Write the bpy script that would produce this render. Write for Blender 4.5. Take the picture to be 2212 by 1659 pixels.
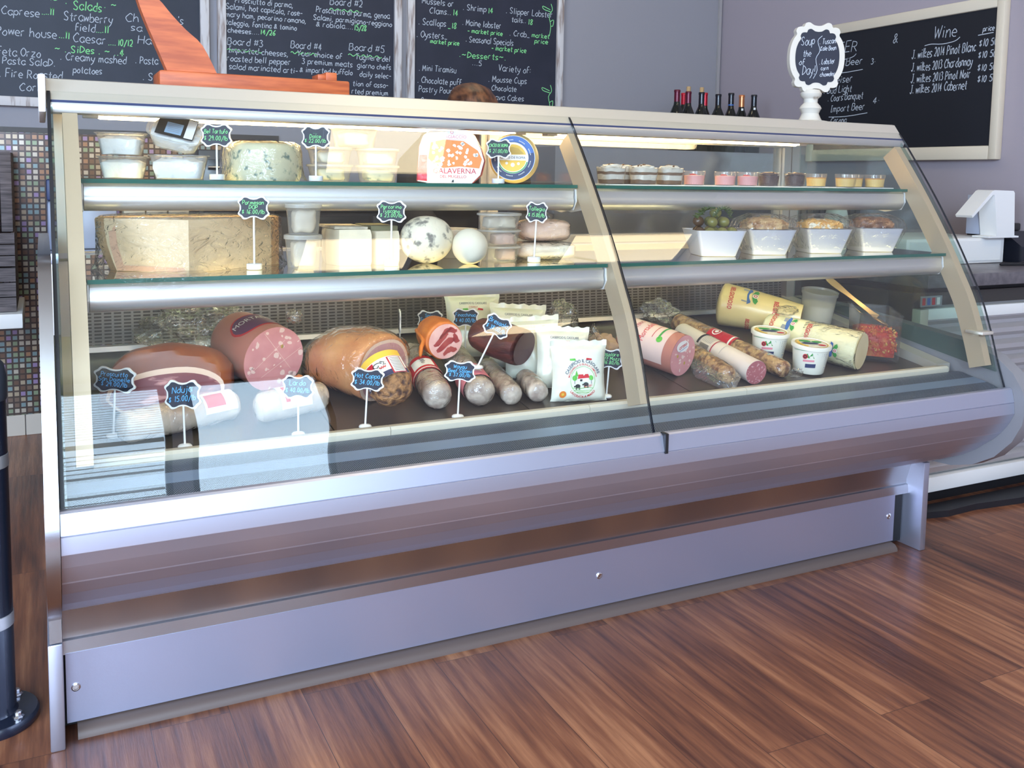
import bpy, bmesh, math, random
from mathutils import Vector, Matrix, noise

# ------------------------------------------------------------------ scene, camera, light
for o in list(bpy.data.objects): bpy.data.objects.remove(o)
S = bpy.context.scene
COL = S.collection
random.seed(7)
S.view_settings.view_transform = 'Standard'
S.view_settings.look = 'None'
S.view_settings.gamma = 1.0
S.view_settings.use_curve_mapping = False
S.view_settings.exposure = 0.38
try:
    S.cycles.max_bounces = 14; S.cycles.transparent_max_bounces = 28
    S.cycles.diffuse_bounces = 4; S.cycles.glossy_bounces = 5; S.cycles.transmission_bounces = 6
    S.cycles.caustics_reflective = False; S.cycles.caustics_refractive = False
    S.cycles.sample_clamp_indirect = 6.0
except Exception: pass

cam = bpy.data.cameras.new('camera'); co = bpy.data.objects.new('camera', cam); COL.objects.link(co)
cam.sensor_fit = 'HORIZONTAL'; cam.sensor_width = 36.0; cam.lens = 2023.486 / 2212 * 36.0
cam.shift_y = -(829.5 - 571.78) / 2212; cam.clip_start = 0.02; cam.clip_end = 60
RT = Vector((0.89459743, -0.44657564, 0.01629849)); DN = Vector((-0.0269931, -0.09040739, -0.99553899)); FW = Vector((0.44605697, 0.89016667, -0.09293268))
mw = Matrix(((RT.x, -DN.x, -FW.x, -0.01085), (RT.y, -DN.y, -FW.y, -1.88738), (RT.z, -DN.z, -FW.z, 1.10226), (0, 0, 0, 1)))
co.matrix_world = mw
S.camera = co

W = bpy.data.worlds.new('world'); S.world = W; W.use_nodes = True
W.node_tree.nodes['Background'].inputs[0].default_value = (0.62, 0.78, 1.0, 1)
W.node_tree.nodes['Background'].inputs[1].default_value = 1.0

X0, X1, Y0, Y1, ZC = -2.6, 3.462, -4.5, 2.438, 3.3
# storefront windows in the wall behind the camera: (x0, x1, z0, z1, watts, has blind)
# and, of each pane, the height where the bright sky ends and trees and cars across the street begin
WINS = [(-2.3, -0.16, 0.75, 3.14, 220, False), (-0.02, 0.68, 1.1, 3.14, 17, True), (0.80, 1.74, 0.15, 3.14, 23, False)]
HZ = 2.12
for i, (a, b, c, d, w, bl) in enumerate(WINS):
    for lo_, hi_, k, colr in ((HZ, d, 1.0, (0.58, 0.77, 1.0)), (c, HZ, 0.30 if i == 0 else 0.15, (0.62, 0.74, 1.0))):
        L = bpy.data.lights.new('daylight_and_fill', 'AREA'); L.shape = 'RECTANGLE'; L.size = b - a; L.size_y = hi_ - lo_
        L.energy = w * k * (hi_ - lo_) / (d - HZ); L.color = colr
        lo = bpy.data.objects.new('daylight_and_fill', L); COL.objects.link(lo)
        lo.location = ((a + b) / 2, Y0 - 0.16, (lo_ + hi_) / 2); lo.rotation_euler = (math.radians(90), 0, 0)

L = bpy.data.lights.new('daylight_and_fill', 'AREA'); L.shape = 'RECTANGLE'; L.size = 2.5; L.size_y = 2.4; L.energy = 260; L.color = (0.58, 0.72, 1.0)  # made-up side light, added to give the case front bluish light from the left
lo = bpy.data.objects.new('daylight_and_fill', L); COL.objects.link(lo); lo.location = (X0 - .16, -2.55, 1.6); lo.rotation_euler = (math.radians(90), 0, math.radians(-90))

# ------------------------------------------------------------------ materials
def newmat(name):
    m = bpy.data.materials.new(name); m.use_nodes = True
    nt = m.node_tree
    return m, nt, nt.nodes['Principled BSDF']
def N(nt, t, **kw):
    n = nt.nodes.new(t)
    for k, v in kw.items(): setattr(n, k, v)
    return n
def sock(nt, a, b): nt.links.new(a, b)
def c4(c): return (c[0], c[1], c[2], 1.0)
def mat(name, col, rough=0.5, metal=0.0, col2=None, scale=20.0, bump=0.0, stretch=(1, 1, 1), sss=0.0, coat=0.0, emit=None, es=1.0, spec=None, lo=0.35, hi=0.65, detail=4.0, bscale=None):
    m, nt, b = newmat(name)
    b.inputs['Base Color'].default_value = c4(col); b.inputs['Roughness'].default_value = rough; b.inputs['Metallic'].default_value = metal
    if spec is not None: b.inputs['Specular IOR Level'].default_value = spec
    if sss: b.inputs['Subsurface Weight'].default_value = sss; b.inputs['Subsurface Radius'].default_value = (.02, .01, .006)
    if coat: b.inputs['Coat Weight'].default_value = coat; b.inputs['Coat Roughness'].default_value = 0.12
    if emit: b.inputs['Emission Color'].default_value = c4(emit); b.inputs['Emission Strength'].default_value = es
    if col2 or bump:
        tc = N(nt, 'ShaderNodeTexCoord'); mp = N(nt, 'ShaderNodeMapping'); mp.inputs['Scale'].default_value = stretch
        sock(nt, tc.outputs['Object'], mp.inputs['Vector'])
        nz = N(nt, 'ShaderNodeTexNoise'); nz.inputs['Scale'].default_value = scale; nz.inputs['Detail'].default_value = detail
        sock(nt, mp.outputs['Vector'], nz.inputs['Vector'])
        if col2:
            r = N(nt, 'ShaderNodeValToRGB'); r.color_ramp.elements[0].position = lo; r.color_ramp.elements[1].position = hi
            r.color_ramp.elements[0].color = c4(col2); r.color_ramp.elements[1].color = c4(col)
            sock(nt, nz.outputs['Fac'], r.inputs['Fac']); sock(nt, r.outputs['Color'], b.inputs['Base Color'])
        if bump:
            src = nz
            if bscale:
                src = N(nt, 'ShaderNodeTexNoise'); src.inputs['Scale'].default_value = bscale; src.inputs['Detail'].default_value = detail
                sock(nt, mp.outputs['Vector'], src.inputs['Vector'])
            bp = N(nt, 'ShaderNodeBump'); bp.inputs['Strength'].default_value = bump; bp.inputs['Distance'].default_value = 0.01
            sock(nt, src.outputs['Fac'], bp.inputs['Height']); sock(nt, bp.outputs['Normal'], b.inputs['Normal'])
    return m
def clear(name, tint=(1, 1, 1), refl=1.0, rough=0.0, milk=0.0, milkcol=(.9, .9, .9), bump=0.0, bscale=30.0, ior=1.45, stretch=(1, 1, 1)):
    """thin clear sheet: see-through, fresnel reflection, optional milky share"""
    m, nt, b = newmat(name); nt.nodes.remove(b); out = nt.nodes['Material Output']
    tr = N(nt, 'ShaderNodeBsdfTransparent'); tr.inputs[0].default_value = c4(tint)
    gl = N(nt, 'ShaderNodeBsdfGlossy'); gl.inputs['Roughness'].default_value = rough
    base = tr
    if milk:
        df = N(nt, 'ShaderNodeBsdfDiffuse'); df.inputs[0].default_value = c4(milkcol)
        tl = N(nt, 'ShaderNodeBsdfTranslucent'); tl.inputs[0].default_value = c4(milkcol)
        ad = N(nt, 'ShaderNodeMixShader'); ad.inputs[0].default_value = 0.45
        sock(nt, df.outputs[0], ad.inputs[1]); sock(nt, tl.outputs[0], ad.inputs[2])
        mx0 = N(nt, 'ShaderNodeMixShader'); mx0.inputs[0].default_value = milk
        sock(nt, tr.outputs[0], mx0.inputs[1]); sock(nt, ad.outputs[0], mx0.inputs[2]); base = mx0
    # Schlick reflectance from |N.I|, the same from both faces of a thin sheet
    gm = N(nt, 'ShaderNodeNewGeometry'); dp = N(nt, 'ShaderNodeVectorMath', operation='DOT_PRODUCT')
    sock(nt, gm.outputs['Normal'], dp.inputs[0]); sock(nt, gm.outputs['Incoming'], dp.inputs[1])
    ab = N(nt, 'ShaderNodeMath', operation='ABSOLUTE'); sock(nt, dp.outputs['Value'], ab.inputs[0])
    om = N(nt, 'ShaderNodeMath', operation='SUBTRACT', use_clamp=True); om.inputs[0].default_value = 1.0; sock(nt, ab.outputs[0], om.inputs[1])
    pw = N(nt, 'ShaderNodeMath', operation='POWER'); pw.inputs[1].default_value = 5.0; sock(nt, om.outputs[0], pw.inputs[0])
    f0 = ((ior - 1) / (ior + 1)) ** 2
    ma = N(nt, 'ShaderNodeMath', operation='MULTIPLY_ADD'); ma.inputs[1].default_value = 1 - f0; ma.inputs[2].default_value = f0; sock(nt, pw.outputs[0], ma.inputs[0])
    mu = N(nt, 'ShaderNodeMath', operation='MULTIPLY', use_clamp=True); mu.inputs[1].default_value = refl
    sock(nt, ma.outputs[0], mu.inputs[0])
    mx = N(nt, 'ShaderNodeMixShader'); sock(nt, mu.outputs[0], mx.inputs[0])
    sock(nt, base.outputs[0], mx.inputs[1]); sock(nt, gl.outputs[0], mx.inputs[2]); sock(nt, mx.outputs[0], out.inputs['Surface'])
    if bump:
        tc = N(nt, 'ShaderNodeTexCoord'); mp = N(nt, 'ShaderNodeMapping'); mp.inputs['Scale'].default_value = stretch
        nz = N(nt, 'ShaderNodeTexNoise'); nz.inputs['Scale'].default_value = bscale; nz.inputs['Detail'].default_value = 3; nz.inputs['Distortion'].default_value = 1.2
        bp = N(nt, 'ShaderNodeBump'); bp.inputs['Strength'].default_value = bump; bp.inputs['Distance'].default_value = 0.02
        sock(nt, tc.outputs['Object'], mp.inputs['Vector']); sock(nt, mp.outputs['Vector'], nz.inputs['Vector'])
        sock(nt, nz.outputs['Fac'], bp.inputs['Height']); sock(nt, bp.outputs['Normal'], gl.inputs['Normal']); sock(nt, bp.outputs['Normal'], dp.inputs[0])
    return m

def tile_mat():
    m, nt, b = newmat('iridescent_mosaic')
    tc = N(nt, 'ShaderNodeTexCoord'); br = N(nt, 'ShaderNodeTexBrick')
    mp = N(nt, 'ShaderNodeMapping'); mp.inputs['Rotation'].default_value = (math.radians(90), 0, 0)
    sock(nt, tc.outputs['Object'], mp.inputs['Vector']); sock(nt, mp.outputs['Vector'], br.inputs['Vector'])
    br.offset = 0.0; br.squash = 1.0
    br.inputs['Scale'].default_value = 1.0; br.inputs['Mortar Size'].default_value = 0.0036; br.inputs['Mortar Smooth'].default_value = 0.1
    br.inputs['Brick Width'].default_value = 0.0235; br.inputs['Row Height'].default_value = 0.0235
    br.inputs['Color1'].default_value = (0, 0, 0, 1); br.inputs['Color2'].default_value = (1, 1, 1, 1); br.inputs['Mortar'].default_value = (0.5, .5, .5, 1)
    rp = N(nt, 'ShaderNodeValToRGB'); e = rp.color_ramp.elements
    cols = [(.12, .06, .035), (.20, .13, .08), (.34, .26, .17), (.15, .09, .06), (.20, .24, .14), (.42, .36, .28), (.26, .17, .30), (.28, .14, .07), (.17, .24, .24)]
    e[0].position = 0; e[0].color = c4(cols[0]); e[1].position = 1; e[1].color = c4(cols[1])
    for i, c in enumerate(cols[2:]):
        q = e.new((i + 1) / 8.2); q.color = c4(c)
    rp.color_ramp.interpolation = 'CONSTANT'
    sock(nt, br.outputs['Color'], rp.inputs['Fac'])
    mx = N(nt, 'ShaderNodeMixRGB'); mx.inputs[2].default_value = (.040, .020, .014, 1)
    sock(nt, br.outputs['Fac'], mx.inputs[0]); sock(nt, rp.outputs['Color'], mx.inputs[1]); sock(nt, mx.outputs[0], b.inputs['Base Color'])
    b.inputs['Roughness'].default_value = 0.2; b.inputs['Metallic'].default_value = 0.25
    return m

def floor_mat():
    m, nt, b = newmat('reddish_wood_planks')
    tc = N(nt, 'ShaderNodeTexCoord'); mp = N(nt, 'ShaderNodeMapping'); mp.inputs['Rotation'].default_value = (0, 0, math.radians(90))
    sock(nt, tc.outputs['Object'], mp.inputs['Vector'])
    br = N(nt, 'ShaderNodeTexBrick'); br.offset = 0.37; br.inputs['Scale'].default_value = 1
    br.inputs['Brick Width'].default_value = 0.92; br.inputs['Row Height'].default_value = 0.152; br.inputs['Mortar Size'].default_value = 0.0007
    br.inputs['Color1'].default_value = (0, 0, 0, 1); br.inputs['Color2'].default_value = (1, 1, 1, 1); br.inputs['Mortar'].default_value = (.3, .3, .3, 1)
    sock(nt, mp.outputs['Vector'], br.inputs['Vector'])
    m2 = N(nt, 'ShaderNodeMapping'); m2.inputs['Scale'].default_value = (48, 2.6, 1)
    sock(nt, tc.outputs['Object'], m2.inputs['Vector'])
    ad = N(nt, 'ShaderNodeVectorMath', operation='ADD'); sc = N(nt, 'ShaderNodeVectorMath', operation='SCALE'); sc.inputs['Scale'].default_value = 13.0
    sock(nt, br.outputs['Color'], sc.inputs[0]); sock(nt, sc.outputs[0], ad.inputs[0]); sock(nt, m2.outputs['Vector'], ad.inputs[1])
    n1 = N(nt, 'ShaderNodeTexNoise'); n1.inputs['Scale'].default_value = 1.0; n1.inputs['Detail'].default_value = 6; n1.inputs['Roughness'].default_value = .62
    sock(nt, ad.outputs[0], n1.inputs['Vector'])
    m3 = N(nt, 'ShaderNodeMapping'); m3.inputs['Scale'].default_value = (7, 1.3, 1); sock(nt, tc.outputs['Object'], m3.inputs['Vector'])
    n2 = N(nt, 'ShaderNodeTexNoise'); n2.inputs['Scale'].default_value = 1.0; n2.inputs['Detail'].default_value = 3; sock(nt, m3.outputs['Vector'], n2.inputs['Vector'])
    a1 = N(nt, 'ShaderNodeMath', operation='MULTIPLY'); a1.inputs[1].default_value = 0.14; sock(nt, br.outputs['Color'], a1.inputs[0])
    a2 = N(nt, 'ShaderNodeMath', operation='MULTIPLY_ADD'); a2.inputs[1].default_value = 0.76; sock(nt, n1.outputs['Fac'], a2.inputs[0]); sock(nt, a1.outputs[0], a2.inputs[2])
    a3 = N(nt, 'ShaderNodeMath', operation='MULTIPLY_ADD'); a3.inputs[1].default_value = 0.42; sock(nt, n2.outputs['Fac'], a3.inputs[0]); sock(nt, a2.outputs[0], a3.inputs[2])
    rp = N(nt, 'ShaderNodeValToRGB'); e = rp.color_ramp.elements
    e[0].position = .36; e[0].color = (.030, .012, .009, 1); e[1].position = .90; e[1].color = (.52, .23, .11, 1)
    q = e.new(.52); q.color = (.115, .042, .026, 1); q = e.new(.68); q.color = (.25, .092, .045, 1)
    sock(nt, a3.outputs[0], rp.inputs['Fac'])
    mx = N(nt, 'ShaderNodeMixRGB'); mx.inputs[2].default_value = (.06, .028, .02, 1)
    sock(nt, br.outputs['Fac'], mx.inputs[0]); sock(nt, rp.outputs['Color'], mx.inputs[1]); sock(nt, mx.outputs[0], b.inputs['Base Color'])
    b.inputs['Roughness'].default_value = 0.36
    bp = N(nt, 'ShaderNodeBump'); bp.inputs['Strength'].default_value = 0.18; bp.inputs['Distance'].default_value = 0.01
    sock(nt, n1.outputs['Fac'], bp.inputs['Height']); sock(nt, bp.outputs['Normal'], b.inputs['Normal'])
    return m

def dots_mat(name, base, hole, step=0.0085, r=0.34, metal=.9, rough=.35):
    """sheet with hexagonally staggered round holes, in object x (across) and z/y (up)"""
    m, nt, b = newmat(name)
    uv = N(nt, 'ShaderNodeUVMap'); sp = N(nt, 'ShaderNodeSeparateXYZ'); sock(nt, uv.outputs[0], sp.inputs[0])
    def cell(off):
        outs = []
        for ax, st in ((0, step), (1, step * 1.0)):
            a = N(nt, 'ShaderNodeMath', operation='MULTIPLY_ADD'); a.inputs[1].default_value = 1 / st; a.inputs[2].default_value = off
            sock(nt, sp.outputs[ax], a.inputs[0])
            f = N(nt, 'ShaderNodeMath', operation='FRACT'); sock(nt, a.outputs[0], f.inputs[0])
            s = N(nt, 'ShaderNodeMath', operation='SUBTRACT'); s.inputs[1].default_value = .5; sock(nt, f.outputs[0], s.inputs[0])
            p = N(nt, 'ShaderNodeMath', operation='POWER'); p.inputs[1].default_value = 2; sock(nt, s.outputs[0], p.inputs[0])
            ab = N(nt, 'ShaderNodeMath', operation='ABSOLUTE'); sock(nt, s.outputs[0], ab.inputs[0]); m2 = N(nt, 'ShaderNodeMath', operation='MULTIPLY'); sock(nt, ab.outputs[0], m2.inputs[0]); sock(nt, ab.outputs[0], m2.inputs[1])
            outs.append(m2)
        a = N(nt, 'ShaderNodeMath', operation='ADD'); sock(nt, outs[0].outputs[0], a.inputs[0]); sock(nt, outs[1].outputs[0], a.inputs[1])
        l = N(nt, 'ShaderNodeMath', operation='LESS_THAN'); l.inputs[1].default_value = r * r; sock(nt, a.outputs[0], l.inputs[0])
        return l
    c1, c2 = cell(0), cell(.5)
    mxx = N(nt, 'ShaderNodeMath', operation='MAXIMUM'); sock(nt, c1.outputs[0], mxx.inputs[0]); sock(nt, c2.outputs[0], mxx.inputs[1])
    # two perforated bands with a plain band between: v runs 0..1 of the sheet's width in metres
    mx = N(nt, 'ShaderNodeMixRGB'); mx.inputs[1].default_value = c4(base); mx.inputs[2].default_value = c4(hole)
    sock(nt, mxx.outputs[0], mx.inputs[0]); sock(nt, mx.outputs[0], b.inputs['Base Color'])
    inv = N(nt, 'ShaderNodeMath', operation='MULTIPLY_ADD'); inv.inputs[1].default_value = -metal; inv.inputs[2].default_value = metal
    sock(nt, mxx.outputs[0], inv.inputs[0]); sock(nt, inv.outputs[0], b.inputs['Metallic'])
    b.inputs['Roughness'].default_value = rough; b.inputs['Specular IOR Level'].default_value = .2
    return m

def slots_mat():
    m, nt, b = newmat('slotted_stainless')
    uv = N(nt, 'ShaderNodeUVMap'); sp = N(nt, 'ShaderNodeSeparateXYZ'); sock(nt, uv.outputs[0], sp.inputs[0])
    def band(ax, step, half):
        a = N(nt, 'ShaderNodeMath', operation='MULTIPLY'); a.inputs[1].default_value = 1 / step; sock(nt, sp.outputs[ax], a.inputs[0])
        f = N(nt, 'ShaderNodeMath', operation='FRACT'); sock(nt, a.outputs[0], f.inputs[0])
        s = N(nt, 'ShaderNodeMath', operation='SUBTRACT'); s.inputs[1].default_value = .5; sock(nt, f.outputs[0], s.inputs[0])
        ab = N(nt, 'ShaderNodeMath', operation='ABSOLUTE'); sock(nt, s.outputs[0], ab.inputs[0])
        l = N(nt, 'ShaderNodeMath', operation='LESS_THAN'); l.inputs[1].default_value = half; sock(nt, ab.outputs[0], l.inputs[0]); return l
    a, c = band(0, .0225, .37), band(1, .0085, .27)
    mu = N(nt, 'ShaderNodeMath', operation='MULTIPLY'); sock(nt, a.outputs[0], mu.inputs[0]); sock(nt, c.outputs[0], mu.inputs[1])
    mx = N(nt, 'ShaderNodeMixRGB'); mx.inputs[1].default_value = (.25, .24, .225, 1); mx.inputs[2].default_value = (.035, .032, .03, 1)
    sock(nt, mu.outputs[0], mx.inputs[0]); sock(nt, mx.outputs[0], b.inputs['Base Color'])
    inv = N(nt, 'ShaderNodeMath', operation='MULTIPLY_ADD'); inv.inputs[1].default_value = -.85; inv.inputs[2].default_value = .85
    sock(nt, mu.outputs[0], inv.inputs[0]); sock(nt, inv.outputs[0], b.inputs['Metallic']); b.inputs['Roughness'].default_value = .3
    return m

M = {}
M['wall'] = mat('grey_wall_paint', (.30, .285, .305), .7, bump=.03, scale=90)
M['wall_side'] = mat('grey_side_wall_paint', (.36, .31, .34), .7, bump=.03, scale=90)
M['ceil'] = mat('warm_ceiling_paint', (.50, .44, .35), .8)
M['front'] = mat('front_wall_paint', (.50, .49, .56), .8)
M['floor'] = floor_mat(); M['tile'] = tile_mat()
M['basetile'] = mat('cream_base_tile', (.62, .55, .46), .35)
M['steel'] = mat('brushed_stainless', (.57, .59, .70), .37, .86, bump=.012, scale=60, stretch=(.25, 14, 14))
M['steel_d'] = mat('stainless_side', (.50, .50, .52), .24, 1.0, bump=.012, scale=60, stretch=(.25, 14, 14))
M['kick'] = mat('satin_steel_kick', (.55, .58, .76), .38, .85, bump=.02, scale=300, detail=2)
M['alu'] = mat('satin_aluminium', (.66, .64, .62), .40, .8)
M['hood'] = mat('satin_champagne_metal', (.80, .75, .64), .42, .7)
M['arch'] = mat('cream_post_finish', (.54, .42, .28), .5, .25)
M['rail'] = mat('white_front_rail', (.64, .58, .46), .4)
M['chrome'] = mat('polished_metal', (.8, .8, .82), .12, 1.0)
M['black'] = mat('black_rubber', (.012, .012, .014), .5)
M['blackgloss'] = mat('black_gloss', (.012, .013, .02), .2)
M['dark'] = mat('dark_appliance', (.03, .028, .027), .45)
M['darkbrown'] = mat('dark_cabinet', (.055, .045, .04), .5)
M['deckpan'] = mat('dark_deck_tray', (.075, .060, .048), .3, .35, bump=.02, scale=40)
M['glass'] = clear('clear_glass', (.975, .985, .975), 1.15, ior=1.5)
M['glass_end'] = clear('green_tinted_glass', (.72, .82, .78), 1.2, ior=1.5)
M['glass_shelf'] = clear('shelf_glass', (.86, .95, .91), 1.6, ior=1.5)
M['glassedge'] = mat('green_glass_edge', (.012, .10, .075), .12)
M['plastic'] = clear('clear_plastic_cup', (.97, .97, .97), 1.0, .08, milk=.05, milkcol=(.92, .92, .90))
M['milky'] = clear('frosted_deli_plastic', (.97, .97, .96), .9, .18, milk=.20, milkcol=(.88, .86, .80))
M['lid'] = clear('frosted_lid_plastic', (.97, .96, .94), .9, .2, milk=.46, milkcol=(.86, .83, .76))
M['film'] = clear('cling_film', (.985, .985, .985), 1.7, .10, milk=.012, bump=.6, bscale=26, ior=1.5)
M['filmthin'] = clear('thin_crinkled_film', (.99, .99, .985), 1.5, .11, milk=.015, bump=.8, bscale=30, ior=1.45, stretch=(1, 1, 2.2))
M['bagfilm'] = clear('crumpled_bag_film', (.97, .97, .96), 3.2, .10, milk=.10, bump=1.0, bscale=24, ior=1.5)
M['frost'] = clear('frosted_round_container', (.96, .96, .95), .9, .2, milk=.38, milkcol=(.82, .82, .80))
M['whiteplastic'] = mat('white_plastic', (.85, .84, .82), .35)
M['white'] = mat('white_ink', (.86, .86, .84), .6)
M['chalkw'] = mat('white_chalk', (.50, .53, .58), .9)
M['chalkg'] = mat('green_chalk', (.26, .72, .28), .9)
M['chalkb'] = mat('blue_chalk', (.14, .52, .95), .9)
M['slate'] = mat('black_slate', (.010, .013, .026), .55, col2=(.016, .018, .034), scale=8)
M['slate2'] = mat('black_slate_side', (.006, .007, .012), .6)
M['oldwood'] = mat('weathered_whitewash_wood', (.62, .58, .56), .75, col2=(.30, .23, .20), scale=9, stretch=(6, 6, .7), lo=.36, hi=.5, detail=7)
M['creamframe'] = mat('cream_frame_paint', (.66, .57, .44), .6, bump=.1, scale=18)
M['distress'] = mat('distressed_white_paint', (.62, .57, .49), .55, col2=(.36, .28, .21), scale=16, lo=.27, hi=.33, detail=6)
M['wood'] = mat('orange_stained_wood', (.56, .13, .035), .5, col2=(.36, .07, .02), scale=7, stretch=(1.4, 12, 12))
M['crate'] = mat('grey_weathered_crate', (.16, .13, .13), .8, col2=(.06, .05, .05), scale=10, stretch=(1, 1, 12))
M['lamp'] = mat('lit_tube', (1, .9, .7), .5, emit=(1.0, .74, .40), es=14.0)
M['lamp2'] = mat('lit_shelf_tube', (1, .9, .7), .5, emit=(1.0, .70, .34), es=14.0)
M['panel_light'] = mat('lit_ceiling_panel', (1, .9, .7), .5, emit=(1.0, .82, .52), es=7.5)
M['red'] = mat('red_ink', (.60, .02, .03), .5); M['crimson'] = mat('crimson_foil', (.50, .015, .03), .3, bump=.5, scale=40)
M['green'] = mat('green_ink', (.03, .30, .05), .5); M['navy'] = mat('navy_ink', (.02, .035, .11), .5); M['blue'] = mat('blue_ink', (.04, .13, .42), .5)
M['orange'] = mat('orange_ink', (.75, .22, .03), .5); M['yellow'] = mat('yellow_ink', (.80, .50, .06), .5); M['purple'] = mat('purple_label', (.12, .02, .09), .3)
M['inkblack'] = mat('black_ink', (.015, .015, .015), .5); M['inkgrey'] = mat('grey_ink', (.30, .30, .32), .6); M['sky'] = mat('pale_blue_ink', (.30, .42, .55), .5)
M['ltgreen'] = mat('leaf_green_ink', (.12, .48, .06), .5); M['gold'] = mat('ochre_ink', (.55, .36, .06), .5); M['pinkink'] = mat('pink_ink', (.75, .25, .30), .5)
M['paper'] = mat('white_paper', (.84, .82, .78), .6); M['parch'] = mat('cream_paper_wrap', (.82, .72, .60), .5, bump=.12, scale=30)

# ------------------------------------------------------------------ mesh builder
class MB:
    def __init__(s): s.v = []; s.f = []; s.m = []; s.uv = {}
    def add(s, vs, fs, mi=0, uvs=None):
        o = len(s.v); s.v += [tuple(v) for v in vs]
        for k, f in enumerate(fs):
            if uvs is not None: s.uv[len(s.f)] = [uvs[i] for i in f]
            s.f.append(tuple(i + o for i in f)); s.m.append(mi)
        return s
    def box(s, a, b, mi=0):
        (x0, y0, z0), (x1, y1, z1) = a, b
        return s.add([(x0, y0, z0), (x1, y0, z0), (x1, y1, z0), (x0, y1, z0), (x0, y0, z1), (x1, y0, z1), (x1, y1, z1), (x0, y1, z1)],
                     [(0, 3, 2, 1), (4, 5, 6, 7), (0, 1, 5, 4), (1, 2, 6, 5), (2, 3, 7, 6), (3, 0, 4, 7)], mi)
    def bbox(s, a, b, r=.004, mi=0, seg=2):
        """box with rounded edges"""
        bm = bmesh.new(); bmesh.ops.create_cube(bm, size=1)
        a, b = Vector(a), Vector(b); c = (a + b) / 2; d = b - a
        for v in bm.verts: v.co = Vector((v.co.x * d.x, v.co.y * d.y, v.co.z * d.z)) + c
        bmesh.ops.bevel(bm, geom=bm.edges[:], offset=r, segments=seg, affect='EDGES', profile=.5)
        return s.frombm(bm, mi)
    def frombm(s, bm, mi=0, mtx=None):
        bm.verts.index_update(); vs = [(mtx @ v.co) if mtx else v.co.copy() for v in bm.verts]
        s.add(vs, [tuple(v.index for v in f.verts) for f in bm.faces], mi); bm.free(); return s
    def extr(s, prof, x0, x1, mi=0, caps=True, closed=True, n=1, uv=False):
        """profile of (y,z) swept along x"""
        k = len(prof); vs = []
        for i in range(n + 1):
            x = x0 + (x1 - x0) * i / n; vs += [(x, p[0], p[1]) for p in prof]
        fs = []; last = k if closed else k - 1
        d = [0.0]
        for i in range(k): 
            j = (i + 1) % k; d.append(d[-1] + math.hypot(prof[j][0] - prof[i][0], prof[j][1] - prof[i][1]))
        for i in range(n):
            for j in range(last):
                a = i * k + j; b = i * k + (j + 1) % k
                fs.append((a, a + k, b + k, b))
        uvs = None
        if uv: uvs = [(v[0], d[i % k]) for i, v in enumerate(vs)]
        s.add(vs, fs, mi, uvs)
        if caps and closed:
            s.add([(x0, p[0], p[1]) for p in prof], [tuple(range(k))], mi); s.add([(x1, p[0], p[1]) for p in prof], [tuple(range(k - 1, -1, -1))], mi)
        return s
    def prism(s, poly, o, u, v, t, mi=0, mside=None, back=True):
        """flat outline poly [(a,b)] in frame o,u,v given thickness t along u x v (towards -normal)"""
        o, u, v = Vector(o), Vector(u), Vector(v); n = u.cross(v).normalized(); k = len(poly)
        A = [o + u * p[0] + v * p[1] for p in poly]; B = [q - n * t for q in A]
        s.add(A, [tuple(range(k))], mi)
        if t:
            if back: s.add(B, [tuple(range(k - 1, -1, -1))], mi if mside is None else mside)
            s.add(A + B, [(i, i + k, (i + 1) % k + k, (i + 1) % k) for i in range(k)], mi if mside is None else mside)
        return s
    def lathe(s, prof, c=(0, 0, 0), ax=(0, 0, 1), seg=28, mi=0, sx=1.0, sy=1.0, sq=0.0, up=None):
        """profile of (r,h) revolved round ax at c; sq>0 squares the section off"""
        c, ax = Vector(c), Vector(ax).normalized()
        u = Vector(up) if up else (Vector((1, 0, 0)) if abs(ax.x) < .9 else Vector((0, 1, 0)))
        u = (u - ax * u.dot(ax)).normalized(); w = ax.cross(u)
        vs = []; k = len(prof)
        for r, h in prof:
            for j in range(seg):
                t = 2 * math.pi * j / seg; ct, st = math.cos(t), math.sin(t)
                if sq:
                    e = 2 / (2 + sq * 6); ct = math.copysign(abs(ct) ** e, ct); st = math.copysign(abs(st) ** e, st)
                vs.append(c + ax * h + u * (r * ct * sx) + w * (r * st * sy))
        fs = []
        for i in range(k - 1):
            for j in range(seg):
                a = i * seg + j; b = i * seg + (j + 1) % seg; fs.append((a, b, b + seg, a + seg))
        if prof[0][0] > 1e-6: fs.append(tuple(range(seg - 1, -1, -1)))
        if prof[-1][0] > 1e-6: fs.append(tuple(range((k - 1) * seg, k * seg)))
        return s.add(vs, fs, mi)
    def tube(s, pts, r, seg=8, mi=0):
        pts = [Vector(p) for p in pts]; vs = []; k = len(pts)
        rr = r if isinstance(r, (list, tuple)) else [r] * k; pu = None
        for i, p in enumerate(pts):
            d = (pts[min(i + 1, k - 1)] - pts[max(i - 1, 0)]).normalized()
            u = pu if pu else (Vector((0, 0, 1)) if abs(d.z) < .9 else Vector((1, 0, 0)))
            u = (u - d * u.dot(d)).normalized(); pu = u; w = d.cross(u)
            for j in range(seg):
                t = 2 * math.pi * j / seg; vs.append(p + (u * math.cos(t) + w * math.sin(t)) * rr[i])
        fs = [(i * seg + j, i * seg + (j + 1) % seg, (i + 1) * seg + (j + 1) % seg, (i + 1) * seg + j) for i in range(k - 1) for j in range(seg)]
        fs += [tuple(range(seg - 1, -1, -1)), tuple(range((k - 1) * seg, k * seg))]
        return s.add(vs, fs, mi)
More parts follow.
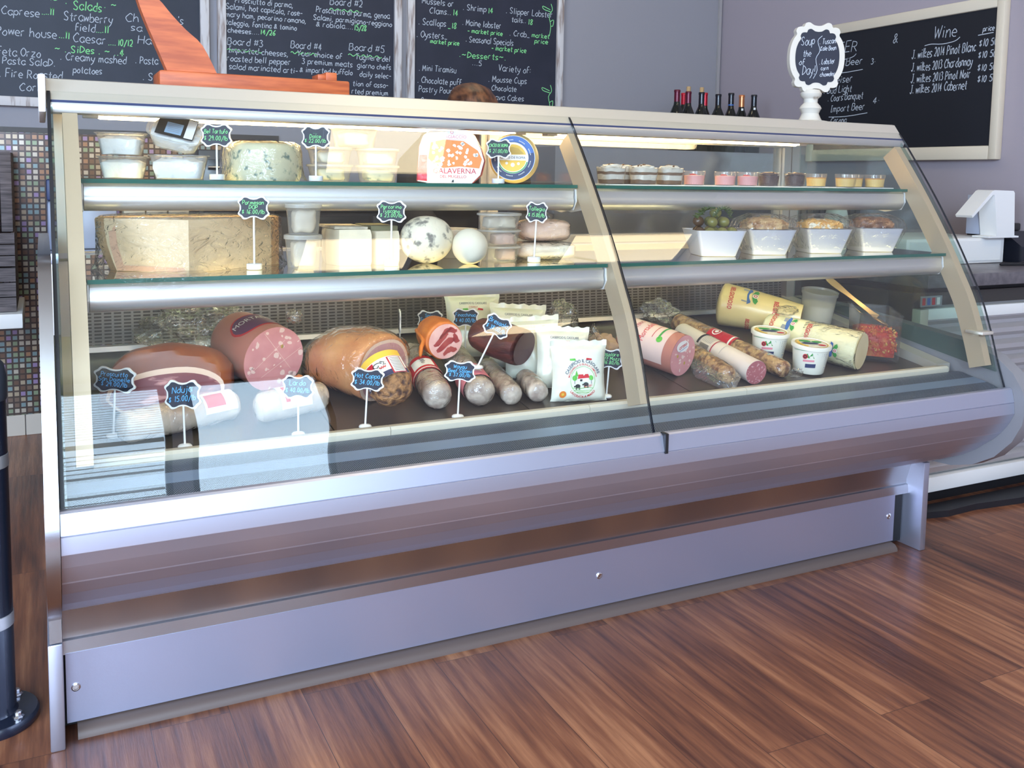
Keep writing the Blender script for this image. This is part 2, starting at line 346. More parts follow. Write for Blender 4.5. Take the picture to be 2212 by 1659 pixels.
    def blob(s, c, r, rot=None, amp=0.0, fr=3.0, sub=3, mi=0, seed=0, flat=None, fn=None):
        bm = bmesh.new(); bmesh.ops.create_icosphere(bm, subdivisions=sub, radius=1)
        R_ = rot.to_matrix() if rot else Matrix.Identity(3); c = Vector(c); r = Vector(r if hasattr(r, '__len__') else (r, r, r))
        for v in bm.verts:
            p = v.co.copy()
            if fn: p = fn(p)
            k = 1 + amp * noise.noise(p * fr + Vector((seed * 7.3, seed, 0)))
            q = R_ @ Vector((p.x * r.x * k, p.y * r.y * k, p.z * r.z * k))
            if flat is not None: q.z = max(q.z, flat)
            v.co = c + q
        return s.frombm(bm, mi)
    def build(s, name, mats, parent=None, smooth=35, loc=None, tag=None, local=False):
        me = bpy.data.meshes.new(name); off = Vector((0, 0, 0))
        if parent is not None and not local:
            q = parent
            while q is not None: off += q.location; q = q.parent
        elif loc is not None: off = Vector(loc)
        vs = s.v if local else [Vector(v) - off for v in s.v]
        me.from_pydata([tuple(v) for v in vs], [], s.f)
        for m in (mats if isinstance(mats, (list, tuple)) else [mats]): me.materials.append(M[m] if isinstance(m, str) else m)
        for p, mi in zip(me.polygons, s.m): p.material_index = mi
        if s.uv:
            ul = me.uv_layers.new(name='UVMap')
            for pi, cs in s.uv.items():
                for li, c in zip(me.polygons[pi].loop_indices, cs): ul.data[li].uv = c
        me.update()
        if smooth:
            me.polygons.foreach_set('use_smooth', [True] * len(me.polygons))
            try: me.set_sharp_from_angle(angle=math.radians(smooth))
            except Exception: pass
        o = bpy.data.objects.new(name, me); COL.objects.link(o)
        if parent is not None: o.parent = parent
        elif loc is not None: o.location = loc
        if tag: settag(o, *tag)
        return o

def settag(o, label, cat, group=None):
    o['label'] = label; o['category'] = cat
    if group: o['group'] = group
    return o
def thing(name, label, cat, loc, group=None, rot=None):
    o = bpy.data.objects.new(name, None); COL.objects.link(o); o.location = loc; o.empty_display_size = .05
    if rot: o.rotation_euler = rot
    return settag(o, label, cat, group)
def struct(o): o['kind'] = 'structure'; return o
def deckz(y): return 0.572 + 0.15 * y

# ------------------------------------------------------------------ handwriting: a single-stroke alphabet drawn as thin ribbons
# glyph: width | strokes of points, x then y; y digits 0-9, X=10, a..d = -1..-4
GL = {
'a': '5|56 26 04 02 20 40 54|56 52 60', 'b': '5|0X 00|04 36 54 51 30 10 02', 'c': '4|45 26 04 02 20 41', 'd': '5|5X 50|54 36 14 02 20 40 52',
'e': '5|03 53 45 26 04 02 20 50', 'f': '4|49 3X 18 10|05 45', 'g': '5|56 26 04 02 20 40 54|56 5a 3d 0c', 'h': '5|0X 00|03 26 45 50', 'i': '2|16 10|18 19',
'j': '3|26 2b 0d|28 29', 'k': '5|0X 00|46 03 50', 'l': '2|1X 10', 'm': '7|06 00|04 26 34 30|34 56 64 70', 'n': '5|06 00|03 26 45 50', 'o': '5|36 14 02 20 40 52 54 36',
'p': '5|06 0d|04 36 54 52 30 02', 'q': '5|56 26 04 02 20 40 54|56 5d', 'r': '4|06 00|03 16 36', 's': '4|45 26 05 13 32 41 20 00', 't': '4|29 21 30 40|06 46',
'u': '5|06 02 20 40 53|56 50', 'v': '5|06 20|20 56', 'w': '6|06 10|10 36|36 50|50 66', 'x': '5|06 50|56 00', 'y': '5|06 03 31|56 3a 0d', 'z': '5|06 56|56 00|00 50',
'A': '6|00 3X|3X 60|14 54', 'B': '6|00 0X|0X 4X 58 46 05|05 46 63 40 00', 'C': '6|68 4X 28 05 12 30 61', 'D': '6|00 0X|0X 48 65 42 00', 'E': '5|0X 00|0X 5X|05 45|00 50',
'F': '5|00 0X|0X 5X|05 45', 'G': '6|68 3X 07 03 30 62 64 44', 'H': '6|00 0X|60 6X|05 65', 'I': '3|10 1X|0X 3X|00 30', 'J': '5|4X 43 20 02|2X 6X', 'K': '6|00 0X|5X 05 60',
'L': '5|0X 00|00 50', 'M': '7|00 0X|0X 33|33 6X|6X 70', 'N': '6|00 0X|0X 60|60 6X', 'O': '6|3X 07 03 30 63 67 3X', 'P': '5|00 0X|0X 49 57 45 04', 'Q': '6|3X 07 03 30 63 67 3X|42 6a',
'R': '6|00 0X|0X 49 57 45 05|25 60', 'S': '6|58 3X 08 25 53 40 01', 'T': '6|30 3X|0X 6X', 'U': '6|0X 02 30 62 6X', 'V': '6|0X 30|30 6X', 'W': '8|0X 20|20 48|48 60|60 8X', 'X': '6|0X 60|6X 00',
'Y': '6|0X 35|6X 35|35 30', 'Z': '6|0X 6X|6X 00|00 60', '0': '5|2X 07 03 20 42 48 2X', '1': '3|18 2X|2X 20', '2': '5|08 2X 48 44 00|00 50', '3': '5|09 2X 48 26|26 53 30 01', '4': '5|3X 03|03 53|3X 30',
'5': '5|5X 1X|1X 06|06 36 52 30 01', '6': '5|4X 16 02 20 42 34 13', '7': '5|0X 5X|5X 20', '8': '5|25 08 2X 48 25 02 20 42 25', '9': '5|48 2X 07 25 48|48 40', '.': '2|10 11', ',': '2|11 0b', '-': '4|04 44',
'_': '5|00 50', '/': '4|0b 5X', '#': '6|11 29|41 59|03 63|07 67', '$': '5|48 29 07 43 21 03|2X 20', '&': '6|60 16 38 46 02 20 54', '!': '2|1X 13|10 11', ':': '2|11 12|15 16', "'": '2|1X 18', '*': '3|14 15',
'~': '7|04 25 44 65', '(': '3|2X 05 20', ')': '3|0X 25 00', '=': '5|03 53|06 56',
}
YM = {**{str(i): i for i in range(10)}, 'X': 10, 'a': -1, 'b': -2, 'c': -3, 'd': -4}
def smoothline(p, n=3):
    if len(p) < 3: return p
    out = []
    for i in range(len(p) - 1):
        a = p[max(i - 1, 0)]; b = p[i]; c = p[i + 1]; d = p[min(i + 2, len(p) - 1)]
        for k in range(n):
            t = k / n
            out.append(tuple(.5 * ((2 * b[j]) + (-a[j] + c[j]) * t + (2 * a[j] - 5 * b[j] + 4 * c[j] - d[j]) * t * t + (-a[j] + 3 * b[j] - 3 * c[j] + d[j]) * t ** 3) for j in (0, 1)))
    out.append(p[-1]); return out
def strokes(txt, x, y, h, slant=.12, jit=.05, gap=2.0, wid=1.0, sl=0.0, rnd=None):
    """polylines of a hand-written line; h = capital height, sl = rise per unit run"""
    rnd = rnd or random; out = []; cx = 0.0; k = h / 10
    for ch in txt:
        if ch == ' ': cx += 4.2 * k * wid; continue
        g = GL.get(ch)
        if not g: cx += 4 * k; continue
        w, *st = g.split('|'); dy = rnd.uniform(-jit, jit) * h; sc = 1 + rnd.uniform(-jit, jit)
        for q in st:
            pts = [(int(t[0]), YM[t[1]]) for t in q.split()]
            pts = smoothline(pts)
            out.append([(x + cx + (a * wid + b * slant) * k * sc, y + b * k * sc + dy + cx * sl) for a, b in pts])
        cx += (int(w) * wid + gap) * k
    return out, cx
def ribbons(mb, lines, fn, w, mi=0):
    """thin strips along 2-D polylines, carried to 3-D by fn(a,b)"""
    for ln in lines:
        k = len(ln); vs = []
        for i, p in enumerate(ln):
            a = ln[max(i - 1, 0)]; b = ln[min(i + 1, k - 1)]; dx, dy = b[0] - a[0], b[1] - a[1]; d = math.hypot(dx, dy) or 1
            nx, ny = -dy / d * w / 2, dx / d * w / 2
            vs += [fn(p[0] + nx, p[1] + ny), fn(p[0] - nx, p[1] - ny)]
        mb.add(vs, [(2 * i, 2 * i + 1, 2 * i + 3, 2 * i + 2) for i in range(k - 1)], mi)
_tx = {}
def printed(txt, h, xs=1.0, align='CENTER', bold=0.0):
    """letterpress-like type: outlines of the built-in face as (verts2d, faces), capital height h"""
    key = (txt, align, bold)
    if key not in _tx:
        cu = bpy.data.curves.new('type', 'FONT'); cu.body = txt; cu.align_x = align; cu.offset = bold; cu.resolution_u = 2; cu.size = 1
        ob = bpy.data.objects.new('type', cu); COL.objects.link(ob)
        dg = bpy.context.evaluated_depsgraph_get(); me = bpy.data.meshes.new_from_object(ob.evaluated_get(dg))
        _tx[key] = ([(v.co.x, v.co.y) for v in me.vertices], [tuple(p.vertices) for p in me.polygons])
        bpy.data.objects.remove(ob); bpy.data.curves.remove(cu); bpy.data.meshes.remove(me)
    v, f = _tx[key]; k = h / .72
    return [(a * k * xs, b * k) for a, b in v], f
def printon(mb, txt, h, fn, x=0, y=0, mi=0, xs=1.0, align='CENTER', bold=0.0, arc=None):
    v, f = printed(txt, h, xs, align, bold)
    if arc:   # (radius, centre angle): bend the line round a circle
        R_, a0 = arc; sgn = 1 if R_ > 0 else -1; r0 = abs(R_)
        v = [((r0 + sgn * b) * math.cos(a0 - sgn * a / r0), (r0 + sgn * b) * math.sin(a0 - sgn * a / r0)) for a, b in v]
    mb.add([fn(a + x, b + y) for a, b in v], f, mi)
def frame_fn(o, u, v, off=.0006):
    o, u, v = Vector(o), Vector(u).normalized(), Vector(v).normalized(); n = u.cross(v)
    return lambda a, b: o + u * a + v * b + n * off
def disc2(mb, fn, r, x=0, y=0, mi=0, seg=28, r2=0.0, sx=1.0, a0=0, a1=2 * math.pi):
    full = a1 - a0 > 6.28; k = seg if full else seg + 1
    A = [(a0 + (a1 - a0) * i / seg) for i in range(k)]
    if r2:
        vs = [fn(x + r * sx * math.cos(a), y + r * math.sin(a)) for a in A] + [fn(x + r2 * sx * math.cos(a), y + r2 * math.sin(a)) for a in A]
        fs = [(i + k, i, (i + 1) % k, (i + 1) % k + k) for i in range(k if full else k - 1)]
        mb.add(vs, fs, mi)
    else: mb.add([fn(x + r * sx * math.cos(a), y + r * math.sin(a)) for a in A], [tuple(range(k))], mi)
def rect2(mb, fn, x0, y0, x1, y1, mi=0, n=1):
    vs = []
    for i in range(n + 1):
        x = x0 + (x1 - x0) * i / n; vs += [fn(x, y0), fn(x, y1)]
    mb.add(vs, [(2 * i, 2 * i + 2, 2 * i + 3, 2 * i + 1) for i in range(n)], mi)
def poly2(mb, fn, pts, mi=0): mb.add([fn(*p) for p in pts], [tuple(range(len(pts)))], mi)

# ------------------------------------------------------------------ the room
struct(MB().box((X0 - .1, Y0 - .1, -.06), (X1 + .1, Y1 + .1, 0)).build('floor', 'floor', smooth=0))
struct(MB().box((X0 - .1, Y0 - .1, ZC), (X1 + .1, Y1 + .1, ZC + .08)).build('ceiling', 'ceil', smooth=0))
struct(MB().box((X0 - .1, Y1, 0), (X1 + .1, Y1 + .1, ZC)).build('wall_back', 'wall', smooth=0))
struct(MB().box((X1, Y0, 0), (X1 + .1, Y1, ZC)).build('wall_right', 'wall_side', smooth=0))
wl = MB().box((X0 - .1, Y0, 0), (X0, -3.8, ZC)).box((X0 - .1, -3.8, 0), (X0, -1.3, .4)).box((X0 - .1, -3.8, 2.8), (X0, -1.3, ZC)).box((X0 - .1, -1.3, 0), (X0, Y1, ZC)); struct(wl.build('wall_left', 'wall_side', smooth=0))
wl = MB()
for y in (-3.8, -1.34): wl.box((X0 - .07, y, .4), (X0 - .02, y + .04, 2.8))
for z in (.4, 2.76): wl.box((X0 - .07, -3.76, z), (X0 - .02, -1.34, z + .04))
wl = struct(wl.build('window_4', 'black', smooth=0)); MB().box((X0 - .05, -3.76, .44), (X0 - .045, -1.34, 2.76)).build('pane', 'glass', wl, smooth=0)  # unseen window, added with its wall opening to carry the left fill light
wf = MB(); xs = X0
for a, b, c, d, w, bl in WINS:
    wf.box((xs, Y0 - .1, 0), (a, Y0, ZC)); wf.box((a, Y0 - .1, 0), (b, Y0, c)); wf.box((a, Y0 - .1, d), (b, Y0, ZC)); xs = b
wf.box((xs, Y0 - .1, 0), (X1, Y0, ZC)); struct(wf.build('wall_front', 'front', smooth=0))
for i, (a, b, c, d, w, bl) in enumerate(WINS):
    f = MB()
    for x in (a, b - .04): f.box((x, Y0 - .07, c), (x + .04, Y0 - .02, d))
    for z in (c, d - .04): f.box((a + .04, Y0 - .07, z), (b - .04, Y0 - .02, z + .04))
    wn = struct(f.build('window_%d' % (i + 1), 'black', smooth=0))
    MB().box((a + .04, Y0 - .05, c + .04), (b - .04, Y0 - .045, d - .04)).build('pane', 'glass', wn, smooth=0)
    if bl:
        f = MB(); z = d - .06
        while z > c + .05: f.add([(a + .05, Y0 - .02, z), (b - .05, Y0 - .02, z), (b - .05, Y0 + .004, z - .020), (a + .05, Y0 + .004, z - .020)], [(0, 1, 2, 3)]); z -= .046
        f.build('blind', 'paper', wn, smooth=0)
# mosaic splashback, its border and the base tiles
struct(MB().box((X0, Y1 - .012, .088), (.955, Y1, 1.252)).build('trim_1', 'tile', smooth=0))
b = MB()
for i in range(60):
    x = X0 + .03 + i * .06
    if x > .95: break
    b.add([(x - .028, Y1 - .014, 1.252), (x + .022, Y1 - .014, 1.252), (x + .028, Y1 - .014, 1.268), (x - .022, Y1 - .014, 1.268)], [(0, 1, 2, 3)])
b.box((X0, Y1 - .0125, 1.25), (.955, Y1, 1.272)); struct(b.build('trim_2', 'darkbrown', smooth=0))
b = MB(); x = X0
while x < X1 - .05: b.bbox((x + .001, Y1 - .013, 0), (min(x + .098, X1), Y1, .087), .002); x += .1
struct(b.build('baseboard_back', 'basetile', smooth=0))
struct(MB().box((2.0, 1.72, 0), (X1, Y1, 1.24)).build('trim_3', 'wall', smooth=0))     # low grey wall the bottles stand on

# ------------------------------------------------------------------ ceiling lights mirrored in the glass, and further panels added as room fill
def ceiling_light(x, y, w, d, label):
    t = thing('ceiling_light', label, 'ceiling light', (x, y, ZC), 'recessed warm ceiling panels')
    MB().box((x - w / 2, y - d / 2, ZC - .012), (x + w / 2, y + d / 2, ZC - .004)).build('diffuser', 'panel_light', t, 0)
    f = MB()
    for s in (-1, 1):
        f.box((x - w / 2 - .03, y + s * (d / 2 + .015) - .015, ZC - .018), (x + w / 2 + .03, y + s * (d / 2 + .015) + .015, ZC))
        f.box((x + s * (w / 2 + .015) - .015, y - d / 2, ZC - .018), (x + s * (w / 2 + .015) + .015, y + d / 2, ZC))
    f.build('frame', 'whiteplastic', t, 0)
ceiling_light(1.43, -.45, .56, .34, 'warm ceiling panel over the display case, mirrored beside the top shelf')
ceiling_light(1.40, -1.47, .56, .40, 'warm ceiling panel mirrored in the left pane by the middle shelf')
ceiling_light(3.02, -1.47, .80, .40, 'warm ceiling panel mirrored in the right pane by the middle shelf')
ceiling_light(1.6, 1.75, 1.1, .30, 'warm ceiling panel over the staff aisle behind the case')
ceiling_light(2.9, -3.2, .60, .50, 'warm ceiling panel over the customer floor near the right wall')

# ------------------------------------------------------------------ the display case
LX = 2.349
GP = [(.176, 1.256), (.158, 1.236), (.102, 1.164), (.04, 1.08), (-.015, 1.0), (-.06, .93), (-.10, .862), (-.143, .785), (-.180, .69), (-.206, .61), (-.229, .548)]
def inset(pts, d):
    out = []
    for i, p in enumerate(pts):
        a = pts[max(i - 1, 0)]; b = pts[min(i + 1, len(pts) - 1)]; dy, dz = b[0] - a[0], b[1] - a[1]; l = math.hypot(dy, dz)
        out.append((p[0] - dz / l * d, p[1] + dy / l * d))     # towards +y
    return out
GS = smoothline(GP, 4)
case = thing('deli_display_case', 'long stainless curved-glass refrigerated deli display case filled with cheese and cured meat', 'display case', (0, 0, 0))
# lower stainless bumper
bp = [(-.222, .540), (-.232, .550), (-.2425, .5495), (-.2465, .546), (-.2555, .5125), (-.2535, .511), (-.2555, .5095), (-.2585, .4825), (-.2585, .481), (-.2475, .4555), (-.2445, .4505), (-.2385, .4405), (-.2255, .4225), (-.2235, .4215), (-.2225, .4185), (-.197, .392), (-.194, .3915), (-.191, .388),
      (-.150, .353), (-.105, .324), (-.055, .300), (-.005, .283), (.045, .270), (.045, .29), (-.1, .45), (-.2, .53)]
MB().extr(bp[::-1], 0, LX).build('bumper', 'steel', case, 7)
MB().box((1.186, -.2585, .508), (1.194, -.2385, .552)).build('bumper_joint', 'black', case, 0)
MB().extr([(.043, .272), (.062, .205), (.0620, .192), (.0555, .190), (.0525, .164), (.056, .164), (.3, .3)][::-1], 0, 2.325).build('lower_panel', 'steel_d', case, 20)
kp = MB().extr([(.0515, .166), (.0515, .024), (.06, .024), (.06, .166)], .004, 2.268).build('kick_panel', 'kick', case, 20)
for x, z in ((.021, .095), (1.222, .103), (2.245, .103)):
    MB().lathe([(.0085, 0), (.0085, .0015), (.006, .003), (.0045, .003), (.004, .0018), (0, .0018)], (x, .0515, z), (0, -1, 0), 16).build('screw', 'chrome', kp, 30)
MB().extr([(.026, 0), (.028, .009), (.036, .017), (.050, .021), (.06, .021), (.06, 0)], .022, 2.262).build('floor_molding', mat('brown_vinyl_cove', (.125, .088, .075), .5), case, 40)
MB().box((0, .07, .01), (2.32, .62, .27)).build('plinth', 'black', case, 0)
MB().bbox((-.026, 0, 0), (0, .62, .212), .003).build('leg_panel', 'steel', case)
MB().bbox((2.325, 0, 0), (LX, .62, .272), .003).build('leg_panel', 'steel', case)
# side end panels
MB().extr([(.0, .215), (.0, .275), (-.10, .305), (-.18, .35), (-.245, .41), (-.268, .48), (-.266, .535), (-.245, .575), (-.235, .61), (-.215, .70), (-.185, .76), (-.175, .785), (-.14, .85), (-.09, .925), (-.06, .945), (-.02, .952), (.60, .952), (.62, .93), (.62, .215)], -.0225, -.001).build('end_panel', 'steel_d', case, 30)
MB().extr([(-.10, .655), (-.19, .628), (-.245, .59), (-.278, .545), (-.288, .505), (-.282, .455), (-.255, .40), (-.205, .345), (-.14, .305), (-.07, .283), (.02, .275), (.5, .275), (.62, .30), (.62, .70), (.4, .70)], LX + .001, LX + .046).build('end_cap', mat('grey_moulded_plastic', (.24, .235, .25), .45), case, 40)
# tub, deck, rails
MB().extr([(-.20, .53), (-.06, .545), (.60, .645), (.62, .645), (.62, .28), (.0, .29), (-.12, .45)], .003, LX - .003).build('tub', 'steel_d', case, 20)
dk = MB()
xs = [.062, .52, .98, 1.44, 1.88, 2.285]
for a, b in zip(xs[:-1], xs[1:]): dk.extr([(-.055, deckz(-.055) - .012), (-.055, deckz(-.055) - .0005), (.588, deckz(.588) - .0005), (.588, deckz(.588) - .012)], a + .0015, b - .0015)
dk.build('deck_tray', 'deckpan', case, 0)
r = MB(); xs = [.058, .62, 1.10, 1.56, 2.30]
for a, b in zip(xs[:-1], xs[1:]): r.extr([(-.082, .562), (-.083, .578), (-.077, .5835), (-.063, .584), (-.0565, .579), (-.055, .552), (-.075, .552)], a + .0006, b - .0006)
r.build('front_rail', 'rail', case, 40)
vp = [(-.084, .567), (-.100, .5665), (-.118, .563), (-.136, .560), (-.156, .5575), (-.178, .554), (-.200, .5495), (-.222, .541)]
v = MB(); v.extr(vp[0:4], .012, LX - .012, 0, False, False, uv=True); v.extr(vp[3:6], .012, LX - .012, 1, False, False); v.extr(vp[5:8], .012, LX - .012, 0, False, False, uv=True)
v.build('vent_grille', [dots_mat('perforated_vent_strip', (.30, .37, .48), (.012, .016, .022), .0046, .33, .5), mat('vent_plain_strip', (.27, .36, .50), .4, .5)], case, 60)
MB().extr([(-.055, .585), (.6, .705), (.6, .64), (-.055, .56)], 2.287, 2.338).build('side_ledge', 'hood', case, 0)
MB().extr([(-.055, .585), (.6, .705), (.6, .64), (-.055, .56)], .003, .06).build('side_ledge', 'hood', case, 0)
g = MB(); g.extr([(.598, .765), (.592, .676)], .06, 2.285, 0, False, False, uv=True)
rg = g.build('rear_grille', slots_mat(), case, 0)
MB().extr([(.598, .765), (.598, .872), (.59, .884), (.59, .90), (.575, .905), (.575, .892), (.582, .885), (.606, .885), (.62, .905), (.62, .765)], .02, 2.33).build('rear_sill', 'steel', case, 0)
MB().extr([(.588, .660), (.585, .676), (.560, .676), (.556, .664), (.575, .658)], .06, 2.285).build('rear_trim', 'steel', case, 0)
# back frame and sliding glass doors
for a, b in ((.012, .05), (2.30, 2.338)): MB().box((a, .585, .60), (b, .62, 1.245)).build('back_post', 'alu', case, 0)
for a, b, y in ((1.15, 2.298, .590), (1.13, 2.27, .604)):       # both doors slid to the right
    d = MB()
    for x in (a, b - .03): d.box((x, y - .003, .906), (x + .03, y + .009, 1.243))
    for z in (.906, 1.218): d.box((a + .03, y - .003, z), (b - .03, y + .009, z + .025))
    d = d.build('rear_door', 'alu', case, 0)
    MB().box((a + .03, y, .93), (b - .03, y + .005, 1.22)).build('door_pane', 'glass', d, 0)
# canopy
MB().extr([(.200, 1.281), (.166, 1.238), (.185, 1.236), (.215, 1.242), (.62, 1.249), (.635, 1.26), (.635, 1.276), (.62, 1.282), (.21, 1.283)][::-1], 0, LX).build('canopy', 'hood', case, 25)
MB().extr([(.1655, 1.2385), (.163, 1.2335), (.19, 1.2335), (.19, 1.2365)], .001, LX - .001).build('canopy_seal', 'navy', case, 0)
MB().extr([(.163, 1.2335), (.159, 1.224), (.162, 1.214), (.172, 1.211), (.186, 1.216), (.19, 1.2335)], .001, LX - .001).build('glass_channel', 'alu', case, 40)
MB().bbox((-.014, .155, 1.213), (-.0005, .63, 1.286), .003).build('canopy_end_cap', 'whiteplastic', case)
for a, b in ((.10, 1.10), (1.225, 2.08)):
    l = MB().lathe([(.0, 0), (.015, 0), (.017, .004), (.017, b - a - .004), (.015, b - a), (0, b - a)], (a, .335, 1.2285), (1, 0, 0), 14).build('lamp_tube', 'lamp', case, 50)
    for q in (a - .03, b): MB().box((q, .320, 1.214), (q + .03, .350, 1.2445)).build('lamp_holder', 'whiteplastic', l, 0)
# glass
def pane(name, x0, x1):
    o = MB(); I = inset(GS, .006)
    o.extr(GS + I[::-1], x0, x1, 0, False)
    for x in (x0, x1):
        k = len(GS); vs = [(x, p[0], p[1]) for p in GS] + [(x, p[0], p[1]) for p in I]
        o.add(vs, [(i, i + 1, k + i + 1, k + i) for i in range(k - 1)], 1)
    return o.build(name, ['glass', 'blackgloss'], case, 40)
MB().extr(GS + inset(GS, .012)[::-1], .0006, .0070).build('glass_gasket', 'black', case, 0)
pane('curved_front_glass', .008, 1.1755); pane('curved_front_glass', 1.1785, LX - .004)
inn = inset(GS, .008)
MB().extr(inn + [(.60, .60 + .09), (.60, 1.235)], .005, .011).build('end_glass', ['glass_end'], case, 0)
MB().extr(inn[:-3] + [(-.12, .598), (.60, .705), (.60, 1.235)], LX - .016, LX - .010).build('end_glass', ['glass_end'], case, 0)
for a, b in ((.027, .054), (1.163, 1.188), (2.306, 2.331)):
    pts = [p for p in GS if p[1] < 1.222 and p[1] > .60]
    o_, i_ = inset(pts, .014), inset(pts, .066)
    MB().extr(o_ + i_[::-1], a, b).build('support_arch', 'arch', case, 25)
MB().bbox((2.290, -.19, .690), (2.336, -.135, .699), .002).build('glass_catch', 'hood', case)
# shelves: glass plates on round aluminium light rails
for z, yf, yb in ((1.086, .098, .46), (.9055, -.048, .50)):
    for a, b in ((.056, 1.160), (1.192, 2.303)):
        sh = MB(); sh.add([(a, yf, z), (b, yf, z), (b, yb, z), (a, yb, z), (a, yf, z - .008), (b, yf, z - .008), (b, yb, z - .008), (a, yb, z - .008)], [(0, 1, 2, 3), (7, 6, 5, 4)], 0)
        sh.add([(a, yf, z), (b, yf, z), (b, yf, z - .008), (a, yf, z - .008), (a, yb, z), (b, yb, z), (b, yb, z - .008), (a, yb, z - .008)], [(0, 3, 2, 1), (4, 5, 6, 7)], 1)
        s_ = sh.build('shelf_glass', ['glass_shelf', 'glassedge'], case, 0)
        zc = z - .008; y = yf + .006
        pr = [(y + .010, zc), (y + .002, zc - .007)] + [(y + .024 - .024 * math.cos(t), zc - .033 - .022 * math.sin(t)) for t in [math.radians(q) for q in range(-30, 121, 12)]] + [(y + .05, zc - .050), (y + .06, zc - .04), (y + .06, zc)]
        lt = MB().lathe([(0, 0), (.006, 0), (.006, b - a - .10), (0, b - a - .10)], (a + .05, yf + .072, z - .034), (1, 0, 0), 10).build('shelf_lamp', 'lamp2', case, 50)
        MB().extr(pr, a + .004, b - .006).build('shelf_rail', 'alu', case, 40)
    for x in (.056, 1.1595, 1.1885, 2.3015):
        MB().extr([(yf + .01, z - .01), (yf + .006, z - .04), (yf + .02, z - .062), (yf + .08, z - .07), (yb, z - .03), (yb, z - .01)], x, x + .003).build('shelf_bracket', 'whiteplastic', case, 0)

# ------------------------------------------------------------------ food materials
M['crumbly'] = mat('crumbly_white_cheese', (.86, .86, .84), .8, col2=(.62, .58, .52), scale=34, lo=.30, hi=.42, bump=.7)
M['blue_cheese'] = mat('blue_veined_cheese', (.62, .58, .38), .45, col2=(.12, .19, .15), scale=52, lo=.35, hi=.44, bump=.15, detail=8)
M['blue_pale'] = mat('pale_veined_cheese', (.74, .69, .54), .5, col2=(.30, .36, .28), scale=38, lo=.30, hi=.40, detail=6)
M['tan_cheese'] = mat('tan_cheese_chunk', (.66, .56, .42), .5, col2=(.45, .38, .30), scale=14)
M['pink_cheese'] = mat('pinkish_cheese_chunk', (.66, .42, .32), .5, col2=(.50, .36, .30), scale=14)
M['parm'] = mat('parmesan_paste', (.80, .60, .37), .6, col2=(.74, .53, .31), scale=14, bump=.06, detail=8)
M['rind'] = mat('parmesan_rind', (.52, .30, .14), .6, col2=(.40, .22, .10), scale=18)
M['pec'] = mat('pecorino_paste', (.70, .60, .42), .6, col2=(.60, .52, .38), scale=30, bump=.15)
M['pecrind'] = mat('dusty_pecorino_rind', (.46, .40, .30), .8, col2=(.22, .20, .15), scale=36, lo=.3, hi=.55)
M['mouldy'] = mat('mouldy_white_rind', (.74, .66, .50), .8, col2=(.20, .18, .15), scale=48, lo=.36, hi=.47, bump=.3, detail=10)
M['smoothrind'] = mat('smooth_cream_rind', (.78, .70, .54), .6, col2=(.70, .62, .48), scale=12, bump=.1)
M['taleggio'] = mat('wrapped_soft_cheese', (.76, .66, .50), .5, col2=(.70, .52, .40), scale=9)
M['taleggio_p'] = mat('pinkish_cheese_rind', (.74, .50, .36), .5, col2=(.66, .42, .32), scale=12)
M['wheelrind'] = mat('yellow_wheel_rind', (.72, .52, .22), .45)
M['mort'] = mat('mortadella_meat', (.72, .33, .33), .4, col2=(.64, .27, .28), scale=30, detail=6)
M['fat'] = mat('white_fat', (.85, .62, .56), .45)
M['mortskin'] = mat('mortadella_casing', (.52, .20, .15), .35)
M['ham_pink'] = mat('cooked_ham_meat', (.66, .36, .34), .45, col2=(.56, .27, .27), scale=16)
M['ham_skin'] = mat('roast_ham_skin', (.66, .32, .13), .4, col2=(.50, .18, .07), scale=13, bump=.15)
M['ham_fat'] = mat('ham_fat_rim', (.80, .58, .44), .4)
M['prosc'] = mat('dry_ham_skin', (.32, .085, .022), .42, col2=(.19, .042, .014), scale=8, bump=.25)
M['prosc_red'] = mat('dry_ham_cut_face', (.20, .018, .022), .4, col2=(.62, .28, .25), scale=13, lo=.36, hi=.43, detail=4, stretch=(1, 1, 3.2))
M['sal_cream'] = mat('cream_casing', (.66, .54, .42), .4, col2=(.48, .38, .30), scale=22, bump=.2)
M['sal_mould'] = mat('dusty_salami_casing', (.62, .52, .42), .6, col2=(.34, .25, .20), scale=34, bump=.45, detail=6)
M['sal_net'] = mat('netted_brown_salami', (.52, .30, .13), .4, col2=(.20, .085, .04), scale=60, bump=.9, detail=3, lo=.4, hi=.55)
M['sal_end'] = mat('salami_cut_face', (.40, .12, .13), .45, col2=(.62, .34, .33), scale=170, lo=.36, hi=.42, detail=2)
M['coppa'] = mat('marbled_coppa', (.36, .05, .05), .35, col2=(.76, .44, .38), scale=24, lo=.44, hi=.50, detail=2, stretch=(1, 1, 1.7))
M['coppaskin'] = mat('orange_paprika_rub', (.72, .22, .035), .5, col2=(.55, .13, .02), scale=28, bump=.5)
M['bres'] = mat('dark_beef_casing', (.115, .028, .022), .5, col2=(.05, .015, .014), scale=26, bump=.5, stretch=(1, 1, 3))
M['bres_end'] = mat('bresaola_cut_face', (.065, .010, .016), .4, col2=(.26, .10, .12), scale=9, lo=.30, hi=.335, detail=5)
M['pepper_crust'] = mat('chilli_seed_crust', (.50, .24, .09), .6, col2=(.10, .045, .03), scale=75, bump=.9, lo=.36, hi=.6)
M['prov'] = mat('provolone_wrap', (.84, .66, .30), .35, bump=.08, scale=20, coat=.3)
M['prov2'] = mat('pale_provolone_wrap', (.86, .78, .48), .35, bump=.25, scale=30, coat=.3)
M['provface'] = mat('provolone_cut_face', (.80, .66, .40), .55, col2=(.76, .60, .34), scale=12)
M['tubwhite'] = mat('white_tub_plastic', (.84, .80, .68), .35)
